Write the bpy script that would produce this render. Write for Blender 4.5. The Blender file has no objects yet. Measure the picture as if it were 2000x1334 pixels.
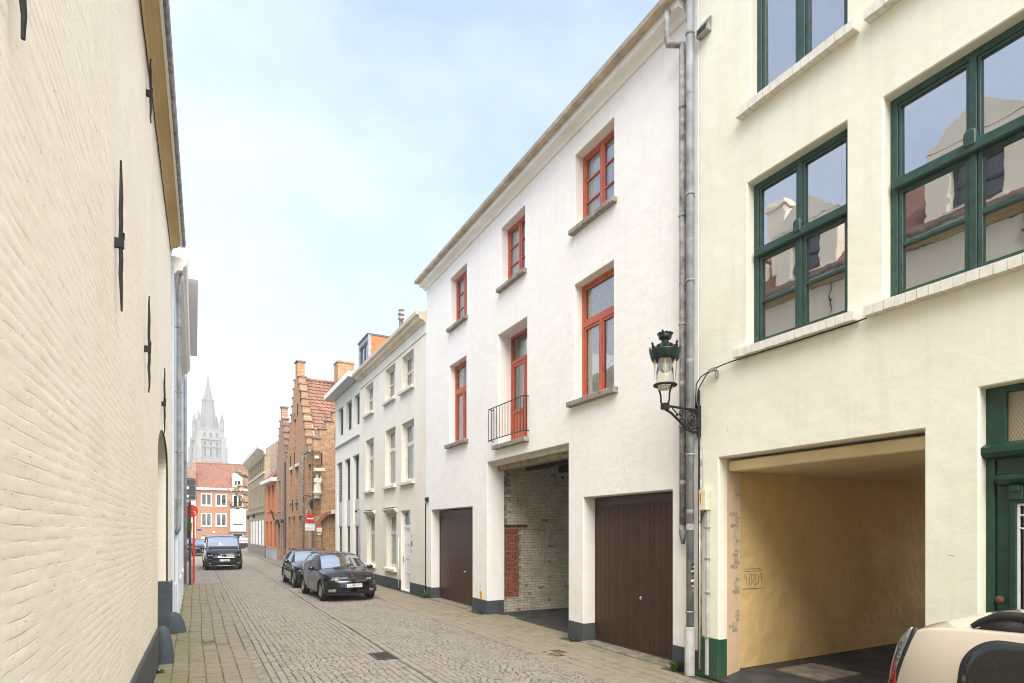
import bpy, bmesh, math, random
import numpy as np
from mathutils import Vector, Matrix
random.seed(7); rng = np.random.default_rng(11)
scene = bpy.context.scene
COL = scene.collection
PI = math.pi
R = math.radians

# ------------------------------------------------------------------ camera, sky, sun, exposure
cam_d = bpy.data.cameras.new('camera')
cam = bpy.data.objects.new('camera', cam_d); COL.objects.link(cam)
cam_d.sensor_width = 36.0; cam_d.lens = 20.7
cam_d.shift_y = 0.1855
cam_d.clip_start = 0.05; cam_d.clip_end = 3000
cam.location = (0, 0, 2.15)
cam.rotation_euler = (R(90), 0, R(-28.29))
scene.camera = cam

SUN_EL, SUN_AZ = 55.0, 183.0            # azimuth clockwise from +Y
world = bpy.data.worlds.new('World'); scene.world = world; world.use_nodes = True
wn = world.node_tree.nodes; wl = world.node_tree.links; wn.clear()
wo = wn.new('ShaderNodeOutputWorld'); bg = wn.new('ShaderNodeBackground')
sky = wn.new('ShaderNodeTexSky'); sky.sky_type = 'NISHITA'; sky.sun_disc = False
sky.sun_elevation = R(SUN_EL); sky.sun_rotation = R(SUN_AZ)
sky.air_density = 1.0; sky.dust_density = 1.2; sky.ozone_density = 1.2; sky.altitude = 10
tc = wn.new('ShaderNodeTexCoord')
mp = wn.new('ShaderNodeMapping'); mp.inputs['Scale'].default_value = (1.0, 1.3, 2.0)
mp.inputs['Location'].default_value = (0.4, 0.1, 0.3)
nz = wn.new('ShaderNodeTexNoise'); nz.inputs['Scale'].default_value = 1.6
nz.inputs['Detail'].default_value = 7; nz.inputs['Roughness'].default_value = 0.58
rp = wn.new('ShaderNodeMapRange'); rp.inputs['From Min'].default_value = 0.36; rp.inputs['From Max'].default_value = 0.72
rp.inputs['To Min'].default_value = 0.16; rp.inputs['To Max'].default_value = 0.58
mx = wn.new('ShaderNodeMix'); mx.data_type = 'RGBA'
mx.inputs[7].default_value = (4.5, 4.75, 5.1, 1)      # thin bright overcast veil, in the sky's own units
wl.new(tc.outputs['Generated'], mp.inputs['Vector']); wl.new(mp.outputs[0], nz.inputs['Vector'])
wl.new(nz.outputs['Fac'], rp.inputs['Value']); wl.new(rp.outputs[0], mx.inputs[0])
wl.new(sky.outputs[0], mx.inputs[6]); wl.new(mx.outputs[2], bg.inputs['Color'])
bg.inputs['Strength'].default_value = 0.05
wl.new(bg.outputs[0], wo.inputs['Surface'])

sun_d = bpy.data.lights.new('sun', 'SUN'); sun = bpy.data.objects.new('sun', sun_d); COL.objects.link(sun)
sun_d.energy = 1.5; sun_d.angle = R(70); sun_d.color = (1.0, 0.95, 0.86)
_a, _e = R(SUN_AZ), R(SUN_EL)
_dir = Vector((math.sin(_a)*math.cos(_e), math.cos(_a)*math.cos(_e), math.sin(_e)))
sun.rotation_euler = _dir.to_track_quat('Z', 'Y').to_euler()
sun.location = (-10, -10, 40)

vs = scene.view_settings
vs.view_transform = 'Standard'; vs.look = 'None'; vs.exposure = 2.82; vs.gamma = 1.0; vs.use_curve_mapping = False
scene.cycles.max_bounces = 8; scene.cycles.diffuse_bounces = 4; scene.cycles.glossy_bounces = 4
scene.cycles.transparent_max_bounces = 12; scene.cycles.transmission_bounces = 4; scene.cycles.volume_bounces = 1
scene.cycles.caustics_reflective = False; scene.cycles.caustics_refractive = False
scene.cycles.use_denoising = True; scene.cycles.filter_width = 1.05

# ------------------------------------------------------------------ node material helpers
MATS = {}
class N:
    def __init__(s, name):
        s.m = bpy.data.materials.new(name); s.m.use_nodes = True
        s.n = s.m.node_tree.nodes; s.l = s.m.node_tree.links; s.n.clear()
        s.out = s.n.new('ShaderNodeOutputMaterial')
        MATS[name] = s.m
    def new(s, t, **kw):
        o = s.n.new(t)
        for k, v in kw.items():
            setattr(o, k, v)
        return o
    def ln(s, a, b): s.l.new(a, b)
    def bsdf(s, rough=0.7, spec=0.4):
        s.b = s.new('ShaderNodeBsdfPrincipled'); s.b.inputs['Roughness'].default_value = rough
        s.b.inputs['Specular IOR Level'].default_value = spec
        s.ln(s.b.outputs[0], s.out.inputs['Surface']); return s.b
    def coord(s, kind='Object', scale=(1, 1, 1)):
        t = s.new('ShaderNodeTexCoord'); m = s.new('ShaderNodeMapping'); m.inputs['Scale'].default_value = scale
        s.ln(t.outputs[kind], m.inputs['Vector']); return m.outputs[0]
    def noise(s, vec, scale, detail=4, rough=0.55):
        t = s.new('ShaderNodeTexNoise'); t.inputs['Scale'].default_value = scale
        t.inputs['Detail'].default_value = detail; t.inputs['Roughness'].default_value = rough
        if vec is not None: s.ln(vec, t.inputs['Vector'])
        return t.outputs['Fac']
    def rng(s, v, a, b, c=0.0, d=1.0):
        t = s.new('ShaderNodeMapRange'); s.ln(v, t.inputs['Value'])
        for k, x in zip(('From Min', 'From Max', 'To Min', 'To Max'), (a, b, c, d)): t.inputs[k].default_value = x
        return t.outputs[0]
    def math(s, op, a, b=None):
        t = s.new('ShaderNodeMath', operation=op)
        for i, v in enumerate((a, b)):
            if v is None: continue
            if isinstance(v, (int, float)): t.inputs[i].default_value = v
            else: s.ln(v, t.inputs[i])
        return t.outputs[0]
    def mix(s, fac, a, b, blend='MIX'):
        t = s.new('ShaderNodeMix', data_type='RGBA', blend_type=blend)
        for i, v in ((0, fac), (6, a), (7, b)):
            if isinstance(v, (int, float)): t.inputs[i].default_value = v
            elif isinstance(v, tuple): t.inputs[i].default_value = v if len(v) == 4 else v + (1,)
            else: s.ln(v, t.inputs[i])
        return t.outputs[2]
    def bump(s, h, strength=0.3, dist=0.01):
        t = s.new('ShaderNodeBump'); t.inputs['Strength'].default_value = strength; t.inputs['Distance'].default_value = dist
        s.ln(h, t.inputs['Height']); s.ln(t.outputs[0], s.b.inputs['Normal']); return t
    def col(s, c):
        if isinstance(c, tuple): s.b.inputs['Base Color'].default_value = c if len(c) == 4 else c + (1,)
        else: s.ln(c, s.b.inputs['Base Color'])

def plain(name, c, rough=0.6, metal=0.0, var=0.12, nscale=6.0, bump=0.0, spec=0.4, bscale=40):
    k = N(name); b = k.bsdf(rough, spec); b.inputs['Metallic'].default_value = metal
    v = k.coord()
    n1 = k.noise(v, nscale, 5)
    f = k.rng(n1, 0.3, 0.7)
    c2 = tuple(max(0, x*(1-var*2)) for x in c); c1 = tuple(min(1, x*(1+var)) for x in c)
    k.col(k.mix(f, c2, c1))
    k.ln(k.rng(n1, 0.3, 0.7, max(0, rough-0.07), min(1, rough+0.07)), b.inputs['Roughness'])
    if bump: k.bump(k.noise(v, bscale, 4), bump, 0.004)
    return k.m

def plaster(name, c, stain, bumpk=0.5, lump=0.35, stain_amt=0.35, streak=0.25):
    """hand-trowelled painted render: soft lumps, fine grain, rain streaks and grime"""
    k = N(name); b = k.bsdf(0.85, 0.25)
    v = k.coord()
    big = k.noise(v, 0.7, 5); mid = k.noise(v, 5.0, 5); fine = k.noise(v, 60, 4)
    sv = k.coord('Object', (3.2, 3.2, 0.22))
    st = k.noise(sv, 2.2, 6, 0.65)
    f1 = k.rng(big, 0.42, 0.72, 0.0, stain_amt)
    f2 = k.rng(st, 0.52, 0.8, 0.0, streak)
    c0 = k.mix(k.rng(mid, 0.35, 0.65), tuple(x*0.965 for x in c), c)
    c1 = k.mix(f1, c0, stain)
    c2 = k.mix(f2, c1, tuple(x*0.82 for x in stain))
    spots = k.rng(k.noise(v, 17, 6, 0.75), 0.70, 0.76, 0.0, 0.35)
    c3 = k.mix(spots, c2, tuple(x*0.6 for x in stain))
    k.col(c3)
    h = k.math('ADD', k.math('MULTIPLY', k.noise(v, 2.4, 3), lump*6), k.math('ADD', k.math('MULTIPLY', mid, 1.0), k.math('MULTIPLY', fine, 0.22)))
    k.bump(h, bumpk, 0.02)
    return k.m

def brickmat(name, c1, c2, mortar, axes=(0, 2), bw=0.21, rh=0.068, ms=0.011, dark=0.5, bumpk=0.6, scale=1.0):
    k = N(name); b = k.bsdf(0.85, 0.25)
    t = k.new('ShaderNodeTexCoord'); sp = k.new('ShaderNodeSeparateXYZ'); cb = k.new('ShaderNodeCombineXYZ')
    k.ln(t.outputs['Object'], sp.inputs[0]); k.ln(sp.outputs[axes[0]], cb.inputs[0]); k.ln(sp.outputs[axes[1]], cb.inputs[1])
    w = k.new('ShaderNodeVectorMath', operation='ADD')
    nn = k.new('ShaderNodeTexNoise'); nn.inputs['Scale'].default_value = 3; k.ln(cb.outputs[0], nn.inputs['Vector'])
    sc = k.new('ShaderNodeVectorMath', operation='SCALE'); sc.inputs['Scale'].default_value = 0.02
    k.ln(nn.outputs['Color'], sc.inputs[0]); k.ln(cb.outputs[0], w.inputs[0]); k.ln(sc.outputs[0], w.inputs[1])
    br = k.new('ShaderNodeTexBrick'); k.ln(w.outputs[0], br.inputs['Vector'])
    br.inputs['Scale'].default_value = scale; br.inputs['Brick Width'].default_value = bw; br.inputs['Row Height'].default_value = rh
    br.inputs['Mortar Size'].default_value = ms; br.inputs['Mortar Smooth'].default_value = 0.3; br.inputs['Bias'].default_value = -0.1
    br.inputs['Color1'].default_value = c1+(1,); br.inputs['Color2'].default_value = c2+(1,); br.inputs['Mortar'].default_value = mortar+(1,)
    big = k.noise(cb.outputs[0], 0.9, 6, 0.6); fine = k.noise(cb.outputs[0], 14, 5, 0.7)
    c = k.mix(k.rng(k.noise(cb.outputs[0], 5, 6, 0.8), 0.42, 0.72, 0.0, 0.6), br.outputs['Color'], tuple(x*0.42 for x in c2), 'MIX')
    c = k.mix(k.rng(big, 0.45, 0.75, 0, dark), c, tuple(x*0.55 for x in mortar))
    k.col(c)
    k.bump(k.math('ADD', k.math('MULTIPLY', br.outputs['Fac'], -1.0), k.math('MULTIPLY', fine, 0.6)), bumpk, 0.012)
    return k.m

def piecemat(name, cols, rough=0.8, moss=None, mossx=None, bumpk=0.4, nscale=30, patch=0.4):
    """stone/brick pieces: tone differs from piece to piece, object by object and island by island"""
    k = N(name); b = k.bsdf(rough, 0.3)
    oi = k.new('ShaderNodeObjectInfo'); ge = k.new('ShaderNodeNewGeometry')
    r = k.math('FRACT', k.math('ADD', oi.outputs['Random'], k.math('MULTIPLY', ge.outputs['Random Per Island'], 7.31)))
    cr = k.new('ShaderNodeValToRGB'); k.ln(r, cr.inputs[0])
    el = cr.color_ramp.elements
    while len(el) < len(cols): el.new(0.5)
    for i, c in enumerate(cols):
        el[i].position = i/(len(cols)-1); el[i].color = c+(1,)
    gp = k.new('ShaderNodeTexCoord')
    pos = ge.outputs['Position']
    fine = k.noise(pos, nscale, 5, 0.7); big = k.noise(pos, 0.8, 5)
    c = k.mix(k.rng(fine, 0.35, 0.7, 0, 0.55), cr.outputs[0], tuple(x*0.6 for x in cols[0]))
    c = k.mix(k.rng(big, 0.4, 0.75, 0, patch), c, tuple(x*0.7 for x in cols[-1]))
    if moss:
        sp = k.new('ShaderNodeSeparateXYZ'); k.ln(pos, sp.inputs[0])
        near = k.rng(sp.outputs[0], mossx[0], mossx[1], mossx[2], mossx[3])
        mn = k.rng(k.noise(pos, 2.2, 6, 0.7), 0.40, 0.62)
        c = k.mix(k.math('MULTIPLY', near, mn), c, moss)
    k.col(c); k.bump(fine, bumpk, 0.006)
    return k.m

def glassmat(name, fac=0.42, tint=(0.82, 0.86, 0.86), rough=0.01, wav=0.015, ior=1.5):
    k = N(name)
    tr = k.new('ShaderNodeBsdfTransparent'); tr.inputs[0].default_value = tint+(1,)
    gl = k.new('ShaderNodeBsdfGlossy'); gl.inputs['Roughness'].default_value = rough; gl.inputs['Color'].default_value = (0.93, 0.95, 0.97, 1)
    fr = k.new('ShaderNodeFresnel'); fr.inputs['IOR'].default_value = ior
    mxs = k.new('ShaderNodeMixShader')
    k.ln(k.math('MINIMUM', k.math('ADD', fr.outputs[0], fac), 0.95), mxs.inputs[0])
    k.ln(tr.outputs[0], mxs.inputs[1]); k.ln(gl.outputs[0], mxs.inputs[2]); k.ln(mxs.outputs[0], k.out.inputs['Surface'])
    if wav:
        bp = k.new('ShaderNodeBump'); bp.inputs['Strength'].default_value = wav; bp.inputs['Distance'].default_value = 0.05
        k.ln(k.noise(k.coord(), 3.5, 2), bp.inputs['Height']); k.ln(bp.outputs[0], gl.inputs['Normal'])
    return k.m

def carpaint(name, c, rough=0.3, ior=1.5):
    k = N(name); b = k.bsdf(rough, 0.12); b.inputs['Coat Weight'].default_value = 1.0; b.inputs['Coat Roughness'].default_value = 0.02; b.inputs['Coat IOR'].default_value = ior
    v = k.coord(); d = k.noise(v, 3, 6, 0.7)
    k.col(k.mix(k.rng(d, 0.45, 0.8, 0, 0.02), c, (0.25, 0.22, 0.18)))
    return k.m

# materials -----------------------------------------------------------------------------------
M = {}
M['white_plaster'] = plaster('white_plaster', (0.87, 0.84, 0.79), (0.70, 0.65, 0.56), 0.45, 0.22, 0.2, 0.28)
M['cream_plaster'] = plaster('cream_plaster', (0.80, 0.755, 0.65), (0.62, 0.55, 0.41), 0.25, 0.2, 0.35, 0.38)
M['green_plaster'] = plaster('green_plaster', (0.83, 0.815, 0.685), (0.70, 0.695, 0.51), 0.3, 0.28, 0.45, 0.4)
M['modern_plaster'] = plaster('modern_plaster', (0.80, 0.775, 0.69), (0.66, 0.62, 0.5), 0.12, 0.1, 0.2, 0.15)
def limewash(name, c, stain):
    # painted brick: shallow broken joints, pits with dirt in them, rain stains
    k = N(name); k.bsdf(0.85, 0.2)
    t = k.new('ShaderNodeTexCoord'); sp = k.new('ShaderNodeSeparateXYZ'); cb = k.new('ShaderNodeCombineXYZ')
    k.ln(t.outputs['Object'], sp.inputs[0]); k.ln(sp.outputs[0], cb.inputs[0]); k.ln(sp.outputs[2], cb.inputs[1])
    v = cb.outputs[0]
    nn = k.new('ShaderNodeTexNoise'); nn.inputs['Scale'].default_value = 4; nn.inputs['Detail'].default_value = 3; k.ln(v, nn.inputs['Vector'])
    sc = k.new('ShaderNodeVectorMath', operation='SCALE'); sc.inputs['Scale'].default_value = 0.035; k.ln(nn.outputs['Color'], sc.inputs[0])
    w = k.new('ShaderNodeVectorMath', operation='ADD'); k.ln(v, w.inputs[0]); k.ln(sc.outputs[0], w.inputs[1])
    br = k.new('ShaderNodeTexBrick'); k.ln(w.outputs[0], br.inputs['Vector']); br.inputs['Scale'].default_value = 1
    br.inputs['Brick Width'].default_value = .21; br.inputs['Row Height'].default_value = .0665; br.inputs['Mortar Size'].default_value = .006; br.inputs['Mortar Smooth'].default_value = .6
    mask = k.rng(k.noise(v, 2.6, 5, .7), .45, .68)
    joint = k.math('MULTIPLY', br.outputs['Fac'], mask)
    mp_ = k.new('ShaderNodeMapping'); mp_.inputs['Scale'].default_value = (.45, 1, 1); k.ln(v, mp_.inputs['Vector'])
    pits = k.math('MULTIPLY', k.rng(k.noise(mp_.outputs[0], 42, 3, .6), .61, .69), k.rng(k.noise(v, 5, 4, .7), .46, .6))
    fine = k.noise(v, 95, 4, .7)
    big = k.noise(v, .8, 6, .6)
    col = k.mix(k.rng(big, .42, .72, 0, .45), c, stain)
    col = k.mix(k.rng(k.noise(v, 9, 5, .7), .5, .75, 0, .3), col, tuple(x*1.06 for x in c))
    col = k.mix(k.math('MULTIPLY', joint, .28), col, tuple(x*.62 for x in stain))  # thin shadow lines of the courses put into the joint colour
    col = k.mix(k.math('MULTIPLY', pits, .6), col, tuple(x*.5 for x in stain))
    k.col(col)
    h = k.math('SUBTRACT', k.math('MULTIPLY', fine, .25), k.math('ADD', k.math('MULTIPLY', joint, .9), k.math('MULTIPLY', pits, .9)))
    k.bump(h, .42, .005)
    return k.m
M['left_cream'] = limewash('left_cream', (0.90, 0.82, 0.675), (0.78, 0.665, 0.49))
M['grey_plaster'] = plaster('grey_plaster', (0.62, 0.66, 0.70), (0.48, 0.50, 0.50), 0.15, 0.1, 0.3, 0.3)
M['ochre_plaster'] = plaster('ochre_plaster', (0.80, 0.57, 0.255), (0.54, 0.345, 0.13), 0.7, 0.6, 0.7, 0.12)
M['pink_plaster'] = plaster('pink_plaster', (0.66, 0.48, 0.31), (0.45, 0.32, 0.2), 0.5, 0.3, 0.5, 0.3)
M['ochre_ceiling'] = plaster('ochre_ceiling', (0.80, 0.66, 0.40), (0.45, 0.33, 0.16), 0.3, 0.2, 0.5, 0.1)
M['orange_plaster'] = plaster('orange_plaster', (0.56, 0.205, 0.09), (0.42, 0.13, 0.05), 0.3, 0.2, 0.5, 0.3)
M['plinth_grey'] = plaster('plinth_grey', (0.065, 0.07, 0.078), (0.12, 0.115, 0.09), 0.4, 0.3, 0.5, 0.4)
M['plinth_blue'] = plaster('plinth_blue', (0.06, 0.075, 0.095), (0.12, 0.12, 0.10), 0.5, 0.5, 0.5, 0.4)
M['plinth_green'] = plaster('plinth_green', (0.012, 0.075, 0.04), (0.10, 0.10, 0.07), 0.4, 0.3, 0.45, 0.5)
M['cornice_white'] = plaster('cornice_white', (0.84, 0.82, 0.78), (0.60, 0.54, 0.45), 0.15, 0.1, 0.3, 0.15)
M['cornice_cream'] = plaster('cornice_cream', (0.72, 0.64, 0.49), (0.42, 0.33, 0.20), 0.25, 0.1, 0.6, 0.4)
M['cornice_ochre'] = plaster('cornice_ochre', (0.62, 0.47, 0.24), (0.40, 0.28, 0.12), 0.35, 0.3, 0.6, 0.3)
M['gutter_brown'] = plain('gutter_brown', (0.50, 0.41, 0.30), 0.6, 0.0, 0.2, 4)
M['zinc'] = plain('zinc', (0.30, 0.31, 0.32), 0.65, 0.05, 0.18, 5, 0.1)
M['zinc_old'] = plain('zinc_old', (0.33, 0.315, 0.29), 0.7, 0.05, 0.35, 7, 0.25)
M['stone_sill'] = plain('stone_sill', (0.30, 0.265, 0.22), 0.85, 0, 0.25, 9, 0.5)
M['pale_sill'] = plain('pale_sill', (0.70, 0.66, 0.57), 0.8, 0, 0.15, 9, 0.4)
M['cream_brick'] = piecemat('cream_brick', [(0.80, 0.76, 0.67), (0.82, 0.78, 0.69), (0.81, 0.77, 0.68)], 0.8, None, None, 0.3, 12)
M['red_frame'] = plain('red_frame', (0.47, 0.105, 0.05), 0.42, 0, 0.12, 12, 0.08)
M['green_frame'] = plain('green_frame', (0.026, 0.070, 0.054), 0.38, 0, 0.15, 9, 0.08)
M['dark_green'] = plain('dark_green', (0.009, 0.048, 0.027), 0.4, 0, 0.2, 7, 0.1)
M['white_frame'] = plain('white_frame', (0.78, 0.77, 0.73), 0.5, 0, 0.06, 9)
M['grey_frame'] = plain('grey_frame', (0.10, 0.11, 0.12), 0.45, 0, 0.1, 9)
M['olive_frame'] = plain('olive_frame', (0.34, 0.33, 0.26), 0.6, 0, 0.1, 9)
M['grey_panel'] = plain('grey_panel', (0.44, 0.44, 0.46), 0.4, 0.1, 0.05, 3)
M['brown_wood'] = plain('brown_wood', (0.062, 0.034, 0.022), 0.42, 0, 0.25, 6, 0.2, 0.5, 25)
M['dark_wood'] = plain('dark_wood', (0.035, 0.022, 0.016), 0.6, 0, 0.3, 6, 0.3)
M['plank'] = piecemat('plank', [(0.055, 0.028, 0.017), (0.066, 0.034, 0.021), (0.076, 0.040, 0.024), (0.060, 0.030, 0.018)], 0.4, None, None, 0.15, 7, 0.5)
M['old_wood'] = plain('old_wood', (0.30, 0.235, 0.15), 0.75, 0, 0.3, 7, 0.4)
M['iron'] = plain('iron', (0.022, 0.021, 0.02), 0.55, 0.3, 0.3, 14, 0.4)
M['black_paint'] = plain('black_paint', (0.016, 0.016, 0.017), 0.4, 0, 0.2, 10)
M['lamp_green'] = plain('lamp_green', (0.008, 0.024, 0.016), 0.35, 0.1, 0.3, 18, 0.2)
M['rust'] = plain('rust', (0.12, 0.055, 0.03), 0.8, 0.2, 0.4, 14, 0.5)
M['curtain'] = plain('curtain', (0.78, 0.76, 0.71), 0.9, 0, 0.12, 14)
M['blind'] = plain('blind', (0.76, 0.76, 0.75), 0.9, 0, 0.08, 4)
M['interior'] = plain('interior', (0.30, 0.28, 0.25), 0.9, 0, 0.15, 1)
M['glass'] = glassmat('glass', 0.17, (0.95, 0.96, 0.96))
M['glass_green'] = glassmat('glass_green', 0.42)
M['glass_far'] = glassmat('glass_far', 0.07, (0.5, 0.52, 0.52), 0.03, 0.03)
M['glass_lamp'] = glassmat('glass_lamp', 0.015, (0.97, 0.97, 0.95), 0.06, 0, 1.15)
M['glass_car'] = glassmat('glass_car', 0.6, (0.62, 0.68, 0.66), 0.01, 0)
M['glass_side'] = glassmat('glass_side', 0.10, (0.55, 0.6, 0.58), 0.01, 0)
M['glass_dark'] = glassmat('glass_dark', 0.07, (0.16, 0.17, 0.15), 0.01, 0)
M['glass_tint'] = carpaint('glass_tint', (0.010, 0.012, 0.009), 0.1, 1.35)
M['sticker_pink'] = plain('sticker_pink', (0.45, 0.12, 0.14), 0.6, 0, 0.3, 40)
M['opal'] = plain('opal', (0.80, 0.78, 0.72), 0.35, 0, 0.03, 3)
M['roof_red'] = piecemat('roof_red', [(0.16, 0.07, 0.048), (0.21, 0.09, 0.06), (0.25, 0.115, 0.075), (0.18, 0.085, 0.06)], 0.75, None, None, 0.3, 9, 0.12)
M['roof_orange'] = piecemat('roof_orange', [(0.20, 0.10, 0.065), (0.27, 0.14, 0.092), (0.31, 0.17, 0.115), (0.23, 0.125, 0.085)], 0.8, None, None, 0.3, 9)
M['roof_brown'] = piecemat('roof_brown', [(0.16, 0.09, 0.06), (0.22, 0.12, 0.08), (0.26, 0.16, 0.1)], 0.8, None, None, 0.3, 9)
M['tile_orange'] = piecemat('tile_orange', [(0.58, 0.16, 0.05), (0.66, 0.20, 0.065), (0.62, 0.18, 0.06)], 0.6, None, None, 0.2, 9)
M['slate'] = plain('slate', (0.10, 0.105, 0.115), 0.6, 0, 0.2, 6)
M['brick_orange'] = brickmat('brick_orange', (0.56, 0.27, 0.115), (0.36, 0.135, 0.06), (0.52, 0.42, 0.28), dark=0.3)
M['brick_orange_side'] = brickmat('brick_orange_side', (0.54, 0.29, 0.13), (0.33, 0.145, 0.07), (0.50, 0.40, 0.26), axes=(1, 2), dark=0.35)
M['brick_arch'] = brickmat('brick_arch', (0.46, 0.27, 0.115), (0.32, 0.17, 0.07), (0.36, 0.28, 0.17), axes=(1, 2), dark=0.4)
M['brick_pink'] = brickmat('brick_pink', (0.42, 0.21, 0.12), (0.30, 0.13, 0.08), (0.52, 0.42, 0.32), dark=0.35)
M['brick_beige'] = brickmat('brick_beige', (0.40, 0.31, 0.19), (0.33, 0.25, 0.15), (0.42, 0.35, 0.25), dark=0.25)
M['brick_rough'] = brickmat('brick_rough', (0.26, 0.17, 0.12), (0.17, 0.11, 0.08), (0.36, 0.31, 0.26), axes=(1, 2), ms=0.02, dark=0.5)
M['brick_far'] = brickmat('brick_far', (0.40, 0.185, 0.115), (0.31, 0.13, 0.08), (0.48, 0.33, 0.22), dark=0.15)
M['mortar_dark'] = plain('mortar_dark', (0.40, 0.36, 0.28), 0.95, 0, 0.35, 7, 0.8)
M['coping'] = plain('coping', (0.27, 0.22, 0.17), 0.85, 0, 0.25, 9, 0.4)
M['pale_stone'] = plain('pale_stone', (0.66, 0.61, 0.50), 0.85, 0, 0.15, 12, 0.4)
M['tower_stone'] = plain('tower_stone', (0.31, 0.27, 0.22), 0.9, 0, 0.12, 0.35)
M['tower_spire'] = plain('tower_spire', (0.21, 0.195, 0.165), 0.9, 0, 0.15, 0.5)
M['tower_brick'] = plain('tower_brick', (0.30, 0.245, 0.215), 0.9, 0, 0.12, 0.4)
M['tower_void'] = plain('tower_void', (0.10, 0.11, 0.12), 0.9, 0, 0.1, 0.5)
M['asphalt'] = plain('asphalt', (0.055, 0.052, 0.048), 0.9, 0, 0.3, 3, 0.5, 0.3, 120)
M['concrete'] = plain('concrete', (0.235, 0.21, 0.165), 0.9, 0, 0.25, 6, 0.5, 0.3, 70)
M['paint_black'] = carpaint('paint_black', (0.0045, 0.0045, 0.005))
M['paint_dark'] = carpaint('paint_dark', (0.012, 0.013, 0.016))
M['paint_brown'] = carpaint('paint_brown', (0.007, 0.0055, 0.005))
M['paint_silver'] = carpaint('paint_silver', (0.40, 0.41, 0.43))
M['paint_beige'] = carpaint('paint_beige', (0.48, 0.42, 0.33), 0.38)
M['plastic'] = plain('plastic', (0.018, 0.018, 0.019), 0.55, 0, 0.1, 20)
M['rubber'] = plain('rubber', (0.016, 0.016, 0.016), 0.85, 0, 0.3, 14)
M['chrome'] = plain('chrome', (0.72, 0.72, 0.72), 0.14, 1.0, 0.03, 5)
M['rim'] = plain('rim', (0.42, 0.42, 0.42), 0.35, 0.7, 0.1, 9)
M['lens_clear'] = glassmat('lens_clear', 0.02, (0.9, 0.92, 0.92), 0.03, 0, 1.3)
M['lens_red'] = plain('lens_red', (0.45, 0.012, 0.012), 0.12, 0, 0.2, 30)
M['reflector'] = plain('reflector', (0.62, 0.61, 0.58), 0.2, 0.7, 0.25, 40)
M['plate_white'] = plain('plate_white', (0.75, 0.75, 0.73), 0.4, 0, 0.03, 5)
M['plate_ink'] = plain('plate_ink', (0.16, 0.012, 0.02), 0.5, 0, 0.05, 5)
M['plate_blue'] = plain('plate_blue', (0.01, 0.03, 0.25), 0.4, 0, 0.05, 5)
M['ink'] = plain('ink', (0.03, 0.025, 0.02), 0.7, 0, 0.1, 5)
M['sign_red'] = plain('sign_red', (0.62, 0.016, 0.014), 0.4, 0, 0.08, 6)
M['post_red'] = plain('post_red', (0.60, 0.045, 0.016), 0.45, 0, 0.12, 6)
M['post_brown'] = plain('post_brown', (0.075, 0.045, 0.028), 0.7, 0.1, 0.35, 8, 0.3)
M['sign_white'] = plain('sign_white', (0.72, 0.73, 0.72), 0.45, 0, 0.05, 6)
M['yellow'] = plain('yellow', (0.75, 0.42, 0.02), 0.5, 0, 0.1, 10)
M['cream_plastic'] = plain('cream_plastic', (0.66, 0.62, 0.47), 0.5, 0, 0.08, 8)
M['grey_pvc'] = plain('grey_pvc', (0.47, 0.46, 0.43), 0.5, 0, 0.12, 8)
M['leaf'] = plain('leaf', (0.055, 0.13, 0.02), 0.55, 0, 0.35, 20)
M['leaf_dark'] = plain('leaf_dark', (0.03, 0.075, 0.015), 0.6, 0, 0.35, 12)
M['bark'] = plain('bark', (0.27, 0.235, 0.135), 0.9, 0, 0.35, 5, 0.6)
M['cabin'] = plain('cabin', (0.09, 0.09, 0.085), 0.85, 0, 0.1, 9)
M['steel_dark'] = plain('steel_dark', (0.075, 0.07, 0.065), 0.7, 0.2, 0.3, 14, 0.4)
M['steel'] = plain('steel', (0.25, 0.25, 0.26), 0.4, 0.8, 0.15, 12)
MOSS = (0.16, 0.15, 0.035)
M['sett'] = piecemat('sett', [(0.195, 0.175, 0.145), (0.255, 0.23, 0.19), (0.295, 0.265, 0.22), (0.24, 0.222, 0.195), (0.315, 0.28, 0.225)], 0.75, None, None, 0.5, 26)
M['paver_left'] = piecemat('paver_left', [(0.20, 0.18, 0.145), (0.25, 0.215, 0.165), (0.225, 0.205, 0.17), (0.28, 0.235, 0.175)], 0.85, MOSS, (-0.45, 0.65, 0.9, 0.10), 0.5, 24)
M['paver_right'] = piecemat('paver_right', [(0.235, 0.205, 0.155), (0.285, 0.245, 0.18), (0.26, 0.23, 0.18), (0.31, 0.265, 0.20)], 0.85, MOSS, (5.2, 6.7, 0.10, 0.55), 0.5, 24)
M['joint'] = piecemat('joint', [(0.075, 0.062, 0.045), (0.085, 0.07, 0.05)], 0.95, (0.15, 0.155, 0.03), (-0.5, 1.0, 1.0, 0.25), 0.8, 30)
M['joint_road'] = piecemat('joint_road', [(0.12, 0.10, 0.074), (0.135, 0.115, 0.085)], 0.95, None, None, 0.8, 30)
M['red_brick'] = piecemat('red_brick', [(0.30, 0.09, 0.055), (0.38, 0.125, 0.075), (0.27, 0.085, 0.06), (0.40, 0.17, 0.115)], 0.8, None, None, 0.5, 20)
M['lime_brick'] = piecemat('lime_brick', [(0.63, 0.58, 0.47), (0.73, 0.68, 0.56), (0.57, 0.505, 0.40), (0.69, 0.645, 0.53)], 0.85, (0.26, 0.21, 0.14), (0, 1, 0.4, 0.4), 0.7, 22)

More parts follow.
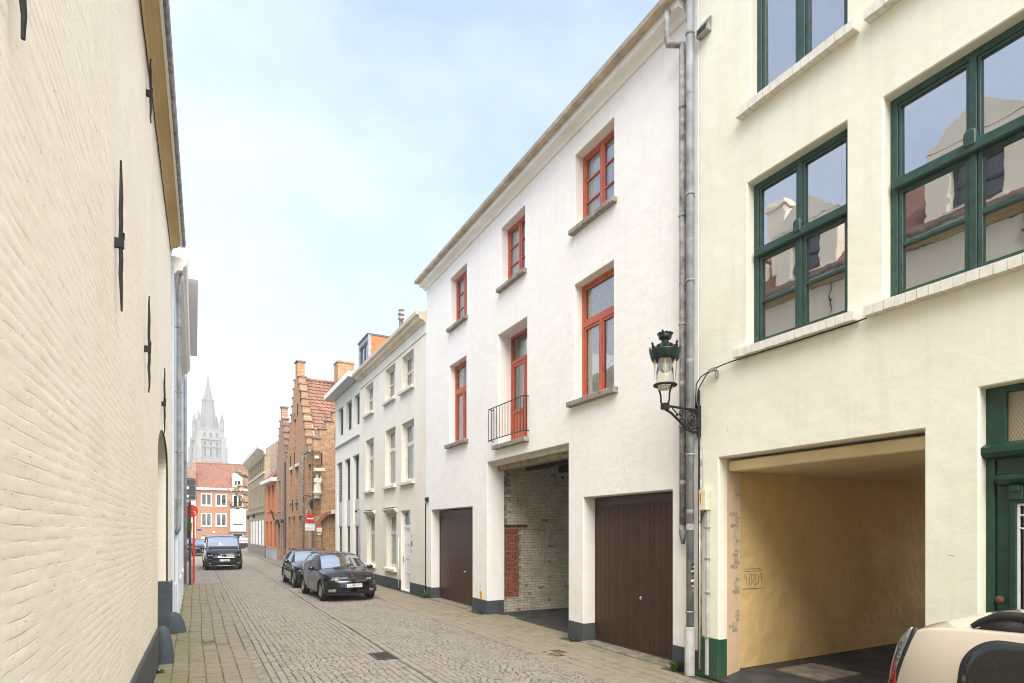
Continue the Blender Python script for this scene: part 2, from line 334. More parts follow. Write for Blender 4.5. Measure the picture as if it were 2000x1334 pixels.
# ------------------------------------------------------------------ geometry helpers
OFF = {}
def root_of(o):
    while o.parent is not None: o = o.parent
    return o
def tag(o, label=None, cat=None, group=None, kind=None):
    if label: o['label'] = label
    if cat: o['category'] = cat
    if group: o['group'] = group
    if kind: o['kind'] = kind
    return o
def thing(name, label, cat, loc=(0, 0, 0), rz=0.0, group=None, off=(0, 0, 0)):
    o = bpy.data.objects.new(name, None); COL.objects.link(o); o.empty_display_size = 0.3
    o.location = loc; o.rotation_euler = (0, 0, rz); OFF[o.name] = off
    return tag(o, label, cat, group)
def mkobj(name, me, parent=None, loc=None):
    o = bpy.data.objects.new(name, me); COL.objects.link(o)
    if parent is not None: o.parent = parent
    if loc is not None:
        f = OFF.get(root_of(o).name, (0, 0, 0)) if parent is not None else (0, 0, 0)
        o.location = (loc[0]-f[0], loc[1]-f[1], loc[2]-f[2])
    return o
class G:
    def __init__(s): s.v = []; s.f = []
    def add(s, vs_, fs_):
        b = len(s.v); s.v += [tuple(p) for p in vs_]; s.f += [tuple(b+i for i in f) for f in fs_]; return s
    def box(s, x0, x1, y0, y1, z0, z1):
        return s.add([(x0,y0,z0),(x1,y0,z0),(x1,y1,z0),(x0,y1,z0),(x0,y0,z1),(x1,y0,z1),(x1,y1,z1),(x0,y1,z1)],
                     [(0,3,2,1),(4,5,6,7),(0,1,5,4),(1,2,6,5),(2,3,7,6),(3,0,4,7)])
    def hexa(s, p):      # 8 corner points, bottom 4 then top 4
        return s.add(p, [(0,3,2,1),(4,5,6,7),(0,1,5,4),(1,2,6,5),(2,3,7,6),(3,0,4,7)])
    def slab(s, x0, x1, z0, z1, yf, yb, ops=()):
        """upright slab in x/z with rectangular openings (x0,x1,z0,z1); yf = street face, yb = back face"""
        xs = sorted({x0, x1} | {min(max(o[i], x0), x1) for o in ops for i in (0, 1)})
        zs = sorted({z0, z1} | {min(max(o[i], z0), z1) for o in ops for i in (2, 3)})
        nx, nzz = len(xs)-1, len(zs)-1
        solid = [[not any(o[0]-1e-6 <= (xs[i]+xs[i+1])/2 <= o[1]+1e-6 and o[2]-1e-6 <= (zs[j]+zs[j+1])/2 <= o[3]+1e-6 for o in ops) for j in range(nzz)] for i in range(nx)]
        idx = {}
        def V(i, j, k):
            key = (i, j, k)
            if key not in idx: idx[key] = len(s.v); s.v.append((xs[i], (yf, yb)[k], zs[j]))
            return idx[key]
        flip = yf < yb
        def q(*a): s.f.append(tuple(reversed(a)) if flip else tuple(a))
        for i in range(nx):
            for j in range(nzz):
                if not solid[i][j]: continue
                q(V(i+1,j,0), V(i,j,0), V(i,j+1,0), V(i+1,j+1,0))
                q(V(i,j,1), V(i+1,j,1), V(i+1,j+1,1), V(i,j+1,1))
                if i == 0 or not solid[i-1][j]: q(V(i,j,0), V(i,j,1), V(i,j+1,1), V(i,j+1,0))
                if i == nx-1 or not solid[i+1][j]: q(V(i+1,j,1), V(i+1,j,0), V(i+1,j+1,0), V(i+1,j+1,1))
                if j == 0 or not solid[i][j-1]: q(V(i,j,1), V(i,j,0), V(i+1,j,0), V(i+1,j,1))
                if j == nzz-1 or not solid[i][j+1]: q(V(i,j+1,0), V(i,j+1,1), V(i+1,j+1,1), V(i+1,j+1,0))
        return s
    def arch_slab(s, x0, x1, z0, z1, a0, a1, spring, rise, yf, yb, n=14):
        """slab from z0 to z1 with an arched opening a0..a1 standing on z0"""
        c, h = (a0+a1)/2, (a1-a0)/2
        pts = [(c-h*math.cos(PI*i/n), spring+rise*math.sin(PI*i/n)) for i in range(n+1)]
        s.box(x0, a0, min(yf, yb), max(yf, yb), z0, z1); s.box(a1, x1, min(yf, yb), max(yf, yb), z0, z1)
        for (xa, za), (xb, zb) in zip(pts[:-1], pts[1:]):
            y0, y1 = min(yf, yb), max(yf, yb)
            s.hexa([(xa,y0,za),(xb,y0,zb),(xb,y1,zb),(xa,y1,za),(xa,y0,z1),(xb,y0,z1),(xb,y1,z1),(xa,y1,z1)])
        return s
    def prof(s, pts, x0, x1, closed=True):
        """profile of (y,z) points extruded along x"""
        n = len(pts); b = len(s.v)
        for x in (x0, x1): s.v += [(x, p[0], p[1]) for p in pts]
        for i in range(n if closed else n-1):
            j = (i+1) % n; s.f.append((b+i, b+j, b+n+j, b+n+i))
        if closed: s.f.append(tuple(b+i for i in reversed(range(n)))); s.f.append(tuple(b+n+i for i in range(n)))
        return s
    def tube(s, path, r, n=8, cap=True):
        P = [Vector(p) for p in path]; rs = r if isinstance(r, (list, tuple)) else [r]*len(P)
        b = len(s.v); up = None
        for i, p in enumerate(P):
            t = (P[min(i+1, len(P)-1)] - P[max(i-1, 0)]).normalized()
            if up is None:
                up = Vector((0, 0, 1)) if abs(t.z) < 0.9 else Vector((1, 0, 0))
            a = t.cross(up)
            if a.length < 1e-5: a = t.orthogonal()
            a.normalize(); up = a.cross(t).normalized()
            for k in range(n):
                w = 2*PI*k/n; q = p + (a*math.cos(w) + up*math.sin(w))*rs[i]; s.v.append(tuple(q))
        for i in range(len(P)-1):
            for k in range(n):
                k2 = (k+1) % n; s.f.append((b+i*n+k, b+(i+1)*n+k, b+(i+1)*n+k2, b+i*n+k2))
        if cap:
            s.f.append(tuple(b+k for k in range(n))); s.f.append(tuple(b+(len(P)-1)*n+k for k in reversed(range(n))))
        return s
    def lathe(s, pts, c=(0, 0, 0), n=20, axis='z'):
        b = len(s.v)
        for r, z in pts:
            for k in range(n):
                w = 2*PI*k/n; p = (r*math.cos(w), r*math.sin(w), z)
                if axis == 'x': p = (p[2], p[0], p[1])
                if axis == 'y': p = (p[0], p[2], p[1])
                s.v.append((c[0]+p[0], c[1]+p[1], c[2]+p[2]))
        for i in range(len(pts)-1):
            for k in range(n):
                k2 = (k+1) % n; s.f.append((b+i*n+k, b+i*n+k2, b+(i+1)*n+k2, b+(i+1)*n+k))
        return s
    def disc(s, c, r, n=24, axis='y', squash=1.0):
        b = len(s.v)
        for k in range(n):
            w = 2*PI*k/n; a_, b_ = r*math.cos(w), r*squash*math.sin(w)
            s.v.append({'y': (c[0]+a_, c[1], c[2]+b_), 'x': (c[0], c[1]+a_, c[2]+b_), 'z': (c[0]+a_, c[1]+b_, c[2])}[axis])
        s.f.append(tuple(b+k for k in range(n))); return s
    def ball(s, c, r, n=10, m=7, sc=(1, 1, 1)):
        b = len(s.v)
        for i in range(m+1):
            t = PI*i/m
            for k in range(n):
                w = 2*PI*k/n
                s.v.append((c[0]+r*sc[0]*math.sin(t)*math.cos(w), c[1]+r*sc[1]*math.sin(t)*math.sin(w), c[2]+r*sc[2]*math.cos(t)))
        for i in range(m):
            for k in range(n):
                k2 = (k+1) % n; s.f.append((b+i*n+k, b+(i+1)*n+k, b+(i+1)*n+k2, b+i*n+k2))
        return s
    def mesh(s, name, mat, smooth=False, off=(0, 0, 0)):
        me = bpy.data.meshes.new(name)
        me.from_pydata([(p[0]-off[0], p[1]-off[1], p[2]-off[2]) for p in s.v], [], s.f)
        for m_ in (mat if isinstance(mat, (list, tuple)) else [mat]): me.materials.append(m_)
        if smooth: me.polygons.foreach_set('use_smooth', [True]*len(me.polygons))
        return me
    def obj(s, name, mat, parent=None, smooth=False, bevel=0.0, fix=False):
        off = OFF.get(root_of(parent).name, (0, 0, 0)) if parent is not None else (0, 0, 0)
        me = s.mesh(name, mat, smooth, off)
        if fix:
            bm = bmesh.new(); bm.from_mesh(me); bmesh.ops.recalc_face_normals(bm, faces=bm.faces); bm.to_mesh(me); bm.free()
        o = mkobj(name, me, parent)
        if bevel:
            md = o.modifiers.new('bevel', 'BEVEL'); md.width = bevel; md.segments = 1; md.limit_method = 'ANGLE'; md.angle_limit = R(50)
        if smooth == 'auto':
            pass
        return o

def struct(o): o['kind'] = 'structure'; return o
def arc(c, r, a0, a1, n, plane='xz'):
    o = []
    for i in range(n+1):
        w = R(a0+(a1-a0)*i/n); a, b = r*math.cos(w), r*math.sin(w)
        o.append({'xz': (c[0]+a, c[1], c[2]+b), 'yz': (c[0], c[1]+a, c[2]+b), 'xy': (c[0]+a, c[1]+b, c[2])}[plane])
    return o
def text_obj(name, body, size, mat, parent, M4, extrude=0.001, sx=1.0):
    cu = bpy.data.curves.new(name, 'FONT'); cu.body = body; cu.size = size; cu.extrude = extrude
    cu.align_x = 'CENTER'; cu.align_y = 'CENTER'; cu.resolution_u = 3
    t = bpy.data.objects.new(name+'_curve', cu); COL.objects.link(t)
    dg = bpy.context.evaluated_depsgraph_get(); dg.update()
    me = bpy.data.meshes.new_from_object(t.evaluated_get(dg)); bpy.data.objects.remove(t); bpy.data.curves.remove(cu)
    f = OFF.get(root_of(parent).name, (0, 0, 0)); me.transform(Matrix.Diagonal((sx, 1, 1, 1))); me.transform(M4); me.transform(Matrix.Translation((-f[0], -f[1], -f[2]))); me.name = name
    me.materials.clear(); me.materials.append(mat)
    return mkobj(name, me, parent)

# windows --------------------------------------------------------------------------------------
def pane_rects(x0, x1, z0, z1, fr, rows, tr, mu):
    """rows bottom to top: (height weight, [column weights]); fr frame, tr transom, mu mullion widths"""
    out = []; H = z1-z0-2*fr-tr*(len(rows)-1); tot = sum(r[0] for r in rows); z = z0+fr
    for hw, cols in rows:
        h = H*hw/tot; W = x1-x0-2*fr-mu*(len(cols)-1); x = x0+fr
        for c in cols:
            w = W*c/sum(cols); out.append((x, x+w, z, z+h)); x += w+mu
        z += h+tr
    return out
def window(root, x0, x1, z0, z1, y, rows, mat, fr=0.06, tr=0.05, mu=0.05, thick=0.07, sash=0.03, glass='glass', name='window', bars=0, bar_w=0.025, tilt=0.25, sash_mat=None):
    P = pane_rects(x0, x1, z0, z1, fr, rows, tr, mu)
    g = G().slab(x0, x1, z0, z1, y, y-thick, P)
    w = g.obj(name, M[mat], root, bevel=0.004)
    sg = G()
    for (a, b, c, d) in P:
        inner = [(a+sash, b-sash, c+sash, d-sash)]
        if bars:
            hz = (d-c-2*sash-bar_w*bars)/(bars+1)
            inner = [(a+sash, b-sash, c+sash+i*(hz+bar_w), c+sash+i*(hz+bar_w)+hz) for i in range(bars+1)]
        if sash: sg.slab(a+0.002, b-0.002, c+0.002, d-0.002, y-0.014, y-thick+0.012, inner)
        for (pa, pb, pc, pd) in inner:
            yy = y-thick*0.62
            tx, tz = random.uniform(-1, 1)*R(tilt)*(pb-pa)/2, random.uniform(-1, 1)*R(tilt)*(pd-pc)/2
            pg = G().add([(pa-.004, yy-tx-tz, pc-.004), (pb+.004, yy+tx-tz, pc-.004), (pb+.004, yy+tx+tz, pd+.004), (pa-.004, yy-tx+tz, pd+.004)], [(3, 2, 1, 0)])
            pg.obj('pane', M[glass], w)
    if sash: sg.obj('sash', M[sash_mat or mat], w, bevel=0.003)
    return w
def sill(root, x0, x1, z, mat, proj=0.09, h=0.10, back=-0.1, ov=0.08):
    g = G().prof([(back, z-h), (proj, z-h), (proj, z-0.02), (back, z+0.005)], x0-ov, x1+ov)
    return g.obj('window_sill', M[mat], root, bevel=0.008, fix=True)
def brick_sill(root, x0, x1, z, proj=0.09, h=0.11, ov=0.16, n=None):
    core = G().box(x0-ov+.004, x1+ov-.004, -0.12, proj-0.008, z-h+.006, z-0.012).obj('window_sill', M['cream_brick'], root)
    n = n or int((x1-x0+2*ov)/0.105); w = (x1-x0+2*ov)/n
    me = G().hexa([(-w/2+.003, -0.15, -h), (w/2-.003, -0.15, -h), (w/2-.003, proj, -h), (-w/2+.003, proj, -h), (-w/2+.003, -0.15, 0.006), (w/2-.003, -0.15, 0.006), (w/2-.003, proj, -0.016), (-w/2+.003, proj, -0.016)]).mesh('sill_brick', M['cream_brick'])
    for i in range(n):
        o = mkobj('brick', me, core, (x0-ov+w*(i+.5), random.uniform(-.003, .003), z+random.uniform(-.003, .003)))
    return core
def drape(x0, x1, z0, z1, y, depth=0.05, folds=6, taper=None, n=40, m=10):
    """hanging cloth sheet with folds, real thickness"""
    g = G(); b = 0
    for lay in (0, 1):
        for j in range(m+1):
            t = j/m; z = z1+(z0-z1)*t
            for i in range(n+1):
                u = i/n; x = x0+(x1-x0)*u
                if taper: x = x0+(taper(t)-x0)*u if taper(t) > x0 else x0+(taper(t)-x0)*u
                g.v.append((x, y+depth*(0.5+0.5*math.sin(u*folds*2*PI+1.3*math.sin(t*2)))*(0.4+0.6*t)-lay*0.004, z))
    W = n+1
    for lay in (0, 1):
        o = lay*W*(m+1)
        for j in range(m):
            for i in range(n):
                q = (o+j*W+i, o+(j+1)*W+i, o+(j+1)*W+i+1, o+j*W+i+1); g.f.append(q if lay == 0 else q[::-1])
    return g

def tiles(pts_fn, nu, nv, thick=0.02, wave=0.03, k=5):
    """pantiles: pts_fn(u,v,h)->point with u across 0..nu, v up the slope 0..nv, h height above the slope"""
    g = G()
    for j in range(nv):
        for i in range(nu):
            du = random.uniform(-.01, .01); b = len(g.v); lift = random.uniform(0, .008)
            for (v, hh) in ((j-0.06, thick+0.022), (j+1.0, 0.004)):
                for q in range(k+1):
                    t = q/k; h = wave*math.sin(t*2*PI)*0.5
                    g.v.append(pts_fn(i+t+du, v, hh+h+lift))
            for q in range(k+1):
                t = q/k; g.v.append(pts_fn(i+t+du, j-0.06, wave*math.sin(t*2*PI)*0.5-0.012))
            for q in range(k):
                g.f.append((b+q, b+q+1, b+k+1+q+1, b+k+1+q))
                g.f.append((b+2*(k+1)+q, b+2*(k+1)+q+1, b+q+1, b+q))
    return g

# ------------------------------------------------------------------ ground, road, pavements
g = G().add([(-235, -75, -0.06), (325, -75, -0.06), (325, 535, -0.06), (-235, 535, -0.06)], [(0, 1, 2, 3)])
ground = struct(g.obj('ground', M['asphalt']))
def roadmat():
    k = N('far_setts'); b = k.bsdf(0.75, 0.3)
    ge = k.new('ShaderNodeNewGeometry'); v = k.new('ShaderNodeTexVoronoi'); v.inputs['Scale'].default_value = 8.5
    k.ln(ge.outputs['Position'], v.inputs['Vector'])
    e = k.new('ShaderNodeTexVoronoi', feature='DISTANCE_TO_EDGE'); e.inputs['Scale'].default_value = 8.5; k.ln(ge.outputs['Position'], e.inputs['Vector'])
    sp = k.new('ShaderNodeSeparateColor'); k.ln(v.outputs['Color'], sp.inputs[0])
    c = k.mix(sp.outputs[0], (0.20, 0.175, 0.14), (0.30, 0.265, 0.21))
    c = k.mix(k.rng(e.outputs['Distance'], 0.02, 0.10), (0.10, 0.085, 0.06), c)
    k.col(c); k.bump(k.rng(e.outputs['Distance'], 0.0, 0.15), 0.6, 0.02); return k.m
M['far_setts'] = roadmat()
road = struct(G().box(-30, 45, -12, 120, -0.05, -0.016).obj('road', M['joint_road']))
G().add([(-30, 56.0, -0.006), (45, 56.0, -0.006), (45, 119, -0.006), (-30, 119, -0.006)], [(0, 1, 2, 3)]).obj('far_paving', M['far_setts'], road)['kind'] = 'stuff'

def frustum(hx, hy, top=0.004, d=0.016, ch=0.008):
    """a worn paving stone: chamfered block, top at z=top"""
    return [(-hx, -hy, -d), (hx, -hy, -d), (hx, hy, -d), (-hx, hy, -d),
            (-hx, -hy, top-ch), (hx, -hy, top-ch), (hx, hy, top-ch), (-hx, hy, top-ch),
            (-hx+ch, -hy+ch, top), (hx-ch, -hy+ch, top), (hx-ch, hy-ch, top), (-hx+ch, hy-ch, top)]
FRF = [(0,1,5,4),(1,2,6,5),(2,3,7,6),(3,0,4,7),(4,5,9,8),(5,6,10,9),(6,7,11,10),(7,4,8,11),(8,9,10,11)]
def stones(places, parent, mat, name, score, shapes, stuffname):
    """places: (x,y,rot,sx,sy,dz). the 300 that show largest become parts, the others one mesh"""
    places = [(x, y, r, hx, hy, dz+.007*math.sin(x*2.3+1.1)*math.sin(y*.83+x)+.004*math.sin(x*5.1+y*2.7)) for (x, y, r, hx, hy, dz) in places]
    P = sorted(places, key=score)
    near, far = P[:300], P[300:]
    mes = []
    for hx, hy in shapes:
        for q in range(3):
            vs2 = [(x+random.uniform(-.005, .005)*(1 if i > 3 else 0), y+random.uniform(-.005, .005)*(1 if i > 3 else 0), z+random.uniform(-.0025, .0025)*(1 if i > 7 else 0)) for i, (x, y, z) in enumerate(frustum(hx, hy))]
            mes.append((hx, hy, G().add(vs2, FRF).mesh(name, mat)))
    for (x, y, r, hx, hy, dz) in near:
        c = min(mes, key=lambda m: abs(m[0]-hx)+abs(m[1]-hy)+random.uniform(0, .004))
        o = mkobj(name, c[2], parent); o.location = (x, y, dz); o.rotation_euler = (random.uniform(-.02, .02), random.uniform(-.02, .02), r); o.scale = (hx/c[0], hy/c[1], 1)
    if not far: return
    A = np.array(far); n = len(A)
    base = np.zeros((n, 12, 3)); hx, hy = A[:, 3:4], A[:, 4:5]; ch = 0.008
    X = np.concatenate([-hx, hx, hx, -hx, -hx, hx, hx, -hx, -hx+ch, hx-ch, hx-ch, -hx+ch], 1)
    Y = np.concatenate([-hy, -hy, hy, hy, -hy, -hy, hy, hy, -hy+ch, -hy+ch, hy-ch, hy-ch], 1)
    X[:, 4:] += rng.uniform(-.005, .005, (n, 8)); Y[:, 4:] += rng.uniform(-.005, .005, (n, 8))
    Z = np.tile(np.array([-.016]*4+[-.004]*4+[.004]*4), (n, 1)); Z[:, 8:] += rng.uniform(-.003, .003, (n, 4)); Z += A[:, 5:6]
    c, s_ = np.cos(A[:, 2:3]), np.sin(A[:, 2:3])
    base[:, :, 0] = A[:, 0:1]+X*c-Y*s_; base[:, :, 1] = A[:, 1:2]+X*s_+Y*c; base[:, :, 2] = Z
    F = (np.array(FRF)[None]+(np.arange(n)*12)[:, None, None]).reshape(-1, 4)
    me = bpy.data.meshes.new(stuffname); me.from_pydata(base.reshape(-1, 3).tolist(), [], F.tolist()); me.materials.append(mat)
    o = mkobj(stuffname, me, parent); o['kind'] = 'stuff'

TH = R(28.29)
def depth(x, y): return x*math.sin(TH)+y*math.cos(TH)
def visible(x, y, m=30):
    d = depth(x, y)
    if d < 7.6: return False
    u = 1000+1150*(x*math.cos(TH)-y*math.sin(TH))/d
    return -m-200 < u < 2000+m+200
def score(p): return depth(p[0], p[1]) + (0 if visible(p[0], p[1], -180) else 1000)

# road setts: segmental arcs in two lanes, straight courses along the joints
pl = []
def arcs(x0, x1, y0, y1, per, amp, seed):
    rnd = random.Random(seed); rowh = 0.098; y = y0-amp; k = 0
    while y < y1:
        ws = [rnd.uniform(0.085, 0.115) for _ in range(int((x1-x0)/.1))]; kf = (x1-x0)/sum(ws); x = x0
        for w in ws:
            w *= kf; xc = x+w/2
            ph = ((xc-x0)/per) % 1.0; t = 2*ph-1
            yy = y+amp*(1-t*t); sl = math.atan2(-4*amp*t/per, 1)
            if y0 < yy < y1: pl.append((xc, yy+rnd.uniform(-.008, .008), sl*0.8+rnd.uniform(-.06, .06), w/2-.006, rowh/2-.007, rnd.uniform(-.004, .004)))
            x += w
        y += rowh
def courses(x0, n, w, y0, y1, l, seed):
    rnd = random.Random(seed)
    for i in range(n):
        y = y0-rnd.uniform(0, l)
        while y < y1:
            ll = l*rnd.uniform(.85, 1.15); pl.append((x0+w*(i+.5)+rnd.uniform(-.004, .004), y+ll/2, rnd.uniform(-.03, .03), w/2-.006, ll/2-.006, rnd.uniform(-.003, .003))); y += ll
Y0R, Y1R = 5.0, 56.0
courses(0.97, 2, 0.11, Y0R, Y1R, 0.16, 1)
arcs(1.19, 2.675, Y0R, Y1R, 0.73, 0.10, 2)
courses(2.676, 3, 0.108, Y0R, Y1R, 0.15, 3)
courses(3.035, 1, 0.128, Y0R, Y1R, 0.15, 4)
arcs(3.163, 5.092, Y0R, Y1R, 0.63, 0.10, 5)
pl_r = [p for p in pl if visible(p[0], p[1], 0) or p[1] > 8]
arcs(-0.45, 0.95, 27.3, Y1R, 0.7, 0.06, 6)
arcs(5.3, 9.0, 32.4, 35.3, 0.7, 0.06, 7)
stones(pl, road, M['sett'], 'sett', score, [(0.045, 0.042), (0.050, 0.042), (0.052, 0.07)], 'setts')
# concrete gutter strip on the left, narrow slab edge on the right
G().box(0.805, 0.965, 4, 27.2, -0.02, 0.004).obj('gutter_strip', M['concrete'], road, bevel=0.01)
G().box(3.002, 3.033, 4, 56, -0.03, -0.010).obj('channel_joint', M['joint_road'], road)
G().box(5.09, 5.19, 1, 32.2, -0.02, 0.006).obj('edge_strip', M['concrete'], road, bevel=0.01)
# left pavement
lp = struct(G().box(-0.9, 0.80, -2, 27.2, -0.04, -0.010).obj('pavement_left', M['joint']))
pl = []
rnd = random.Random(31); wcol = 0.225
for i in range(-1, 6):
    xa = -0.545+i*wcol; y = 5+rnd.uniform(0, .1)
    while y < 27.1:
        l = rnd.uniform(.094, .108); 
        pl.append((xa+wcol/2+rnd.uniform(-.003, .003)+0.012*math.sin(y*.8), y+l/2, rnd.uniform(-.02, .02), wcol/2-.005, l/2-.0085, rnd.uniform(-.005, .005))); y += l
stones(pl, lp, M['paver_left'], 'paver', score, [(0.105, 0.044)], 'pavers')
# right pavement
rp_ = struct(G().box(5.19, 7.25, -2, 32.2, -0.04, -0.010).obj('pavement_right', M['joint']))
pl = []
rnd = random.Random(37); wc = 0.205
for i in range(9):
    xa = 5.20+i*wc; y = 1.0+(0.1 if i % 2 else 0)
    while y < 32.1:
        l = rnd.uniform(.195, .21)
        if xa+wc < 6.60 or (xa+wc/2 < 6.95 and not (14.5 > y > 13.6 or y > 17.8 or 9.95 > y > 9.3 or y < 6.95)):
            pl.append((xa+wc/2, y+l/2, rnd.uniform(-.012, .012), wc/2-.005, l/2-.005, rnd.uniform(-.003, .003)))
        y += l
stones(pl, rp_, M['paver_right'], 'paver', score, [(0.098, 0.097)], 'pavers')
# far right pavement before the brick houses
fp = struct(G().box(4.5, 7.0, 35.2, 84, -0.04, 0.03).obj('pavement_far', M['far_setts']))

# ------------------------------------------------------------------ houses on the right, fronts at X = 6.62
FX = 6.62
def rhouse(name, label, Y0, fx=FX):
    return thing(name, label, 'house', (fx, Y0, 0), R(90), off=(Y0, 0, 0))
def shell(root, x0, x1, z1, deep, mat, ridge=None, front=-0.35, roofmat='roof_brown', eave=0.0, bottom=0.0, back_ops=()):
    """side walls, back wall and saddle roof behind a facade"""
    G().box(x0, x0+.25, -deep, front, bottom, z1).obj('side_wall', M[mat], root); G().box(x1-.25, x1, -deep, front, bottom, z1).obj('side_wall', M[mat], root)
    G().slab(x0, x1, bottom, z1, -deep-.25, -deep, back_ops).obj('back_wall', M[mat], root)
    if ridge:
        ym = -deep/2
        r = G().prof([(eave, z1-.02), (ym, ridge), (-deep-.25, z1-.02), (-deep-.25, z1-.12), (ym, ridge-.15), (eave, z1-.12)], x0, x1)
        r.obj('roof', M[roofmat], root, fix=True)
        gb = G().add([(x0+.12, -.02, z1-.12), (x0+.12, -deep, z1-.12), (x0+.12, ym, ridge-.14), ], [(0, 1, 2)])
        gb.obj('gable_end', M[mat], root)
        G().add([(x1-.12, -.02, z1-.12), (x1-.12, -deep, z1-.12), (x1-.12, ym, ridge-.14)], [(0, 2, 1)]).obj('gable_end', M[mat], root)
    else:
        G().box(x0, x1, -deep, front, z1-.25, z1-.05).obj('roof', M['slate'], root)
    G().box(x0+.3, x1-.3, -3.3, -3.2, 3.98, z1-.3).obj('partition', M['interior'], root)

# ---- white house with the red windows
W = rhouse('white_house', 'three-storey white rendered house with red-framed windows and two brown garage doors', 6.42)
WOPS = [(14.95, 16.13, 8.13, 9.59), (11.68, 12.86, 8.13, 9.59), (8.44, 9.67, 8.13, 9.59),
        (14.97, 16.20, 4.72, 7.03), (11.58, 13.03, 4.30, 7.02), (8.45, 9.69, 4.74, 7.03),
        (14.56, 17.72, 0, 2.83), (9.90, 13.65, 0, 3.93), (6.97, 9.39, 0, 2.81)]
G().slab(6.42, 18.16, 0, 10.3, 0, -0.5, WOPS).obj('wall', M['white_plaster'], W, bevel=0.012)
shell(W, 6.42, 18.16, 10.3, 9, 'white_plaster', 13.0, front=-.5, eave=0.3, back_ops=[(9.8, 13.7, 0, 3.9)])  # unseen rear opening, added so daylight brightens the passage
for a, b in ((17.72, 18.16), (13.65, 14.56), (9.39, 9.90), (6.42, 6.97)):
    G().box(a+(.003 if a < 18 else 0)-.006, b+.003, -0.495, 0.018, 0, 0.37).obj('plinth', M['plinth_grey'], W, bevel=0.01)
# cornice and gutter
CP = [(-.2, 9.98), (.05, 9.98), (.07, 10.02), (.10, 10.035), (.11, 10.06), (.20, 10.065), (.225, 10.065), (.225, 10.175), (.24, 10.18), (-.2, 10.3)]
G().prof(CP, 6.62, 18.24).obj('cornice', M['cornice_white'], W, fix=True)
G().prof([(.10, 10.19), (.34, 10.165), (.37, 10.18), (.385, 10.235), (.36, 10.235), (.34, 10.205), (.12, 10.215)], 6.60, 18.3).obj('gutter', M['gutter_brown'], W, fix=True)
G().prof([(-.3, 10.31), (.35, 10.237), (.38, 10.242), (.38, 10.252), (-.3, 10.335)], 6.60, 18.3).obj('gutter_edge', M['zinc'], W, fix=True)
# upper windows
for i, (a, b, c, d) in enumerate(WOPS[:3]):
    window(W, a, b, c, d, -0.19, [(1, [1, 1])], 'red_frame', fr=0.055, mu=0.06, sash=0.045, bars=2, bar_w=0.03)
    sill(W, a, b, c, 'stone_sill', 0.11, 0.11, -0.2, 0.09)
for i in (3, 5):
    a, b, c, d = WOPS[i]
    window(W, a, b, c, d, -0.18, [(2.05, [1, 1]), (1, [1])], 'red_frame', fr=0.06, tr=0.10, mu=0.05, sash=0.05)
    sill(W, a, b, c, 'stone_sill', 0.12, 0.12, -0.2, 0.13)
a, b, c, d = WOPS[4]
# french door on the balcony: glass above, boarded panels below
dP = pane_rects(a, b, c, d, 0.06, [(2.15, [1, 1]), (0.62, [1])], 0.09, 0.03)
fd = G().slab(a, b, c, d, -0.36, -0.44, dP).obj('balcony_door', M['red_frame'], W, bevel=0.004)
for k, (pa, pb, pc, pd) in enumerate(dP):
    if k < 2:
        mid = pc+0.72
        G().slab(pa+.002, pb-.002, pc+.002, pd-.002, -0.375, -0.43, [(pa+.07, pb-.07, mid+.08, pd-.07), (pa+.07, pb-.07, pc+.09, mid)]).obj('leaf_frame', M['red_frame'], fd, bevel=0.004)
        nb = 4; w = (pb-pa-.14)/nb
        for j in range(nb):
            G().box(pa+.07+j*w+.002, pa+.07+(j+1)*w-.002, -0.415, -0.395, pc+.088, mid+.002).obj('panel_board', M['red_frame'], fd)
        G().add([(pa+.066, -.405, mid+.076), (pb-.066, -.405, mid+.076), (pb-.066, -.402, pd-.066), (pa+.066, -.402, pd-.066)], [(3, 2, 1, 0)]).obj('pane', M['glass'], fd)
    else:
        G().add([(pa-.004, -.41, pc-.004), (pb+.004, -.41, pc-.004), (pb+.004, -.405, pd+.004), (pa-.004, -.405, pd+.004)], [(3, 2, 1, 0)]).obj('pane', M['glass'], fd)
sill(W, a, b, c, 'stone_sill', 0.13, 0.12, -0.4, 0.10)
# balcony railing
bal = G()
ra, rb = 11.50, 13.28
for z in (4.42, 5.20):
    bal.tube([(ra, 0.0, z), (ra, .14, z), (rb, .14, z), (rb, 0.0, z)], 0.012, 6)
rail = bal.obj('balcony_railing', M['black_paint'], W)
nb = 13
for i in range(nb):
    x = ra+(rb-ra)*i/(nb-1)
    G().tube([(x, .14, 4.38 if i in (0, nb-1) else 4.42), (x, .14, 5.20)], 0.008, 6).obj('baluster', M['black_paint'], rail)
for x in (ra, rb):
    G().tube([(x, .06, 4.42), (x, .06, 5.20)], 0.008, 6).obj('baluster', M['black_paint'], rail)
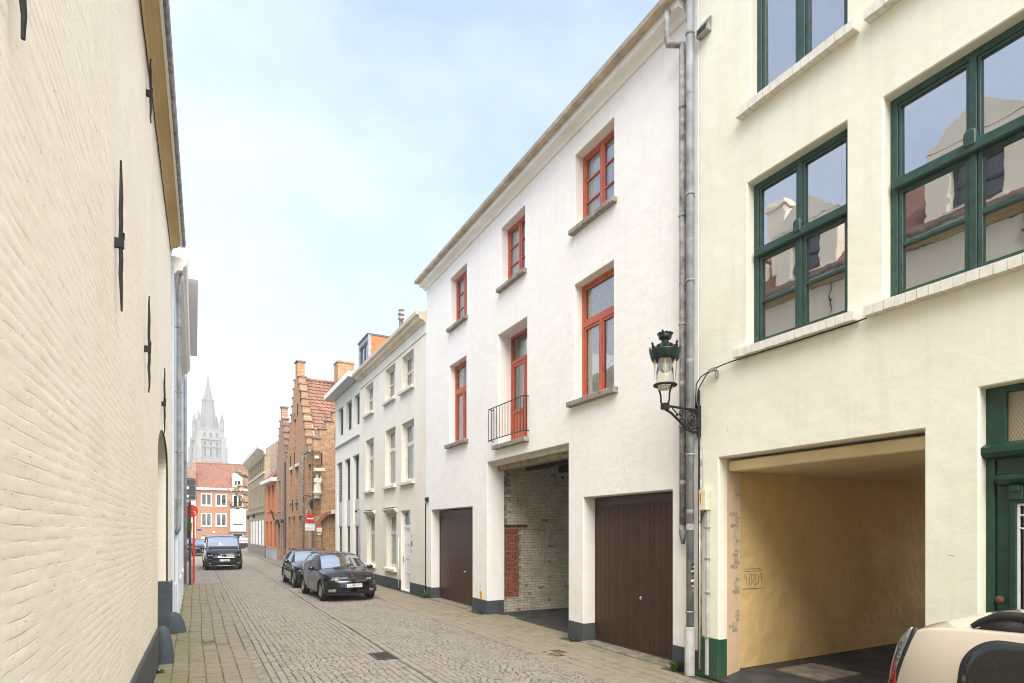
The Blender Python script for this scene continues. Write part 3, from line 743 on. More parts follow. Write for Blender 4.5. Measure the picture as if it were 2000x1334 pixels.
# garage doors
def garage(root, a, b, top, y, w, handle):
    fr = G().slab(a, b, 0.02, top, y, y-0.06, [(a+.02, b-.02, 0.05, top-.14)]).obj('garage_door', M['brown_wood'], root, bevel=0.004)
    n = int((b-a-.04)/w); ww = (b-a-.04)/n
    pm = G()
    pm.add([(-ww/2+.001, -.012, 0), (-ww/2+.010, 0, 0), (ww/2-.010, 0, 0), (ww/2-.001, -.012, 0), (-ww/2+.001, -.012, 1), (-ww/2+.010, 0, 1), (ww/2-.010, 0, 1), (ww/2-.001, -.012, 1)],
           [(0, 1, 5, 4), (1, 2, 6, 5), (2, 3, 7, 6), (0, 3, 2, 1), (4, 5, 6, 7), (0, 4, 7, 3)])
    me = pm.mesh('plank', M['plank'])
    for i in range(n):
        o = mkobj('plank', me, fr, (a+.02+ww*(i+.5), y-0.016+random.uniform(-.002, .002), 0.052)); o.scale = (1, 1, top-.14-.054)
    h = G().disc((handle, y-.012, .98), .035, 14, 'y').lathe([(.012, 0), (.012, .04)], (handle, y-.015, .98), 10, 'y')
    h.tube([(handle-.005, y+.03, .985), (handle-.075, y+.035, .985)], 0.011, 8).obj('handle', M['chrome'], fr, True)
    return fr
garage(W, 14.57, 17.70, 2.80, -0.27, 0.125, 15.72)
garage(W, 6.98, 9.38, 2.79, -0.27, 0.135, 8.05)
G().box(6.96, 9.40, -.32, 0.05, -.02, 0.03).obj('threshold', M['concrete'], W, bevel=.01)
G().box(14.55, 17.73, -.32, 0.05, -.02, 0.03).obj('threshold', M['concrete'], W, bevel=.01)
# passage: lintel beams, joists, brick wall
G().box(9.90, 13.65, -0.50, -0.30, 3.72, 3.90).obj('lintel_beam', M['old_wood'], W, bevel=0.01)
G().box(9.90, 13.65, -0.29, -0.20, 3.84, 3.93).obj('lintel_board', M['pale_sill'], W, bevel=0.006)
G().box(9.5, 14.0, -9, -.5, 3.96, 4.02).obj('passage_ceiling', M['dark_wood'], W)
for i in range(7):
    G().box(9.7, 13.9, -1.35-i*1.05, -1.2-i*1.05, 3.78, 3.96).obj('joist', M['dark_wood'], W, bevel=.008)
G().box(13.78, 14.1, -9, -.5, 0, 3.98).obj('passage_wall', M['mortar_dark'], W)
G().box(9.5, 9.78, -9, -.5, 0, 3.98).obj('passage_wall', M['lime_brick'], W)
G().box(9.7, 13.8, -9, -.30, -0.03, 0.012).obj('passage_floor', M['asphalt'], W)
pw = bpy.data.objects['passage_wall']
# lime-washed bricks of the far wall, face towards the street end at x = 13.78
bx, bz = 0.212, 0.0705
bm_ = [G().box(-.03, .012+random.uniform(-.004, .004), -l/2+.006, l/2-.006, .005, bz-.006).mesh('brick', M['lime_brick']) for l in (0.212, 0.212, 0.106)]
def brickface(me, name, y, z, l):
    o = mkobj(name, me, pw, (13.77, y, z)); o.rotation_euler = (random.uniform(-.012, .012), random.uniform(-.03, .03), PI+random.uniform(-.02, .02)); return o
lime = []; red = []
for r in range(56):
    z = 0.02+r*bz; y = -0.52-(0.0 if r % 2 else 0.106)-random.uniform(0, .02)
    head = (r % 3 == 0)
    while y > -3.1:
        l = 0.106 if (head or random.random() < .12) else 0.212
        yc = y-l/2
        inred = 0.42 < z < 2.20 and -1.02 < yc < -.50
        edge = -.72 < yc and z > 2.25
        if not inred and not (edge and random.random() < .55) and random.random() > .015: lime.append((yc, z, l))
        y -= l
lime.sort(key=lambda t: -t[0]+abs(t[1]-1.6)*.02)
for yc, z, l in lime[:300]: brickface(bm_[2] if l < .2 else bm_[random.randint(0, 1)], 'brick', yc, z, l)
gl_ = G()
for yc, z, l in lime[300:]:
    o_ = random.uniform(-.004, .006); gl_.box(13.755+o_, 13.81, yc-l/2+.006, yc+l/2-.006, z+.005, z+bz-.006)
gl_.obj('limewashed_bricks', M['lime_brick'], pw)['kind'] = 'stuff'
rm = [G().box(-.03, .016+random.uniform(-.003, .006), -l/2+.007, l/2-.007, .006, bz-.008).mesh('red_brick', M['red_brick']) for l in (0.212, 0.212, 0.106)]
for r in range(26):
    z = 0.40+r*bz
    y = -0.56
    for l in ((0.212, 0.212) if r % 2 else (0.106, 0.212, 0.106)):
        brickface(rm[2] if l < .2 else rm[r % 2], 'red_brick', y-l/2-.012, z, l); y -= l
G().box(13.70, 13.84, -1.22, -.5, 2.27, 2.33).obj('iron_lintel', M['rust'], W, bevel=.008)
# yellow tag on the pier
yt = G().box(13.94, 14.06, .004, .016, .40, .58).obj('hydrant_marker', M['yellow'], None)
yt.parent = None
yt.location = (FX, 0, 0); yt.rotation_euler = (0, 0, R(90))
tag(yt, 'small yellow marker plate low on the white pier', 'marker plate')
text_obj('marker_lettering', 'H', 0.07, M['ink'], yt, Matrix.Translation((14.0, .017, .50)) @ Matrix.Rotation(PI, 4, 'Z') @ Matrix.Rotation(PI/2, 4, 'X'), .0005)
# curtains of the white house (they hang in the rooms: things of their own)
def cur(name, label, x0, x1, z0, z1, y, mat='curtain', root=W, **kw):
    o = drape(x0, x1, z0, z1, y, **kw).obj(name, M[mat], None, True)
    o.location = (FX, 0, 0); o.rotation_euler = (0, 0, R(90)); return tag(o, label, 'curtain')
def lacemat():
    k = N('lace'); b = k.bsdf(0.9, 0.1); v = k.coord()
    vo = k.new('ShaderNodeTexVoronoi'); vo.inputs['Scale'].default_value = 9; k.ln(v, vo.inputs['Vector'])
    c = k.mix(k.rng(vo.outputs['Distance'], .12, .2, 1, 0), (0.90, 0.87, 0.79), (0.45, 0.38, 0.35))
    k.col(c); return k.m
M['lace'] = lacemat()
cur('lace_curtain', 'flowered lace curtain in the left half of the tall red window nearest the drainpipes', 9.10, 9.62, 4.80, 6.30, -.30, 'lace', depth=.06, folds=5)
cur('lace_curtain', 'flowered lace curtain in the right half of the tall red window nearest the drainpipes', 8.52, 8.98, 4.80, 6.30, -.30, 'lace', depth=.06, folds=5)
cur('roller_blind', 'pale blind across the top of the tall red window nearest the drainpipes', 8.50, 9.65, 6.36, 7.0, -.28, 'curtain', depth=.01, folds=1)
cur('net_curtain', 'grey net curtain in the tall red window farthest from the drainpipes', 15.02, 16.15, 4.8, 6.98, -.30, 'blind', depth=.05, folds=9)
cur('net_curtain', 'grey net curtain behind the balcony door', 11.65, 12.98, 5.1, 6.95, -.62, 'blind', depth=.05, folds=9)
for nm, (a, b, c, d) in zip(('farthest from', 'second from', 'nearest'), WOPS[:3]):
    cur('net_curtain', 'grey net curtain in the top-floor red window %s the drainpipes' % nm, a+.05, b-.05, c+.05, d-.03, -.30, 'blind', depth=.04, folds=8)

# downpipes between the white and the green house
def pipe(root, path, r, mat, name='downpipe', brackets=(), n=12):
    o = G().tube(path, r, n).obj(name, M[mat], root, True)
    for (x, y, z) in brackets:
        G().lathe([(r+.008, -.018), (r+.014, 0), (r+.008, .018)], (x, y, z), 12).box(x-.008, x+.008, -.01, y, z-.01, z+.01).obj('pipe_bracket', M['zinc_old'], o)
        # sockets every length of pipe
    return o
pipe(W, [(6.80, .27, 10.10), (6.80, .27, 9.92), (6.80, .27, 9.70), (6.80, .25, 9.60), (6.70, .12, 9.58), (6.66, .09, 9.56), (6.66, .09, 9.45), (6.66, .085, 6.0), (6.66, .085, 2.25)], .050, 'zinc_old', brackets=[(6.66, .085, z) for z in (8.6, 6.95, 5.3, 3.75)])
G().tube([(6.66, .085, 2.25), (6.66, .085, 2.12), (6.64, .10, 1.96)], [.06, .055, .03], 10).obj('broken_pipe_end', M['zinc_old'], W, True)
for z in (8.0, 5.9, 4.4, 2.9): G().lathe([(.050, -.03), (.055, 0), (.052, .03)], (6.66, .085, z), 12).obj('pipe_socket', M['zinc_old'], W, True)

# ---- pale green house
GH = rhouse('pale_green_house', 'pale yellow-green rendered house with dark green windows and an open carriage passage', -2.0)
GOPS = [(4.15, 5.54, 4.65, 6.89), (2.18, 3.74, 4.65, 6.89), (4.15, 5.49, 7.92, 9.9), (2.18, 3.74, 7.92, 9.9),
        (3.33, 6.04, 0, 3.21), (1.25, 2.85, 0.0, 3.53), (-1.2, 0.6, 4.65, 6.89), (-1.2, 0.6, 7.92, 9.9), (-1.0, .4, .9, 3.0)]
G().slab(-2.0, 6.42, 0, 11.2, 0, -0.45, GOPS).obj('wall', M['green_plaster'], GH, bevel=0.012)
shell(GH, -2.0, 6.42, 11.2, 7.5, 'green_plaster', 13.5, front=-.45, eave=.3, back_ops=[(3.3, 6.09, 0, 3.03)])  # back left open out of view to light the deep passage wall
for a, b in ((6.037, 6.42), (2.847, 3.333), (-2, 1.253)): G().box(a, b, -.25, .02, 0, .60).obj('plinth', M['plinth_green'], GH, bevel=.01)
for (a, b, c, d) in GOPS[:2]+GOPS[6:7]:
    w = window(GH, a, b, c, d, -0.13, [(1.38, [1, 1]), (1, [1, 1])], 'green_frame', fr=0.075, tr=0.10, mu=0.065, sash=0.0, bars=0, thick=.08, glass='glass_green')
    # casements with a glazing bar, knob ornament on the transom
    P = pane_rects(a, b, c, d, .075, [(1.38, [1, 1]), (1, [1, 1])], .10, .065)
    cg = G()
    for (pa, pb, pc, pd) in P[:2]:
        zb = pc+(pd-pc)*.47
        cg.slab(pa+.002, pb-.002, pc+.002, pd-.002, -.145, -.195, [(pa+.045, pb-.045, pc+.045, zb-.018), (pa+.045, pb-.045, zb+.018, pd-.045)])
    for (pa, pb, pc, pd) in P[2:]:
        cg.slab(pa+.002, pb-.002, pc+.002, pd-.002, -.145, -.195, [(pa+.03, pb-.03, pc+.03, pd-.03)])
    cg.obj('sash', M['green_frame'], w, bevel=.004)
    mx_ = (a+b)/2; zt = P[0][3]
    kn = G(); kn.prof([(-.125, zt-.005), (-.075, zt-.005), (-.075, zt+.105), (-.125, zt+.105)], P[0][0]-.03, P[1][1]+.03).obj('transom_moulding', M['green_frame'], w, bevel=.012, fix=True)
    pts = [(math.cos(t), math.sin(t)) for t in [PI*i/10 for i in range(11)]]
    gk = G(); nP = len(pts)+2
    prof2 = [(mx_+.055, zt+.05)]+[(mx_+.055*p[0], zt+.17+.055*p[1]) for p in pts]+[(mx_-.055, zt+.05)]
    for yy in (-.13, -.06): gk.v += [(p[0], yy, p[1]) for p in prof2]
    n_ = len(prof2)
    gk.f = [tuple(range(n_)), tuple(reversed(range(n_, 2*n_)))]+[(i, (i+1) % n_, n_+(i+1) % n_, n_+i) for i in range(n_)]
    gk.obj('knob_ornament', M['green_frame'], w, bevel=.012, fix=True)
    brick_sill(GH, a, b, c, 0.12, .12, .15)
for (a, b, c, d) in GOPS[2:4]+GOPS[7:8]:
    window(GH, a, b, c, d, -0.13, [(1, [1, 1])], 'green_frame', fr=0.075, mu=0.09, sash=0.05, glass='glass_green')
    brick_sill(GH, a, b, c, 0.12, .12, .15)
# entrance door with fanlight
a, b, c, d = GOPS[5]
drf = G().slab(a, b, 0, d, -.13, -.22, [(a+.07, b-.16, 2.98, d-.06), (a+.07, b-.07, 0, 2.86)]).obj('entrance_door', M['dark_green'], GH, bevel=.006)
G().prof([(-.14, 2.84), (-.06, 2.86), (-.03, 2.90), (-.03, 2.95), (-.07, 2.97), (-.14, 3.0)], a-.0, b+.03).obj('transom_moulding', M['dark_green'], drf, fix=True)
b += .09
G().slab(a+.07, b-.162, .02, 2.86, -.16, -.21, [(b-.92, b-.32, .35, 2.42)]).obj('door_leaf', M['dark_green'], drf, bevel=.006)
G().slab(b-.97, b-.27, .30, 2.47, -.13, -.165, [(b-.91, b-.33, .36, 2.41)]).obj('door_moulding', M['dark_green'], drf, bevel=.01)
G().prof([(-.16, 2.58), (-.10, 2.60), (-.06, 2.64), (-.06, 2.68), (-.16, 2.70)], a+.16, b-.19).obj('door_cornice', M['dark_green'], drf, fix=True)
for x in (b-.33, a+.40):
    G().box(x-.06, x+.06, -.16, -.10, 2.44, 2.58).box(x-.045, x+.045, -.10, -.075, 2.52, 2.585).obj('door_bracket', M['dark_green'], drf, bevel=.012)
dg_ = G().add([(b-.92, -.19, .35), (b-.32, -.19, .35), (b-.32, -.188, 2.42), (b-.92, -.188, 2.42)], [(3, 2, 1, 0)]).obj('pane', M['glass_far'], drf)
gr_ = G()
gr_.slab(b-.915, b-.325, .355, 2.415, -.15, -.165, [(b-.89, b-.35, .38, 2.39)])
for z in (2.30,): gr_.tube([(b-.90, -.158, z), (b-.34, -.158, z)], .009, 6)
gr_.tube([(b-.34-.56*i/12, -.158, 2.18-.5*(i/12)**2) for i in range(13)], .009, 6)
for i in range(1, 5): gr_.tube([(b-.90+.56*i/5, -.158, .38), (b-.90+.56*i/5, -.158, 2.3)], .008, 6)
gr_.obj('door_grille', M['white_frame'], drf)
b -= .09
G().lathe([(0, .06), (.03, .055), (.038, .035), (.028, .018), (.012, .01), (.012, 0), (.03, 0), (.03, -.006)], (b-.115, -.155, 1.50), 14, 'y').obj('door_knob', M['rust'], drf, True)
def meshglass():
    k = N('wired_glass'); b_ = k.bsdf(.35, .5); t = k.new('ShaderNodeTexCoord'); sp = k.new('ShaderNodeSeparateXYZ'); k.ln(t.outputs['Object'], sp.inputs[0])
    u = k.math('MULTIPLY', k.math('ADD', sp.outputs[0], k.math('MULTIPLY', sp.outputs[2], .5)), 38.0); v = k.math('MULTIPLY', k.math('SUBTRACT', sp.outputs[0], k.math('MULTIPLY', sp.outputs[2], .5)), 38.0)
    h = k.math('MAXIMUM', k.math('PINGPONG', u, .5), k.math('PINGPONG', v, .5))
    f = k.rng(h, .40, .48)
    k.col(k.mix(f, (0.26, 0.21, 0.13), (0.46, 0.41, 0.31))); k.bump(h, .5, .01); return k.m
M['wired_glass'] = meshglass()
G().box(a+.07, b-.16, -.20, -.185, 2.98, d-.06).obj('fanlight', M['wired_glass'], drf)
# carriage passage
G().box(3.0, 6.42, -7.5, -.45, 3.03, 3.5).obj('passage_ceiling', M['ochre_ceiling'], GH)
G().box(3.33, 6.04, -.449, -.20, 3.02, 3.17).obj('lintel_beam', M['ochre_ceiling'], GH, bevel=.015)
G().box(6.09, 6.40, -7.5, -.41, 0, 3.05).obj('passage_wall', M['ochre_plaster'], GH)
G().box(2.9, 3.30, -7.5, -.45, 0, 3.05).obj('passage_wall', M['ochre_plaster'], GH)
pj = G().box(6.034, 6.2, -.44, -.155, 0.0, 3.205).obj('passage_pier', M['pink_plaster'], GH, bevel=.015)
# patches where the render has fallen off the pier
pm_ = [plain('bare_brick_%d' % i, c_, .9, 0, .2, 9, .1) for i, c_ in enumerate([(0.50, 0.38, 0.26), (0.42, 0.32, 0.22), (0.56, 0.44, 0.32)])]
rp2 = random.Random(21)
for ci, (zc, nrow) in enumerate([(2.72, 3), (2.38, 5), (2.10, 4), (1.84, 5), (1.42, 4), (.95, 4), (.74, 2)]):
    for q in range(nrow):
        z = zc-q*.058; w_ = rp2.uniform(.07, .17); y1_ = -.425 if rp2.random() < .6 else rp2.uniform(-.42, -.36); y2_ = min(y1_+w_, -.17)
        n_ = 12; bpts = []
        for k in range(n_):
            t = k/n_*4; e = rp2.uniform(-.009, .009)
            p_, q_ = ((y1_+(y2_-y1_)*t, z+e) if t < 1 else (y2_+e*1.5, z+.05*(t-1)) if t < 2 else (y2_-(y2_-y1_)*(t-2), z+.05+e) if t < 3 else (y1_+e*.3, z+.05-.05*(t-3)))
            bpts.append((p_, q_))
        dx = 6.0328-.0002*q-.0001*ci; g = G()
        g.add([(dx, p, q_) for p, q_ in bpts]+[(6.06, p, q_) for p, q_ in bpts], [tuple(range(n_)), tuple(reversed(range(n_, 2*n_)))]+[(k, n_+k, n_+(k+1) % n_, (k+1) % n_) for k in range(n_)])
        g.obj('bare_patch', pm_[(ci+q) % 3], pj, fix=True)
G().prof([(.02, -.02), (.02, .02), (-.5, .12), (-8.0, .14), (-8.0, -.02)], 3.31, 6.085).obj('passage_floor', M['asphalt'], GH, fix=True)
G().box(5.0, 5.75, -1.7, -.85, .10, .1415).obj('floor_patch', M['concrete'], GH)
# graffiti on the passage wall
def stroke(pts): return [(6.089, -.60-u, 1.34+v) for u, v in pts]
gs = G()
for st_ in ([(.04, .10), (0, .11), (0, .16), (.045, .165), (.045, .02)], [(.10, -.02), (.11, .19)], [(.15, 0), (.15, .17), (.21, .16), (.205, .09), (.155, .085), (.215, 0)], [(.24, 0), (.24, .165), (.30, .13), (.305, .05), (.24, 0)], [(.375, .11), (.335, .12), (.34, .17), (.375, .17), (.37, .06)]):
    gs.tube(stroke(st_), .0035, 4)
gs.obj('graffiti_lettering', M['ink'], GH)
gg = G().box(6.086, 6.0895, -.98, -.55, 1.288, 1.294).box(6.086, 6.0895, -.98, -.60, 1.552, 1.557)
for i in range(9): gg.box(6.086, 6.0895, -.60-i*.042, -.58-i*.042, 1.585, 1.592)
gg.obj('graffiti_lines', M['ink'], GH)
# downpipe, conduits, meter box, cable, vent
pipe(GH, [(6.50, .095, 11.2), (6.50, .095, 8), (6.50, .095, .5)], .056, 'zinc', brackets=[(6.50, .095, z) for z in (9.6, 7.2, 5.9, 3.3, .95)])
G().lathe([(.075, -.01), (.075, .70), (.068, .72)], (6.50, .10, 0.01), 14).obj('cast_iron_shoe', M['grey_pvc'], GH, True)
for z in (8.7, 6.5, 4.7, 2.45): G().lathe([(.056, -.03), (.062, 0), (.059, .03)], (6.50, .095, z), 12).obj('pipe_socket', M['zinc'], GH, True)
G().lathe([(.0572, -.045), (.0572, .045)], (6.50, .095, 2.22), 14).obj('white_pipe_band', M['grey_pvc'], GH, True)
for x, r, z0, z1, m_ in ((6.385, .014, .15, 4.25, 'iron'), (6.36, .020, .10, 2.75, 'cream_plastic'), (6.345, .014, .1, 3.4, 'zinc_old')):
    G().tube([(x, .03, z1), (x, .03, (z0+z1)/2), (x+.005, .03, z0)], r, 8).obj('conduit', M[m_], GH, True)
G().box(6.205, 6.255, .004, .05, .05, 2.48).obj('cable_duct', M['grey_pvc'], GH, bevel=.006)
for z in (.6, 1.25, 1.75, 2.2): G().box(6.195, 6.265, .004, .055, z-.012, z+.012).obj('duct_clip', M['zinc_old'], GH)
mb = G().box(6.18, 6.31, .002, .11, 2.46, 2.76).obj('meter_box', M['cream_plastic'], None, bevel=.008)
mb.location = (FX, 0, 0); mb.rotation_euler = (0, 0, R(90)); tag(mb, 'small cream meter box with orange warning strip on the pale green wall', 'meter box')
G().box(6.262, 6.292, .11, .1125, 2.56, 2.735).obj('warning_strip', M['yellow'], mb)
text_obj('warning_lettering', 'GEVAAR', .026, M['ink'], mb, Matrix.Translation((6.277, .1132, 2.648)) @ Matrix.Rotation(PI, 4, 'Z') @ Matrix.Rotation(PI/2, 4, 'X') @ Matrix.Rotation(PI/2, 4, 'Z'), .0004)
G().tube([(6.24, .06, 2.46), (6.26, .09, 2.36), (6.32, .07, 2.29), (6.36, .04, 2.30)], .008, 6).obj('conduit', M['iron'], GH, True)
cb_ = G().tube([(6.43, .05, 3.9), (6.42, .06, 4.15), (6.40, .07, 4.33), (6.30, .08, 4.42), (6.12, .08, 4.47), (5.95, .06, 4.50), (5.74, .05, 4.515), (4.9, .04, 4.515), (4.1, .03, 4.52), (3.9, .03, 4.53)], .008, 6)
cb_.tube([(6.43, .04, 3.95), (6.36, .07, 4.25), (6.2, .08, 4.42), (6.12, .08, 4.46)], .008, 6)
cb_.obj('facade_cable', M['iron'], GH, True)
G().box(6.02, 6.16, .05, .09, 4.45, 4.50).box(6.03, 6.06, 0, .06, 4.36, 4.47).obj('cable_clamp', M['zinc_old'], GH, bevel=.006)
G().prof([(0, 9.44), (.10, 9.44), (.10, 9.46), (.02, 9.66), (0, 9.66)], 6.17, 6.38).obj('wall_vent', M['zinc_old'], GH, fix=True)
G().box(6.19, 6.36, .07, .104, 9.452, 9.53).obj('vent_mouth', M['black_paint'], GH)
rc_ = random.Random(5)
for (x, z, l, ang) in ((5.85, 3.55, .12, 12), (3.05, 1.9, .08, 8)):
    p = [(x, .001, z)]
    for k in range(9): ang += rc_.uniform(-28, 28); p.append((p[-1][0]+l/9*math.cos(R(ang)), .001, p[-1][2]+l/9*math.sin(R(ang))))
    G().tube(p, [.0016*(1-abs(k-4)/6) for k in range(10)], 4).obj('hairline_crack', M['rust'], GH)
# torn stickers on the downpipe
rs_ = random.Random(8)
for i in range(12):
    z = 1.66-.035*i+rs_.uniform(-.012, .012); h = rs_.uniform(.025, .055); a0 = rs_.uniform(150, 200); a1 = a0+rs_.uniform(35, 80); m_ = ('ink', 'sign_white', 'ink', 'grey_pvc', 'ink', 'sticker_pink')[i % 6]
    g = G(); rad = .0568+.0003*i
    for q in range(7):
        w = R(a0+(a1-a0)*q/6); e = rs_.uniform(-.008, .008)
        g.v += [(6.50+rad*math.cos(w), .095-rad*math.sin(w)*-1, z-h/2+e), (6.50+rad*math.cos(w), .095+rad*math.sin(w), z+h/2+e)]
    for q in range(6): g.f.append((2*q, 2*q+1, 2*q+3, 2*q+2))
    g.obj('sticker', M[m_], GH, True)
G().tube([(6.435, .115, 2.26), (6.44, .13, 2.24), (6.45, .145, 2.22)], .006, 5).obj('pipe_clip', M['zinc_old'], GH)

# ---- cream house, number 7
CH = rhouse('cream_house', 'cream rendered three-storey house with pale window frames and white door number 7', 18.16)
COPS = [(24.65, 25.98, 7.26, 8.50), (21.56, 22.89, 7.24, 8.50), (19.45, 20.75, 7.22, 8.46),
        (24.6, 25.92, 3.93, 6.12), (21.54, 22.86, 3.93, 6.1), (19.42, 20.78, 3.93, 6.04),
        (24.41, 25.71, .76, 2.85), (21.42, 22.69, .76, 2.85), (19.81, 20.86, 0.05, 2.9)]
G().slab(18.162, 26.93, 0, 9.05, 0, -0.35, COPS).obj('wall', M['cream_plaster'], CH, bevel=.008)
shell(CH, 18.165, 26.93, 9.05, 8, 'cream_plaster', 11.6, eave=-.05, roofmat='roof_orange')
G().slab(18.165, 26.93, 0, .38, .02, -.02, [(19.81, 20.86, 0, .4)]).obj('plinth', M['plinth_grey'], CH, bevel=.006)
G().prof([(-.1, 8.95), (.06, 8.97), (.08, 9.02), (.22, 9.06), (.24, 9.16), (.34, 9.18), (.36, 9.28), (.30, 9.30), (-.1, 9.32)], 18.2, 27.0).obj('cornice', M['cornice_cream'], CH, fix=True)
G().prof([(-.01, 8.60), (.03, 8.60), (.03, 8.63), (-.01, 8.65)], 18.165, 26.92).obj('frieze_moulding', M['cornice_cream'], CH, fix=True)
for i, (a, b, c, d) in enumerate(COPS[:8]):
    if i < 3: window(CH, a, b, c, d, -.16, [(1, [1, 1]), (1, [1, 1])], 'pale_sill', fr=.07, mu=.05, tr=.04, sash=.03, glass='glass')
    else: window(CH, a, b, c, d, -.16, [(1.9, [1]), (1, [1])], 'pale_sill', fr=.08, tr=.10, sash=.04, glass='glass')
    sill(CH, a, b, c, 'pale_sill', .12, .13, -.2, .10)
    o = drape(a+.05, b-.05, c+.05, d-.03, -.42, .03, 7).obj('net_curtain', M['blind'], None, True); o.location = (FX, 0, 0); o.rotation_euler = (0, 0, R(90))
    tag(o, 'net curtain in the %s window of the cream house, %s from the white house' % (('top-floor', 'middle-floor', 'ground-floor')[i//3], ('third', 'second', 'first')[i % 3] if i < 6 else ('second', 'first')[i-6]), 'curtain')
for (a, b, c, d) in COPS[6:8]:
    G().prof([(-.05, 2.87), (.05, 2.88), (.10, 2.95), (.16, 2.98), (.16, 3.02), (-.05, 3.05)], a-.12, b+.12).obj('window_hood', M['pale_sill'], CH, fix=True)
    G().box(a-.1, b+.1, -.04, .15, 3.05, 3.06).obj('hood_flashing', M['zinc'], CH)
a, b, c, d = COPS[8]
dr = G().slab(a, b, .05, d, -.10, -.18, [(a+.07, b-.07, 2.38, d-.06), (a+.07, b-.07, .06, 2.28)]).obj('front_door', M['white_frame'], CH, bevel=.005)
G().slab(a+.072, b-.072, .062, 2.278, -.125, -.16, [(a+.2, b-.2, z, z+.42) for z in (.2, .72, 1.24, 1.76)]).obj('door_leaf', M['white_frame'], dr, bevel=.008)
for z in (.2, .72, 1.24, 1.76): G().box(a+.205, b-.205, -.155, -.138, z+.005, z+.415).obj('door_panel', M['white_frame'], dr, bevel=.012)
G().add([(a+.066, -.15, 2.376), (b-.066, -.15, 2.376), (b-.066, -.15, d-.056), (a+.066, -.15, d-.056)], [(3, 2, 1, 0)]).obj('pane', M['glass_far'], dr)
G().tube([(b-.12, -.09, 1.05), (b-.12, -.06, 1.05), (b-.12, -.06, 1.25), (b-.12, -.09, 1.25)], .012, 6).obj('door_handle', M['chrome'], dr)
text_obj('house_number', '7', .16, M['ink'], CH, Matrix.Translation((19.62, .004, 1.98)) @ Matrix.Rotation(PI, 4, 'Z') @ Matrix.Rotation(PI/2, 4, 'X'), .004)
G().box(19.57, 19.68, .002, .02, 1.66, 1.82).obj('letter_plate', M['steel'], CH, bevel=.004)
G().box(19.59, 19.66, .002, .03, 1.46, 1.60).obj('doorbell', M['grey_pvc'], CH, bevel=.004)
G().tube([(20.98, .05, .08), (20.98, .05, 1.9)], .022, 8).obj('white_pipe', M['white_frame'], CH, True)
# corner wall box and its cable
cbx = G().prof([(0, 3.10), (.09, 3.12), (.10, 3.24), (0, 3.26)], 17.94, 18.08).obj('wall_light', M['black_paint'], None, bevel=.01, fix=True)
cbx.location = (FX, 0, 0); cbx.rotation_euler = (0, 0, R(90)); tag(cbx, 'small black wall light with a cable where the white and cream houses meet', 'wall light')
G().tube([(18.05, .05, 3.12), (18.14, .04, 3.05), (18.17, .03, 2.95), (18.17, .03, 1.4), (18.17, .03, .05)], .016, 8).obj('cable', M['black_paint'], cbx, True)
# chimney flue and dormer on the cream roof
G().lathe([(.09, 9.8), (.09, 11.25), (.13, 11.27), (.13, 11.36), (.09, 11.38), (.09, 11.46), (.15, 11.48), (.15, 11.54), (.10, 11.56), (.10, 11.68), (.14, 11.69), (.02, 11.76)], (25.4, -1.45, .3), 14).obj('flue', M['zinc_old'], CH, True)
# ---- modern infill house
MH = rhouse('modern_house', 'narrow modern off-white house with tall slit windows, grey panels and flat overhanging eave', 26.93)
MOPS = [(30.36, 31.57, 7.08, 8.52), (28.54, 29.78, 7.08, 8.52), (27.0, 28.02, 7.08, 8.52),
        (30.62, 31.92, .3, 5.73), (28.86, 30.06, .3, 5.73), (27.05, 28.32, .3, 5.73)]
G().slab(26.935, 32.27, 0, 9.15, 0, -.45, MOPS).obj('wall', M['modern_plaster'], MH, bevel=.004)
shell(MH, 26.935, 32.27, 9.15, 8, 'modern_plaster', None, front=-.45)
G().prof([(-2, 9.17), (.50, 9.17), (.50, 9.40), (.46, 9.42), (-2, 9.5)], 26.95, 32.6).obj('eave', M['grey_panel'], MH, fix=True)
G().box(26.95, 32.62, .501, .53, 9.18, 9.43).obj('eave_fascia', M['cornice_white'], MH, bevel=.004)
G().prof([(-.02, 6.55), (.10, 6.55), (.10, 6.60), (-.02, 6.66)], 26.95, 32.27).obj('string_course', M['grey_panel'], MH, fix=True)
for (a, b, c, d) in MOPS[:3]: window(MH, a, b, c, d, -.15, [(1, [1])], 'grey_frame', fr=.05, sash=.03)
for i, (a, b, c, d) in enumerate(MOPS[3:]):
    window(MH, a, b, 3.69, d, -.16, [(1, [1])], 'grey_frame', fr=.05, sash=.03)
    window(MH, a, b, c, 2.41, -.16, [(1, [1])], 'grey_frame', fr=.05, sash=.03)
    G().box(a+.003, b-.003, -.30, -.11, 2.42, 3.68).obj('spandrel_panel', M['grey_panel'], MH, bevel=.01)
    if i == 0:
        for j in range(24): G().prof([(-.155, 3.76+j*.081), (-.145, 3.75+j*.081), (-.09, 3.79+j*.081), (-.10, 3.80+j*.081)], a+.05, b-.05).obj('slat', M['grey_panel'], MH, fix=True)
G().tube([(26.86, .05, 3.05), (26.86, .05, .1)], .03, 8).obj('downpipe', M['zinc'], MH, True)
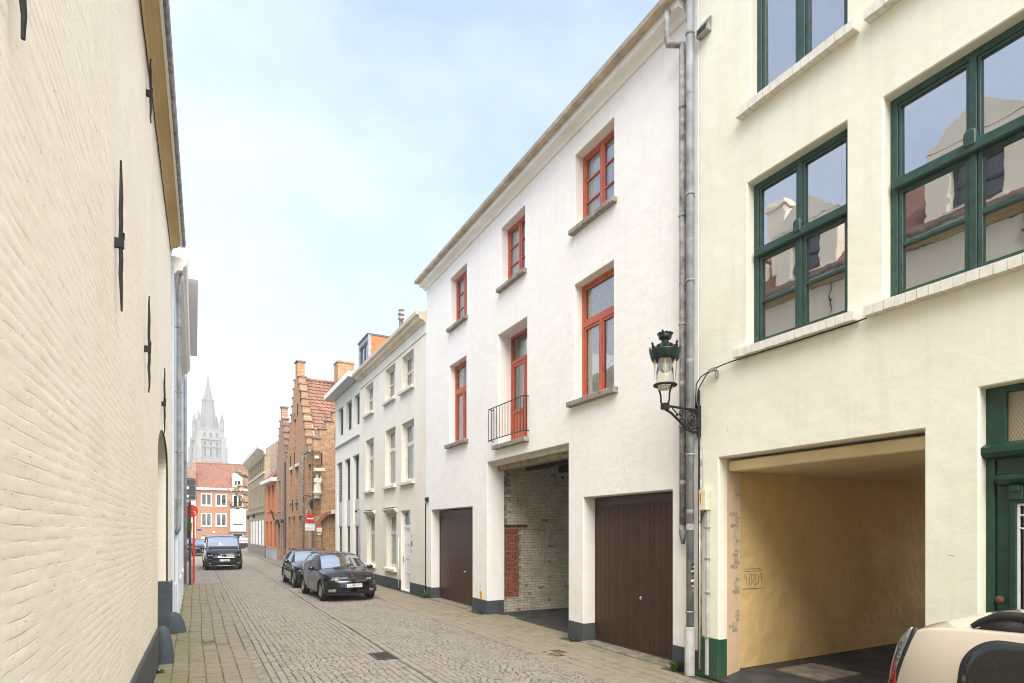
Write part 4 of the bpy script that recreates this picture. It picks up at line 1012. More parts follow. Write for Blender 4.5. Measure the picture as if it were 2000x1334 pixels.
# dormer: front glazed, cheek hung with orange tiles
dm = G().slab(29.3, 31.3, 9.4, 12.0, -1.0, -1.15, [(29.5, 31.1, 10.2, 11.75)]).obj('dormer', M['zinc'], MH, bevel=.005)
G().box(29.3, 31.3, -4.2, -.95, 12.0, 12.08).obj('dormer_roof', M['slate'], dm)
G().box(29.33, 29.40, -4.2, -1.15, 9.4, 12.0).box(31.2, 31.28, -4.2, -1.15, 9.4, 12.0).obj('dormer_cheek', M['tile_orange'], dm)
tm = G().box(-.018, .0, -.19, .19, 0, .29).mesh('tile', M['tile_orange'])
for j in range(9):
    for i in range(7):
        yy = -1.35-i*.385-(0.19 if j % 2 else 0); zz = 9.45+j*.265
        if yy < -4.0: continue
        o = mkobj('tile', tm, dm, (29.325, yy, zz)); o.rotation_euler = (0, R(-3), 0)
window(MH, 29.5, 31.1, 10.2, 11.75, -1.05, [(1, [1, 1])], 'grey_frame', fr=.05, mu=.05, sash=.02)

wl_ = G().tube([(26.75, 0, 3.08), (26.75, .14, 3.14), (26.75, .22, 3.10)], .012, 6).ball((26.75, .22, 3.05), .05).obj('wall_light', M['iron'], None)
wl_.location = (FX, 0, 0); wl_.rotation_euler = (0, 0, R(90)); tag(wl_, 'small iron wall light on the seam of the cream and modern houses', 'wall light')

# ------------------------------------------------------------------ street lamp on its iron bracket
LY, LN = 6.40, 0.68
SL = thing('street_lamp', 'dark green wall-mounted street lantern with clear glass on a scrolled iron bracket', 'street lamp', (FX, LY, 3.69), R(90))
def Z(z): return z-3.69
gl2 = G().lathe([(.135, Z(4.25)), (.168, Z(4.62)), (.170, Z(4.62)), (.137, Z(4.25))], (0, LN, 0), 24)
gl2.obj('lantern_glass', M['glass_lamp'], SL, True)
for k in range(6):
    w = 2*PI*k/6+.3
    G().tube([(.136*math.cos(w), LN+.136*math.sin(w), Z(4.25)), (.169*math.cos(w), LN+.169*math.sin(w), Z(4.63))], .005, 6).obj('glazing_rib', M['cream_plastic'], SL)
G().lathe([(.001, Z(4.43)), (.05, Z(4.435)), (.09, Z(4.475)), (.13, Z(4.56)), (.148, Z(4.63))], (0, LN, 0), 20).obj('diffuser', M['opal'], SL, True)
cap = G().lathe([(.15, Z(4.61)), (.185, Z(4.60)), (.195, Z(4.62)), (.205, Z(4.65)), (.222, Z(4.72)), (.226, Z(4.74)), (.215, Z(4.75)), (.17, Z(4.765)), (.15, Z(4.79)), (.115, Z(4.83)), (.06, Z(4.855)), (.05, Z(4.87)), (.055, Z(4.90)), (.085, Z(4.91)), (.09, Z(4.93)), (.105, Z(4.99)), (.085, Z(4.985)), (.04, Z(4.94)), (.001, Z(4.935))], (0, LN, 0), 28).obj('lamp_cap', M['lamp_green'], SL, True)
def leafcrown(n, r, z, h, wd, lean):
    g = G()
    for k in range(n):
        w = 2*PI*k/n; c_, s_ = math.cos(w), math.sin(w)
        big = h*(1.5 if k % 4 == 0 else .75)
        pts = [(-wd, 0), (-wd*1.2, big*.4), (-wd*.5, big*.5), (-wd*.8, big*.75), (0, big), (wd*.8, big*.75), (wd*.5, big*.5), (wd*1.2, big*.4), (wd, 0)]
        b0 = len(g.v)
        for t in (0, .008):
            for (a, q) in pts:
                rr = r+lean*q+t; g.v.append((rr*c_-a*s_, LN+rr*s_+a*c_, z+q))
        m_ = len(pts); g.f.append(tuple(b0+i for i in range(m_))); g.f.append(tuple(b0+m_+i for i in reversed(range(m_))))
        for i in range(m_): g.f.append((b0+i, b0+m_+i, b0+m_+(i+1) % m_, b0+(i+1) % m_))
    return g
leafcrown(16, .208, Z(4.735), .065, .026, .35).obj('crown_ornament', M['lamp_green'], SL)
leafcrown(12, .098, Z(4.975), .028, .018, .4).obj('crown_ornament', M['lamp_green'], SL)
G().lathe([(.12, Z(4.235)), (.165, Z(4.235)), (.17, Z(4.25)), (.165, Z(4.262)), (.12, Z(4.262))], (0, LN, 0), 24).obj('glass_ring', M['iron'], SL, True)
G().lathe([(.10, Z(4.235)), (.11, Z(4.20)), (.09, Z(4.19)), (.001, Z(4.19))], (0, LN, 0), 20).obj('lamp_base', M['cream_plastic'], SL, True)
gy = G()
for sx in (-1, 1):
    gy.tube([(sx*.15, LN, Z(4.245)), (sx*.12, LN, Z(4.20)), (sx*.09, LN, Z(4.12)), (sx*.085, LN, Z(4.02)), (sx*.05, LN+.0, Z(3.97)), (0, LN, Z(3.955))], .013, 8)
gy.box(-.045, .045, LN-.05, LN+.05, Z(3.90), Z(3.99)).obj('fork', M['iron'], SL, bevel=.006)
br_ = G()
br_.tube([(0, LN, Z(3.955)), (0, LN-.15, Z(3.955)), (0, .25, Z(3.95)), (0, .02, Z(3.955))], .019, 8)
br_.tube([(0, LN-.02, Z(3.90)), (0, LN-.12, Z(3.86)), (0, .36, Z(3.73)), (0, .25, Z(3.65)), (0, .14, Z(3.62)), (0, .02, Z(3.62))], .019, 8)
br_.box(-.03, .03, 0, .025, Z(3.56), Z(4.02))
br_.obj('bracket_arm', M['iron'], SL)
sc_ = G()
def spiral(c, r0, r1, turns, a0, n=34): return [(0, c[0]+(r0+(r1-r0)*i/n)*math.cos(a0+turns*2*PI*i/n), c[1]+(r0+(r1-r0)*i/n)*math.sin(a0+turns*2*PI*i/n)) for i in range(n+1)]
sc_.tube(spiral((.155, Z(3.80)), .125, .02, 1.9, 1.2), .011, 6); sc_.tube(arc((0, .155, Z(3.80)), .135, 0, 360, 24, 'yz'), .010, 6)
sc_.tube(spiral((.36, Z(3.885)), .05, .012, 1.3, 3.6), .010, 6)
sc_.tube([(0, .31, Z(3.76)), (0, .36, Z(3.83)), (0, .46, Z(3.87)), (0, .54, Z(3.93))], .009, 6)
for i in range(8):
    w = i*2*PI/8; sc_.ball((0, .155+.07*math.cos(w), Z(3.80)+.07*math.sin(w)), .018, 6, 5, (.7, 1, 1))
for t in (.2, .5, .8): sc_.ball((0, .25+.25*t, Z(3.70)+.18*t), .018, 6, 5)
sc_.ball((0, .155, Z(3.80)), .03, 8, 6, (.8, 1, 1)); sc_.obj('scroll_ornament', M['iron'], SL)

# ------------------------------------------------------------------ left side: old cream wall close to the camera
LA = R(-90.80)
LROOT = (-0.70, 0, 0)
LH = thing('old_cream_house', 'long old house with thick cream-washed brick wall, iron wall ties and carriage doorway', 'house', LROOT, LA)
# local x runs towards the camera (x = -Y), y points into the street
def wallgrid():
    ys = np.concatenate([np.arange(-15.4, -11, .035), np.arange(-11, -6, .03), np.arange(-6, -2.0, .022)])
    zs = np.concatenate([np.arange(0.0, 7.0, .0135), np.arange(7.0, 8.62, .02)])
    A, B = np.meshgrid(ys, zs, indexing='ij')
    r2 = np.random.default_rng(5)
    def vnoise(a, b, s, seed):
        q = np.random.default_rng(seed).random((512, 512))
        a = a/s+100; b = b/s+100; i, j = np.floor(a).astype(int), np.floor(b).astype(int); fa, fb = a-i, b-j
        fa = fa*fa*(3-2*fa); fb = fb*fb*(3-2*fb); i %= 511; j %= 511
        return (q[i, j]*(1-fa)+q[i+1, j]*fa)*(1-fb)+(q[i, j+1]*(1-fa)+q[i+1, j+1]*fa)*fb
    warp = .020*vnoise(A, B, .6, 1)+.012*vnoise(A, B, .17, 2)
    zz = B+warp; rh = .0665; row = np.floor(zz/rh); fz = zz/rh-row
    bw = .21; xx = A+.5*bw*(row % 2)+.025*vnoise(A, B, .25, 3); colm = np.floor(xx/bw); fx = xx/bw-colm
    dz = np.minimum(fz, 1-fz)*rh; dx = np.minimum(fx, 1-fx)*bw
    e = np.minimum(np.clip(dz/.013, 0, 1), np.clip(dx/.012, 0, 1))
    hb = np.random.default_rng(9).random((400, 700))[(row.astype(int)) % 400, (colm.astype(int)) % 700]
    paint = .35+.65*vnoise(A, B, .35, 4)           # how far the limewash has filled the joints
    rough_ = vnoise(A, B, .9, 12)
    pit = np.clip(vnoise(A*.45, B, .022, 13)-.70, 0, 1)*np.clip(vnoise(A, B, .5, 14)*2-.6, 0, 1)
    dep = -.0022*(1-e)*np.clip(paint*2.2-1.0, .04, 1) + .0020*(hb-.5) + .0012*(vnoise(A*.5, B, .03, 6)-.5) + .0025*(vnoise(A*.6, B, .30, 7)-.5) + .015*(vnoise(A, B, 1.9, 8)-.5)
    # doorway: open from Y 11.3 to 14.2
    n, m = A.shape
    ca, cb = (A[:-1, :-1]+A[1:, 1:])/2, (B[:-1, :-1]+B[1:, 1:])/2
    c0, hw = -12.75, 1.45; t = np.clip((ca-c0)/hw, -1, 1); top = 3.45+.55*np.sqrt(1-t*t)
    keep = ~((np.abs(ca-c0) < hw) & (cb < top))
    idx = np.arange(n*m).reshape(n, m)
    F = np.stack([idx[1:, :-1], idx[:-1, :-1], idx[:-1, 1:], idx[1:, 1:]], -1)[keep]
    V = np.stack([A, dep, B], -1).reshape(-1, 3)
    return V, F
V_, F_ = wallgrid()
me = bpy.data.meshes.new('brick_wall')
me.vertices.add(len(V_)); me.vertices.foreach_set('co', V_.astype(np.float32).ravel())
me.loops.add(F_.size); me.loops.foreach_set('vertex_index', F_.astype(np.int32).ravel())
me.polygons.add(len(F_)); me.polygons.foreach_set('loop_start', np.arange(0, F_.size, 4, dtype=np.int32)); me.polygons.foreach_set('loop_total', np.full(len(F_), 4, dtype=np.int32))
me.update(calc_edges=True); me.validate(); me.materials.append(M['left_cream'])
me.polygons.foreach_set('use_smooth', [True]*len(me.polygons))
mkobj('wall', me, LH)
G().slab(-2.02, 14, 0, 8.62, .0, -.4, [(2, 3.4, 4.4, 6.4), (6, 7.4, 4.4, 6.4), (3.2, 4.4, 0, 2.6)]).obj('wall', M['left_cream'], LH)
G().box(-15.4, -14.21, -.6, -.06, 0, 8.6).box(-11.29, -2.0, -.6, -.06, 0, 8.6).box(-14.21, -11.29, -.6, -.06, 4.05, 8.6).box(-15.4, -15.2, -7, -.5, 0, 8.6).box(-15.4, 14, -7.2, -7, 0, 8.6).box(13.8, 14, -7, -.4, 0, 8.6).obj('inner_wall', M['left_cream'], LH)
# doorway reveal with its own arch and door
ar = G().arch_slab(-14.22, -11.28, 0, 4.1, -14.2, -11.3, 3.45, .55, -.03, -.60, 18)
ar.obj('doorway_reveal', M['left_cream'], LH)
G().box(-14.2, -11.3, -.58, -.50, 0, 4.0).obj('carriage_door', M['dark_wood'], LH)
pl_ = G().box(-14.198, -14.17, -.60, .03, 0, 1.12).box(-15.4, -14.2, -.05, .035, 0, 1.05).obj('plinth', M['plinth_blue'], LH, bevel=.012)
G().prof([(-.05, 0), (.045, 0), (.035, .55), (.02, .58), (-.05, .58)], -11.3, 14).obj('plinth', M['plinth_grey'], LH, fix=True)
# guard stones at the doorway
def guard(x, label, sc, lean):
    g = G(); n = 14
    prof_ = [(.17, 0), (.175, .12), (.165, .3), (.15, .45), (.125, .54), (.07, .60), (.001, .62)]
    rr = random.Random(int(abs(x)*10))
    for r_, z in prof_:
        for k in range(n):
            w = 2*PI*k/n; q = r_*(1+rr.uniform(-.06, .06))
            g.v.append((q*math.cos(w)*sc[0], q*math.sin(w)*sc[1]+lean*z, z*sc[2]))
    for i in range(len(prof_)-1):
        for k in range(n): g.f.append((i*n+k, i*n+(k+1) % n, (i+1)*n+(k+1) % n, (i+1)*n+k))
    o = g.obj('guard_stone', M['plinth_blue'], None, True)
    p = Matrix.Rotation(LA, 4, 'Z') @ Vector((x, .11, 0)); o.location = (p.x+LROOT[0], p.y, 0.0); o.rotation_euler = (0, 0, LA)
    return tag(o, label, 'guard stone')
guard(-11.12, 'tall narrow dark guard stone on the near side of the cream doorway', (.75, .75, 1.0), -.05)
o = guard(-14.45, 'squat dark guard stone on the far side of the cream doorway', (1.1, 1.35, .72), -.12)
# iron wall ties
def tie(x, z0, z1, label):
    r_ = random.Random(int(z0*100)); g = G(); n = 12; p = []
    for i in range(n+1):
        t = i/n; p.append((x+r_.uniform(-.008, .008), .05+r_.uniform(-.004, .004), z0+(z1-z0)*t))
    g.tube(p, [.008+.008*min(1, 4*min(i, n-i)/n) for i in range(n+1)], 6)
    zm = z0+(z1-z0)*.45
    g.box(x-.018, x+.018, -.01, .072, zm-.04, zm+.04); g.tube([(x-.01, .06, zm+.02), (x-.035, .065, zm+.05), (x-.035, .065, zm+.11)], .009, 6)
    return g.obj('wall_tie', M['iron'], LH)
for x, z0, z1 in ((-6.1, 4.06, 5.36), (-8.95, 3.95, 5.2), (-12.2, 3.9, 5.07), (-9.2, 7.6, 8.45), (-3.0, 4.12, 5.3), (-5.4, 7.6, 8.45)):
    tie(x, z0, z1, '')
# eaves: ochre plaster cove, boards, gutter
G().prof([(-.1, 8.45), (.02, 8.45), (.05, 8.52), (.10, 8.545), (.11, 8.58), (.20, 8.60), (.205, 8.66), (-.1, 8.7)], -15.3, 14).obj('eaves_cornice', M['cornice_ochre'], LH, fix=True)
G().prof([(.20, 8.585), (.235, 8.585), (.235, 8.75), (.20, 8.75)], -15.35, 14).obj('eaves_board', M['cornice_white'], LH, fix=True)
G().prof([(.236, 8.64), (.27, 8.63), (.29, 8.66), (.30, 8.72), (.285, 8.72), (.27, 8.66), (.236, 8.66)], -15.4, 14).obj('gutter', M['zinc_old'], LH, fix=True)
G().tube([(x, .016+.004*math.sin(x*9), 8.42+.012*math.sin(x*3.1)) for x in np.arange(-15.35, -2, .25)], .007, 5).obj('eaves_cable', M['iron'], LH)
# tiled roof and wall dormers above the eaves (seen mirrored in the green windows)
rs = (3.3, 3.6)
g = tiles(lambda u, v, h: (-15.4+u*.24, .22-v*.28*.74-h*.67, 8.72+v*.28*.67+h*.74), 122, 16, wave=.04, k=4)
g.obj('roof_tiles', M['roof_red'], LH)['kind'] = 'stuff'
G().prof([(.2, 8.66), (-3.5, 12.0), (-7.2, 8.6), (-7.2, 8.5), (-3.5, 11.9), (.1, 8.58)], -15.4, 14).obj('roof', M['roof_brown'], LH, fix=True)
for xc in (-12.9, -10.0, -6.2, -2.0):
    dw = G().slab(xc-.95, xc+.95, 8.68, 10.35, .02, -.3, [(xc-.45, xc+.45, 8.95, 10.0)]).obj('dormer', M['left_cream'], LH, bevel=.02)
    G().prof([(.03, 0), (-.31, 0), (-.31, 1), (.03, 1)], -.1, .1)
    gd = G().add([(xc-.95, .02, 10.35), (xc+.95, .02, 10.35), (xc, .02, 11.1), (xc-.95, -.3, 10.35), (xc+.95, -.3, 10.35), (xc, -.3, 11.1)], [(1, 0, 2), (3, 4, 5), (0, 3, 5, 2), (4, 1, 2, 5)])
    gd.obj('dormer_gable', M['left_cream'], dw, fix=True)
    G().box(xc-.95, xc+.95, -2.2, -.3, 8.68, 10.3).obj('dormer_side', M['left_cream'], dw)
    for sg_ in (-1, 1):
        G().hexa([(xc, -.28, 11.02), (xc, -2.6, 11.02), (xc+sg_*0.98, -2.6, 10.17), (xc+sg_*0.98, -.28, 10.17), (xc, -.28, 11.027), (xc, -2.6, 11.09), (xc+sg_*0.98, -2.6, 10.24), (xc+sg_*0.98, -.28, 10.24)]).obj('dormer_roof', M['roof_red'], dw, fix=True)
    window(LH, xc-.45, xc+.45, 8.95, 10.0, -.15, [(1, [1, 1]), (1, [1, 1])], 'grey_frame', fr=.05, mu=.04, tr=.04, sash=.02, glass='glass_far')
    sill(LH, xc-.45, xc+.45, 8.95, 'pale_sill', .08, .08, -.1, .1)
for xc in (-11.5, -4.2):
    G().box(xc-.3, xc+.3, -1.5, -.9, 9.3, 11.9).box(xc-.35, xc+.35, -1.55, -.85, 11.7, 11.8).obj('chimney', M['left_cream'], LH, bevel=.02)

# ---- grey houses beyond it on the left
LG = thing('grey_house', 'pale grey rendered house with moulded cornice and downpipe beyond the old cream wall', 'house', (-.42, 15.45, 0), R(-90), off=(-15.45, 0, 0))
G().slab(-25.6, -15.45, 0, 8.2, 0, -.35, [(-18.6, -17.4, .9, 2.7), (-21.4, -20.2, .9, 2.7), (-24.2, -23.0, 0, 2.6), (-18.6, -17.4, 4.2, 6.3), (-21.4, -20.2, 4.2, 6.3)]).obj('wall', M['grey_plaster'], LG)
G().box(-25.6, -15.45, -7, -.35, 0, 8.1).obj('house_body', M['grey_plaster'], LG)
G().prof([(-.3, 8.05), (.03, 8.06), (.05, 8.12), (.17, 8.15), (.18, 8.22), (.24, 8.27), (.27, 8.42), (-.3, 8.46)], -25.6, -15.5).obj('cornice', M['cornice_white'], LG, fix=True)
pipe(LG, [(-15.7, .16, 8.15), (-15.7, .12, 7.9), (-15.75, .09, 7.75), (-15.75, .09, 2.35), (-15.77, .08, 2.2), (-15.8, .02, 2.1)], .05, 'zinc', brackets=[(-15.75, .09, z) for z in (6.9, 5.4, 4.0, 2.9)])
G().box(-25.6, -15.45, 0, .04, 0, .95).obj('plinth', M['grey_plaster'], LG, bevel=.01)
for x in (-16.1, -17.3, -18.9, -20.0, -21.6, -22.8): G().box(x-.18, x+.18, .001, .07, .0, 2.9).obj('pilaster', M['grey_plaster'], LG, bevel=.008)
for x in (-18.0, -20.8): sill(LG, x-.6, x+.6, .98, 'pale_sill', .11, .08, -.1, .06)
for (a, b, c, d) in [(-18.6, -17.4, .98, 2.7), (-21.4, -20.2, .98, 2.7), (-18.6, -17.4, 4.2, 6.3), (-21.4, -20.2, 4.2, 6.3)]: window(LG, a, b, c, d, -.15, [(1.6, [1, 1]), (1, [1])], 'white_frame', glass='glass_far')
LG2 = thing('tall_grey_house', 'taller pale grey house with wide overhanging white eave behind the first grey house', 'house', (-.40, 25.7, 0), R(-90.0), off=(-25.7, 0, 0))
G().slab(-37, -25.7, 0, 11.9, 0, -.35, [(-28.2, -27, .9, 2.8), (-31.2, -30, .9, 2.8), (-28.2, -27, 4.2, 6.3), (-31.2, -30, 4.2, 6.3)]).obj('wall', M['grey_plaster'], LG2)
G().box(-37, -25.7, -7, -.35, 0, 11.8).obj('house_body', M['grey_plaster'], LG2)
G().prof([(-.3, 11.85), (.50, 11.85), (.50, 12.15), (.47, 12.17), (-.3, 12.2)], -37, -25.72).obj('eave', M['cornice_white'], LG2, fix=True)
for (a, b, c, d) in [(-28.2, -27, .9, 2.8), (-31.2, -30, .9, 2.8), (-28.2, -27, 4.2, 6.3), (-31.2, -30, 4.2, 6.3)]: window(LG2, a, b, c, d, -.15, [(1.6, [1, 1]), (1, [1])], 'white_frame', glass='glass_far')
pipe(LG2, [(-26.2, .06, 11.8), (-26.2, .06, 7), (-26.2, .06, .1)], .05, 'zinc')

# ------------------------------------------------------------------ brick houses beyond the side street
BA = math.atan2(14.5, -.8)
def bhouse(name, label, s0, P0=(6.05, 35.5), a=BA):
    return thing(name, label, 'house', (P0[0]+s0*math.cos(a), P0[1]+s0*math.sin(a), 0), a, off=(s0, 0, 0))
def steps(root, c, hw, z0, n, dz, dx, th, mat, topw, toph, ops=(), y0=0.0):
    """stepped gable in layers with a coping stone on every step"""
    gw = G()
    for k in range(n):
        a, b = c-hw+dx*k, c+hw-dx*k; za, zb = z0+dz*k, z0+dz*(k+1)
        gw.slab(a, b, za, zb, y0, y0-th, [(o[0], o[1], max(o[2], za), min(o[3], zb)) for o in ops if o[2] < zb and o[3] > za])
    zt = z0+dz*n
    gw.box(c-topw, c+topw, y0-th, y0, zt, zt+toph)
    gbl = gw.obj('stepped_gable', M[mat], root)
    for k in range(n):
        for sg_ in (-1, 1):
            e = c+sg_*(hw-dx*k); i_ = e-sg_*(dx+.06); z = z0+dz*(k+1)
            G().prof([(y0+.06, z), (y0+.06, z+.05), (y0-th/2, z+.11), (y0-th-.06, z+.05), (y0-th-.06, z)], min(e+sg_*.06, i_), max(e+sg_*.06, i_)).obj('coping_stone', M['coping'], gbl, fix=True)
    z = zt+toph
    G().box(c-topw-.07, c+topw+.07, y0-th-.07, y0+.07, z, z+.09).obj('coping_stone', M['coping'], gbl)
    return gbl
def farwin(root, a, b, c, d, y=-.16, rows=((1.5, (1, 1)), (1, (1, 1))), mat='olive_frame', glass='glass_far', sl='stone_sill', fr=.06, sv=True):
    w = window(root, a, b, c, d, y, [(h, list(cc)) for h, cc in rows], mat, fr=fr, tr=.06, mu=.05, sash=.02, glass=glass)
    if sv: sill(root, a, b, c, sl, .08, .09, -.1, .06)
    return w
BH = bhouse('gabled_brick_house', 'orange brick corner house with tall stepped gable, tiled roof and statue on its side wall', 0)
BOPS = [(3.23, 4.11, .9, 3.14), (5.18, 6.01, .9, 3.14), (6.73, 7.5, .9, 3.12), (4.11, 5.18, 4.08, 6.35), (6.06, 6.95, 4.1, 6.3), (.61, 1.49, 3.95, 6.15), (.55, 1.05, .7, 3.0)]
G().slab(0, 8.1, 0, 6.85, 0, -.4, BOPS).obj('wall', M['brick_orange'], BH)
for (a, b, c, d) in BOPS: farwin(BH, a, b, c, d)
for (a, b, c, d) in BOPS[3:5]: G().box(a-.08, b+.08, -.05, .02, d, d+.2).obj('lintel', M['pale_stone'], BH)
steps(BH, 4.75, 3.3, 6.85, 10, .52, .29, .45, 'brick_orange', .33, 1.05, [(4.9, 5.6, 7.5, 9.5)])
G().arch_slab(4.75, 5.75, 9.45, 10.0, 4.9, 5.6, 9.5, .35, .03, -.02, 10).box(4.9, 5.6, -.42, -.25, 7.5, 9.9).obj('gable_niche', M['brick_pink'], BH)
# near roof slope, ridge square to the street
ridge_x, ridge_z, ev_x, ev_z = 4.75, 12.05, 1.2, 6.95
nv = 21
def slope(u, v, h):
    t = v/nv; return (ev_x+(ridge_x-ev_x)*t-h*.82, -.45-u*.27, ev_z+(ridge_z-ev_z)*t+h*.57)
tiles(slope, 26, nv, wave=.06, thick=.03, k=5).obj('roof_tiles', M['roof_orange'], BH)['kind'] = 'stuff'
g = G().hexa([(ev_x, -7.6, ev_z-.2), (8.3, -7.6, ev_z-.2), (8.3, -.3, ev_z-.2), (ev_x, -.3, ev_z-.2), (ridge_x-.02, -7.6, ridge_z-.03), (ridge_x+.02, -7.6, ridge_z-.03), (ridge_x+.02, -.3, ridge_z-.03), (ridge_x-.02, -.3, ridge_z-.03)])
g.obj('roof', M['roof_brown'], BH)
rt = G().lathe([(.12, -.16), (.14, .16)], (0, 0, 0), 10, 'y').mesh('ridge_tile', M['roof_orange'], True)
for i in range(22): mkobj('ridge_tile', rt, BH, (ridge_x, -.65-i*.31, ridge_z+.02))
G().prof([(-.45, 6.9), (-.62, 6.9), (-.62, 7.0), (-.45, 7.0)], 1.1, 1.3).obj('lead_flashing', M['zinc'], BH)
# lead flashing up the junction of gable and slope
G().tube([slope(-.05, v, .06) for v in range(0, nv+1, 1)], .06, 6).obj('lead_flashing', M['zinc'], BH)
G().box(3.2, 4.1, -3.3, -2.25, 10.2, 13.25).box(3.15, 4.15, -3.35, -2.2, 13.1, 13.2).obj('chimney', M['brick_orange_side'], BH)
# body and the stepped side wall towards the side street
G().box(.42, 8.1, -7.6, -.41, 0, 6.85).obj('house_body', M['brick_orange_side'], BH)
# side wall faces the camera: plane x = 0, runs back along -y ; built in a turned frame
def turned(g): g.v = [(p[1], p[0], p[2]) for p in g.v]; g.f = [tuple(reversed(f)) for f in g.f]; return g
sw = G().arch_slab(-6, 0.0, 0, 3.62, -1.95, -.36, 2.38, .80, 0.0, .42, 18).slab(-6, 0, 3.62, 6.9, 0.0, .42, [])
zz_ = 6.9
for k, (nn_, zt) in enumerate([(0, 7.55), (-.34, 8.12), (-.72, 8.62), (-1.1, 9.18), (-1.5, 9.75), (-1.9, 10.3)]):
    sw.slab(-6, nn_-.001, zz_, zt, 0.0, .42, []); zz_ = zt
sdw = turned(sw).obj('side_wall', M['brick_orange_side'], BH)
for k, (nn_, zt) in enumerate([(0, 7.55), (-.34, 8.12), (-.72, 8.62), (-1.1, 9.18), (-1.5, 9.75)]):
    G().box(-.06, .48, nn_-.42, nn_+.05, zt, zt+.09).obj('coping_stone', M['coping'], sdw)
# arch ring of stretchers
for i in range(19):
    w = PI*i/18; cx, cz = -1.155, 2.38
    a0, a1 = w-PI/38, w+PI/38
    P8 = []
    for xx in (-.02, .05):
        for (aa, rr) in ((a0, (.795, .80)), (a1, (.795, .80)), (a1, (1.0, 1.0)), (a0, (1.0, 1.0))):
            P8.append((xx, cx-rr[0]*math.cos(aa), cz+rr[1]*math.sin(aa)))
    G().hexa(P8).obj('arch_brick', M['red_brick'], sdw, fix=True)
G().box(-.10, .12, -.46, -.16, 2.10, 2.36).box(-.06, .12, -.42, -.2, 1.92, 2.10).obj('corbel', M['pale_stone'], sdw, bevel=.02)
G().box(-.05, .1, -1.3, -1.0, 3.18, 3.42).obj('keystone', M['pale_stone'], sdw, bevel=.02)
G().box(.43, .60, -2.2, -.2, 0, 3.5).obj('arch_infill', M['brick_arch'], BH)
# annex roof
tiles(lambda u, v, h: (.45+u*.25, -.05-v*.26-h*.7, 6.95+v*.28+h*.7), 4, 13, wave=.05, k=4).obj('roof_tiles', M['roof_orange'], BH)['kind'] = 'stuff'
G().prof([(.12, 6.75), (.25, 6.78), (.27, 6.9), (.12, 6.92)], .1, 1.6).obj('gutter', M['zinc'], BH, fix=True)
pipe(BH, [(2.35, .10, 6.9), (2.35, .10, 6.5), (2.35, .08, .3)], .05, 'zinc_old', brackets=[(2.35, .09, z) for z in (5, 3, 1.5)])
G().lathe([(.055, 6.5), (.09, 6.62), (.10, 6.74), (.07, 6.76)], (2.35, .10, 0), 10).obj('hopper', M['zinc'], BH)
for x, z in ((2.9, 6.3), (3.4, 10.3), (4.3, 9.6), (5.3, 6.6), (6.5, 6.5), (5.9, 3.5), (4.5, 3.5)): G().box(x-.03, x+.03, 0, .05, z, z+.75).obj('wall_tie', M['iron'], BH)
for n_, z in ((-.45, 6.0), (-1.25, 7.6)): G().box(-.05, 0, n_-.03, n_+.03, z, z+.75).obj('wall_tie', M['iron'], sdw)
G().box(-.06, .02, -.30, -.05, 6.38, 6.55).obj('date_stone', M['pale_stone'], sdw)
# statue under its canopy
ST = thing('statue', 'weathered pale stone statue of a robed figure holding a child on a wall corbel', 'statue', (6.22, 35.28, 4.40), 0)
def statue():
    bm = bmesh.new()
    def ell(c, r):
        m_ = Matrix.Translation(c) @ Matrix.Diagonal((r[0], r[1], r[2], 1)); bmesh.ops.create_uvsphere(bm, u_segments=20, v_segments=14, radius=1, matrix=m_)
    n = 26
    def ring(rx, ry, z, cx=0, cy=0, fold=.0):
        return [bm.verts.new((cx+rx*math.cos(2*PI*k/n)*(1+fold*math.sin(7*2*PI*k/n)), cy+ry*math.sin(2*PI*k/n)*(1+fold*math.sin(7*2*PI*k/n)), z)) for k in range(n)]
    R_ = [ring(.21, .16, 0, 0, 0, .10), ring(.20, .15, .12, 0, 0, .09), ring(.185, .135, .35, .01, 0, .08), ring(.17, .125, .52, .02, 0, .06), ring(.16, .115, .62, .02, 0, .03), ring(.175, .12, .74, .01, 0, .02), ring(.155, .10, .82, .0, 0, .01), ring(.06, .06, .87, 0, 0, 0), ring(.05, .05, .90, 0, 0, 0)]
    for a, b in zip(R_[:-1], R_[1:]):
        for k in range(n): bm.faces.new((a[k], a[(k+1) % n], b[(k+1) % n], b[k]))
    bm.faces.new(list(reversed(R_[0]))); bm.faces.new(R_[-1])
    ell((0, -.01, .96), (.075, .085, .095)); ell((0, -.085, .955), (.014, .02, .022)); ell((0, .02, .95), (.10, .085, .13))
    ell((0, -.005, 1.055), (.075, .08, .04))
    ell((.17, -.10, .70), (.085, .075, .13)); ell((.18, -.12, .86), (.05, .055, .06)); ell((.14, -.14, .58), (.05, .05, .10))
    ell((.12, -.09, .62), (.10, .07, .045)); ell((-.16, -.05, .68), (.05, .06, .13)); ell((-.13, -.12, .60), (.045, .09, .04)); ell((-.08, -.18, .60), (.035, .035, .03))
    me = bpy.data.meshes.new('robed_figure'); bm.to_mesh(me); bm.free()
    o = bpy.data.objects.new('tmp', me); COL.objects.link(o)
    md = o.modifiers.new('r', 'REMESH'); md.mode = 'VOXEL'; md.voxel_size = .016; md.use_smooth_shade = True
    dg = bpy.context.evaluated_depsgraph_get(); m2 = bpy.data.meshes.new_from_object(o.evaluated_get(dg)); bpy.data.objects.remove(o)
    m2.name = 'robed_figure'; m2.materials.clear(); m2.materials.append(M['pale_stone']); return m2
mkobj('robed_figure', statue(), ST)
G().lathe([(.05, -.36), (.10, -.30), (.13, -.2), (.22, -.08), (.26, -.05), (.26, 0.0), (.001, 0.0)], (0, .0, 0), 12).box(-.16, .16, 0, .3, -.34, -.02).obj('corbel', M['pale_stone'], ST)
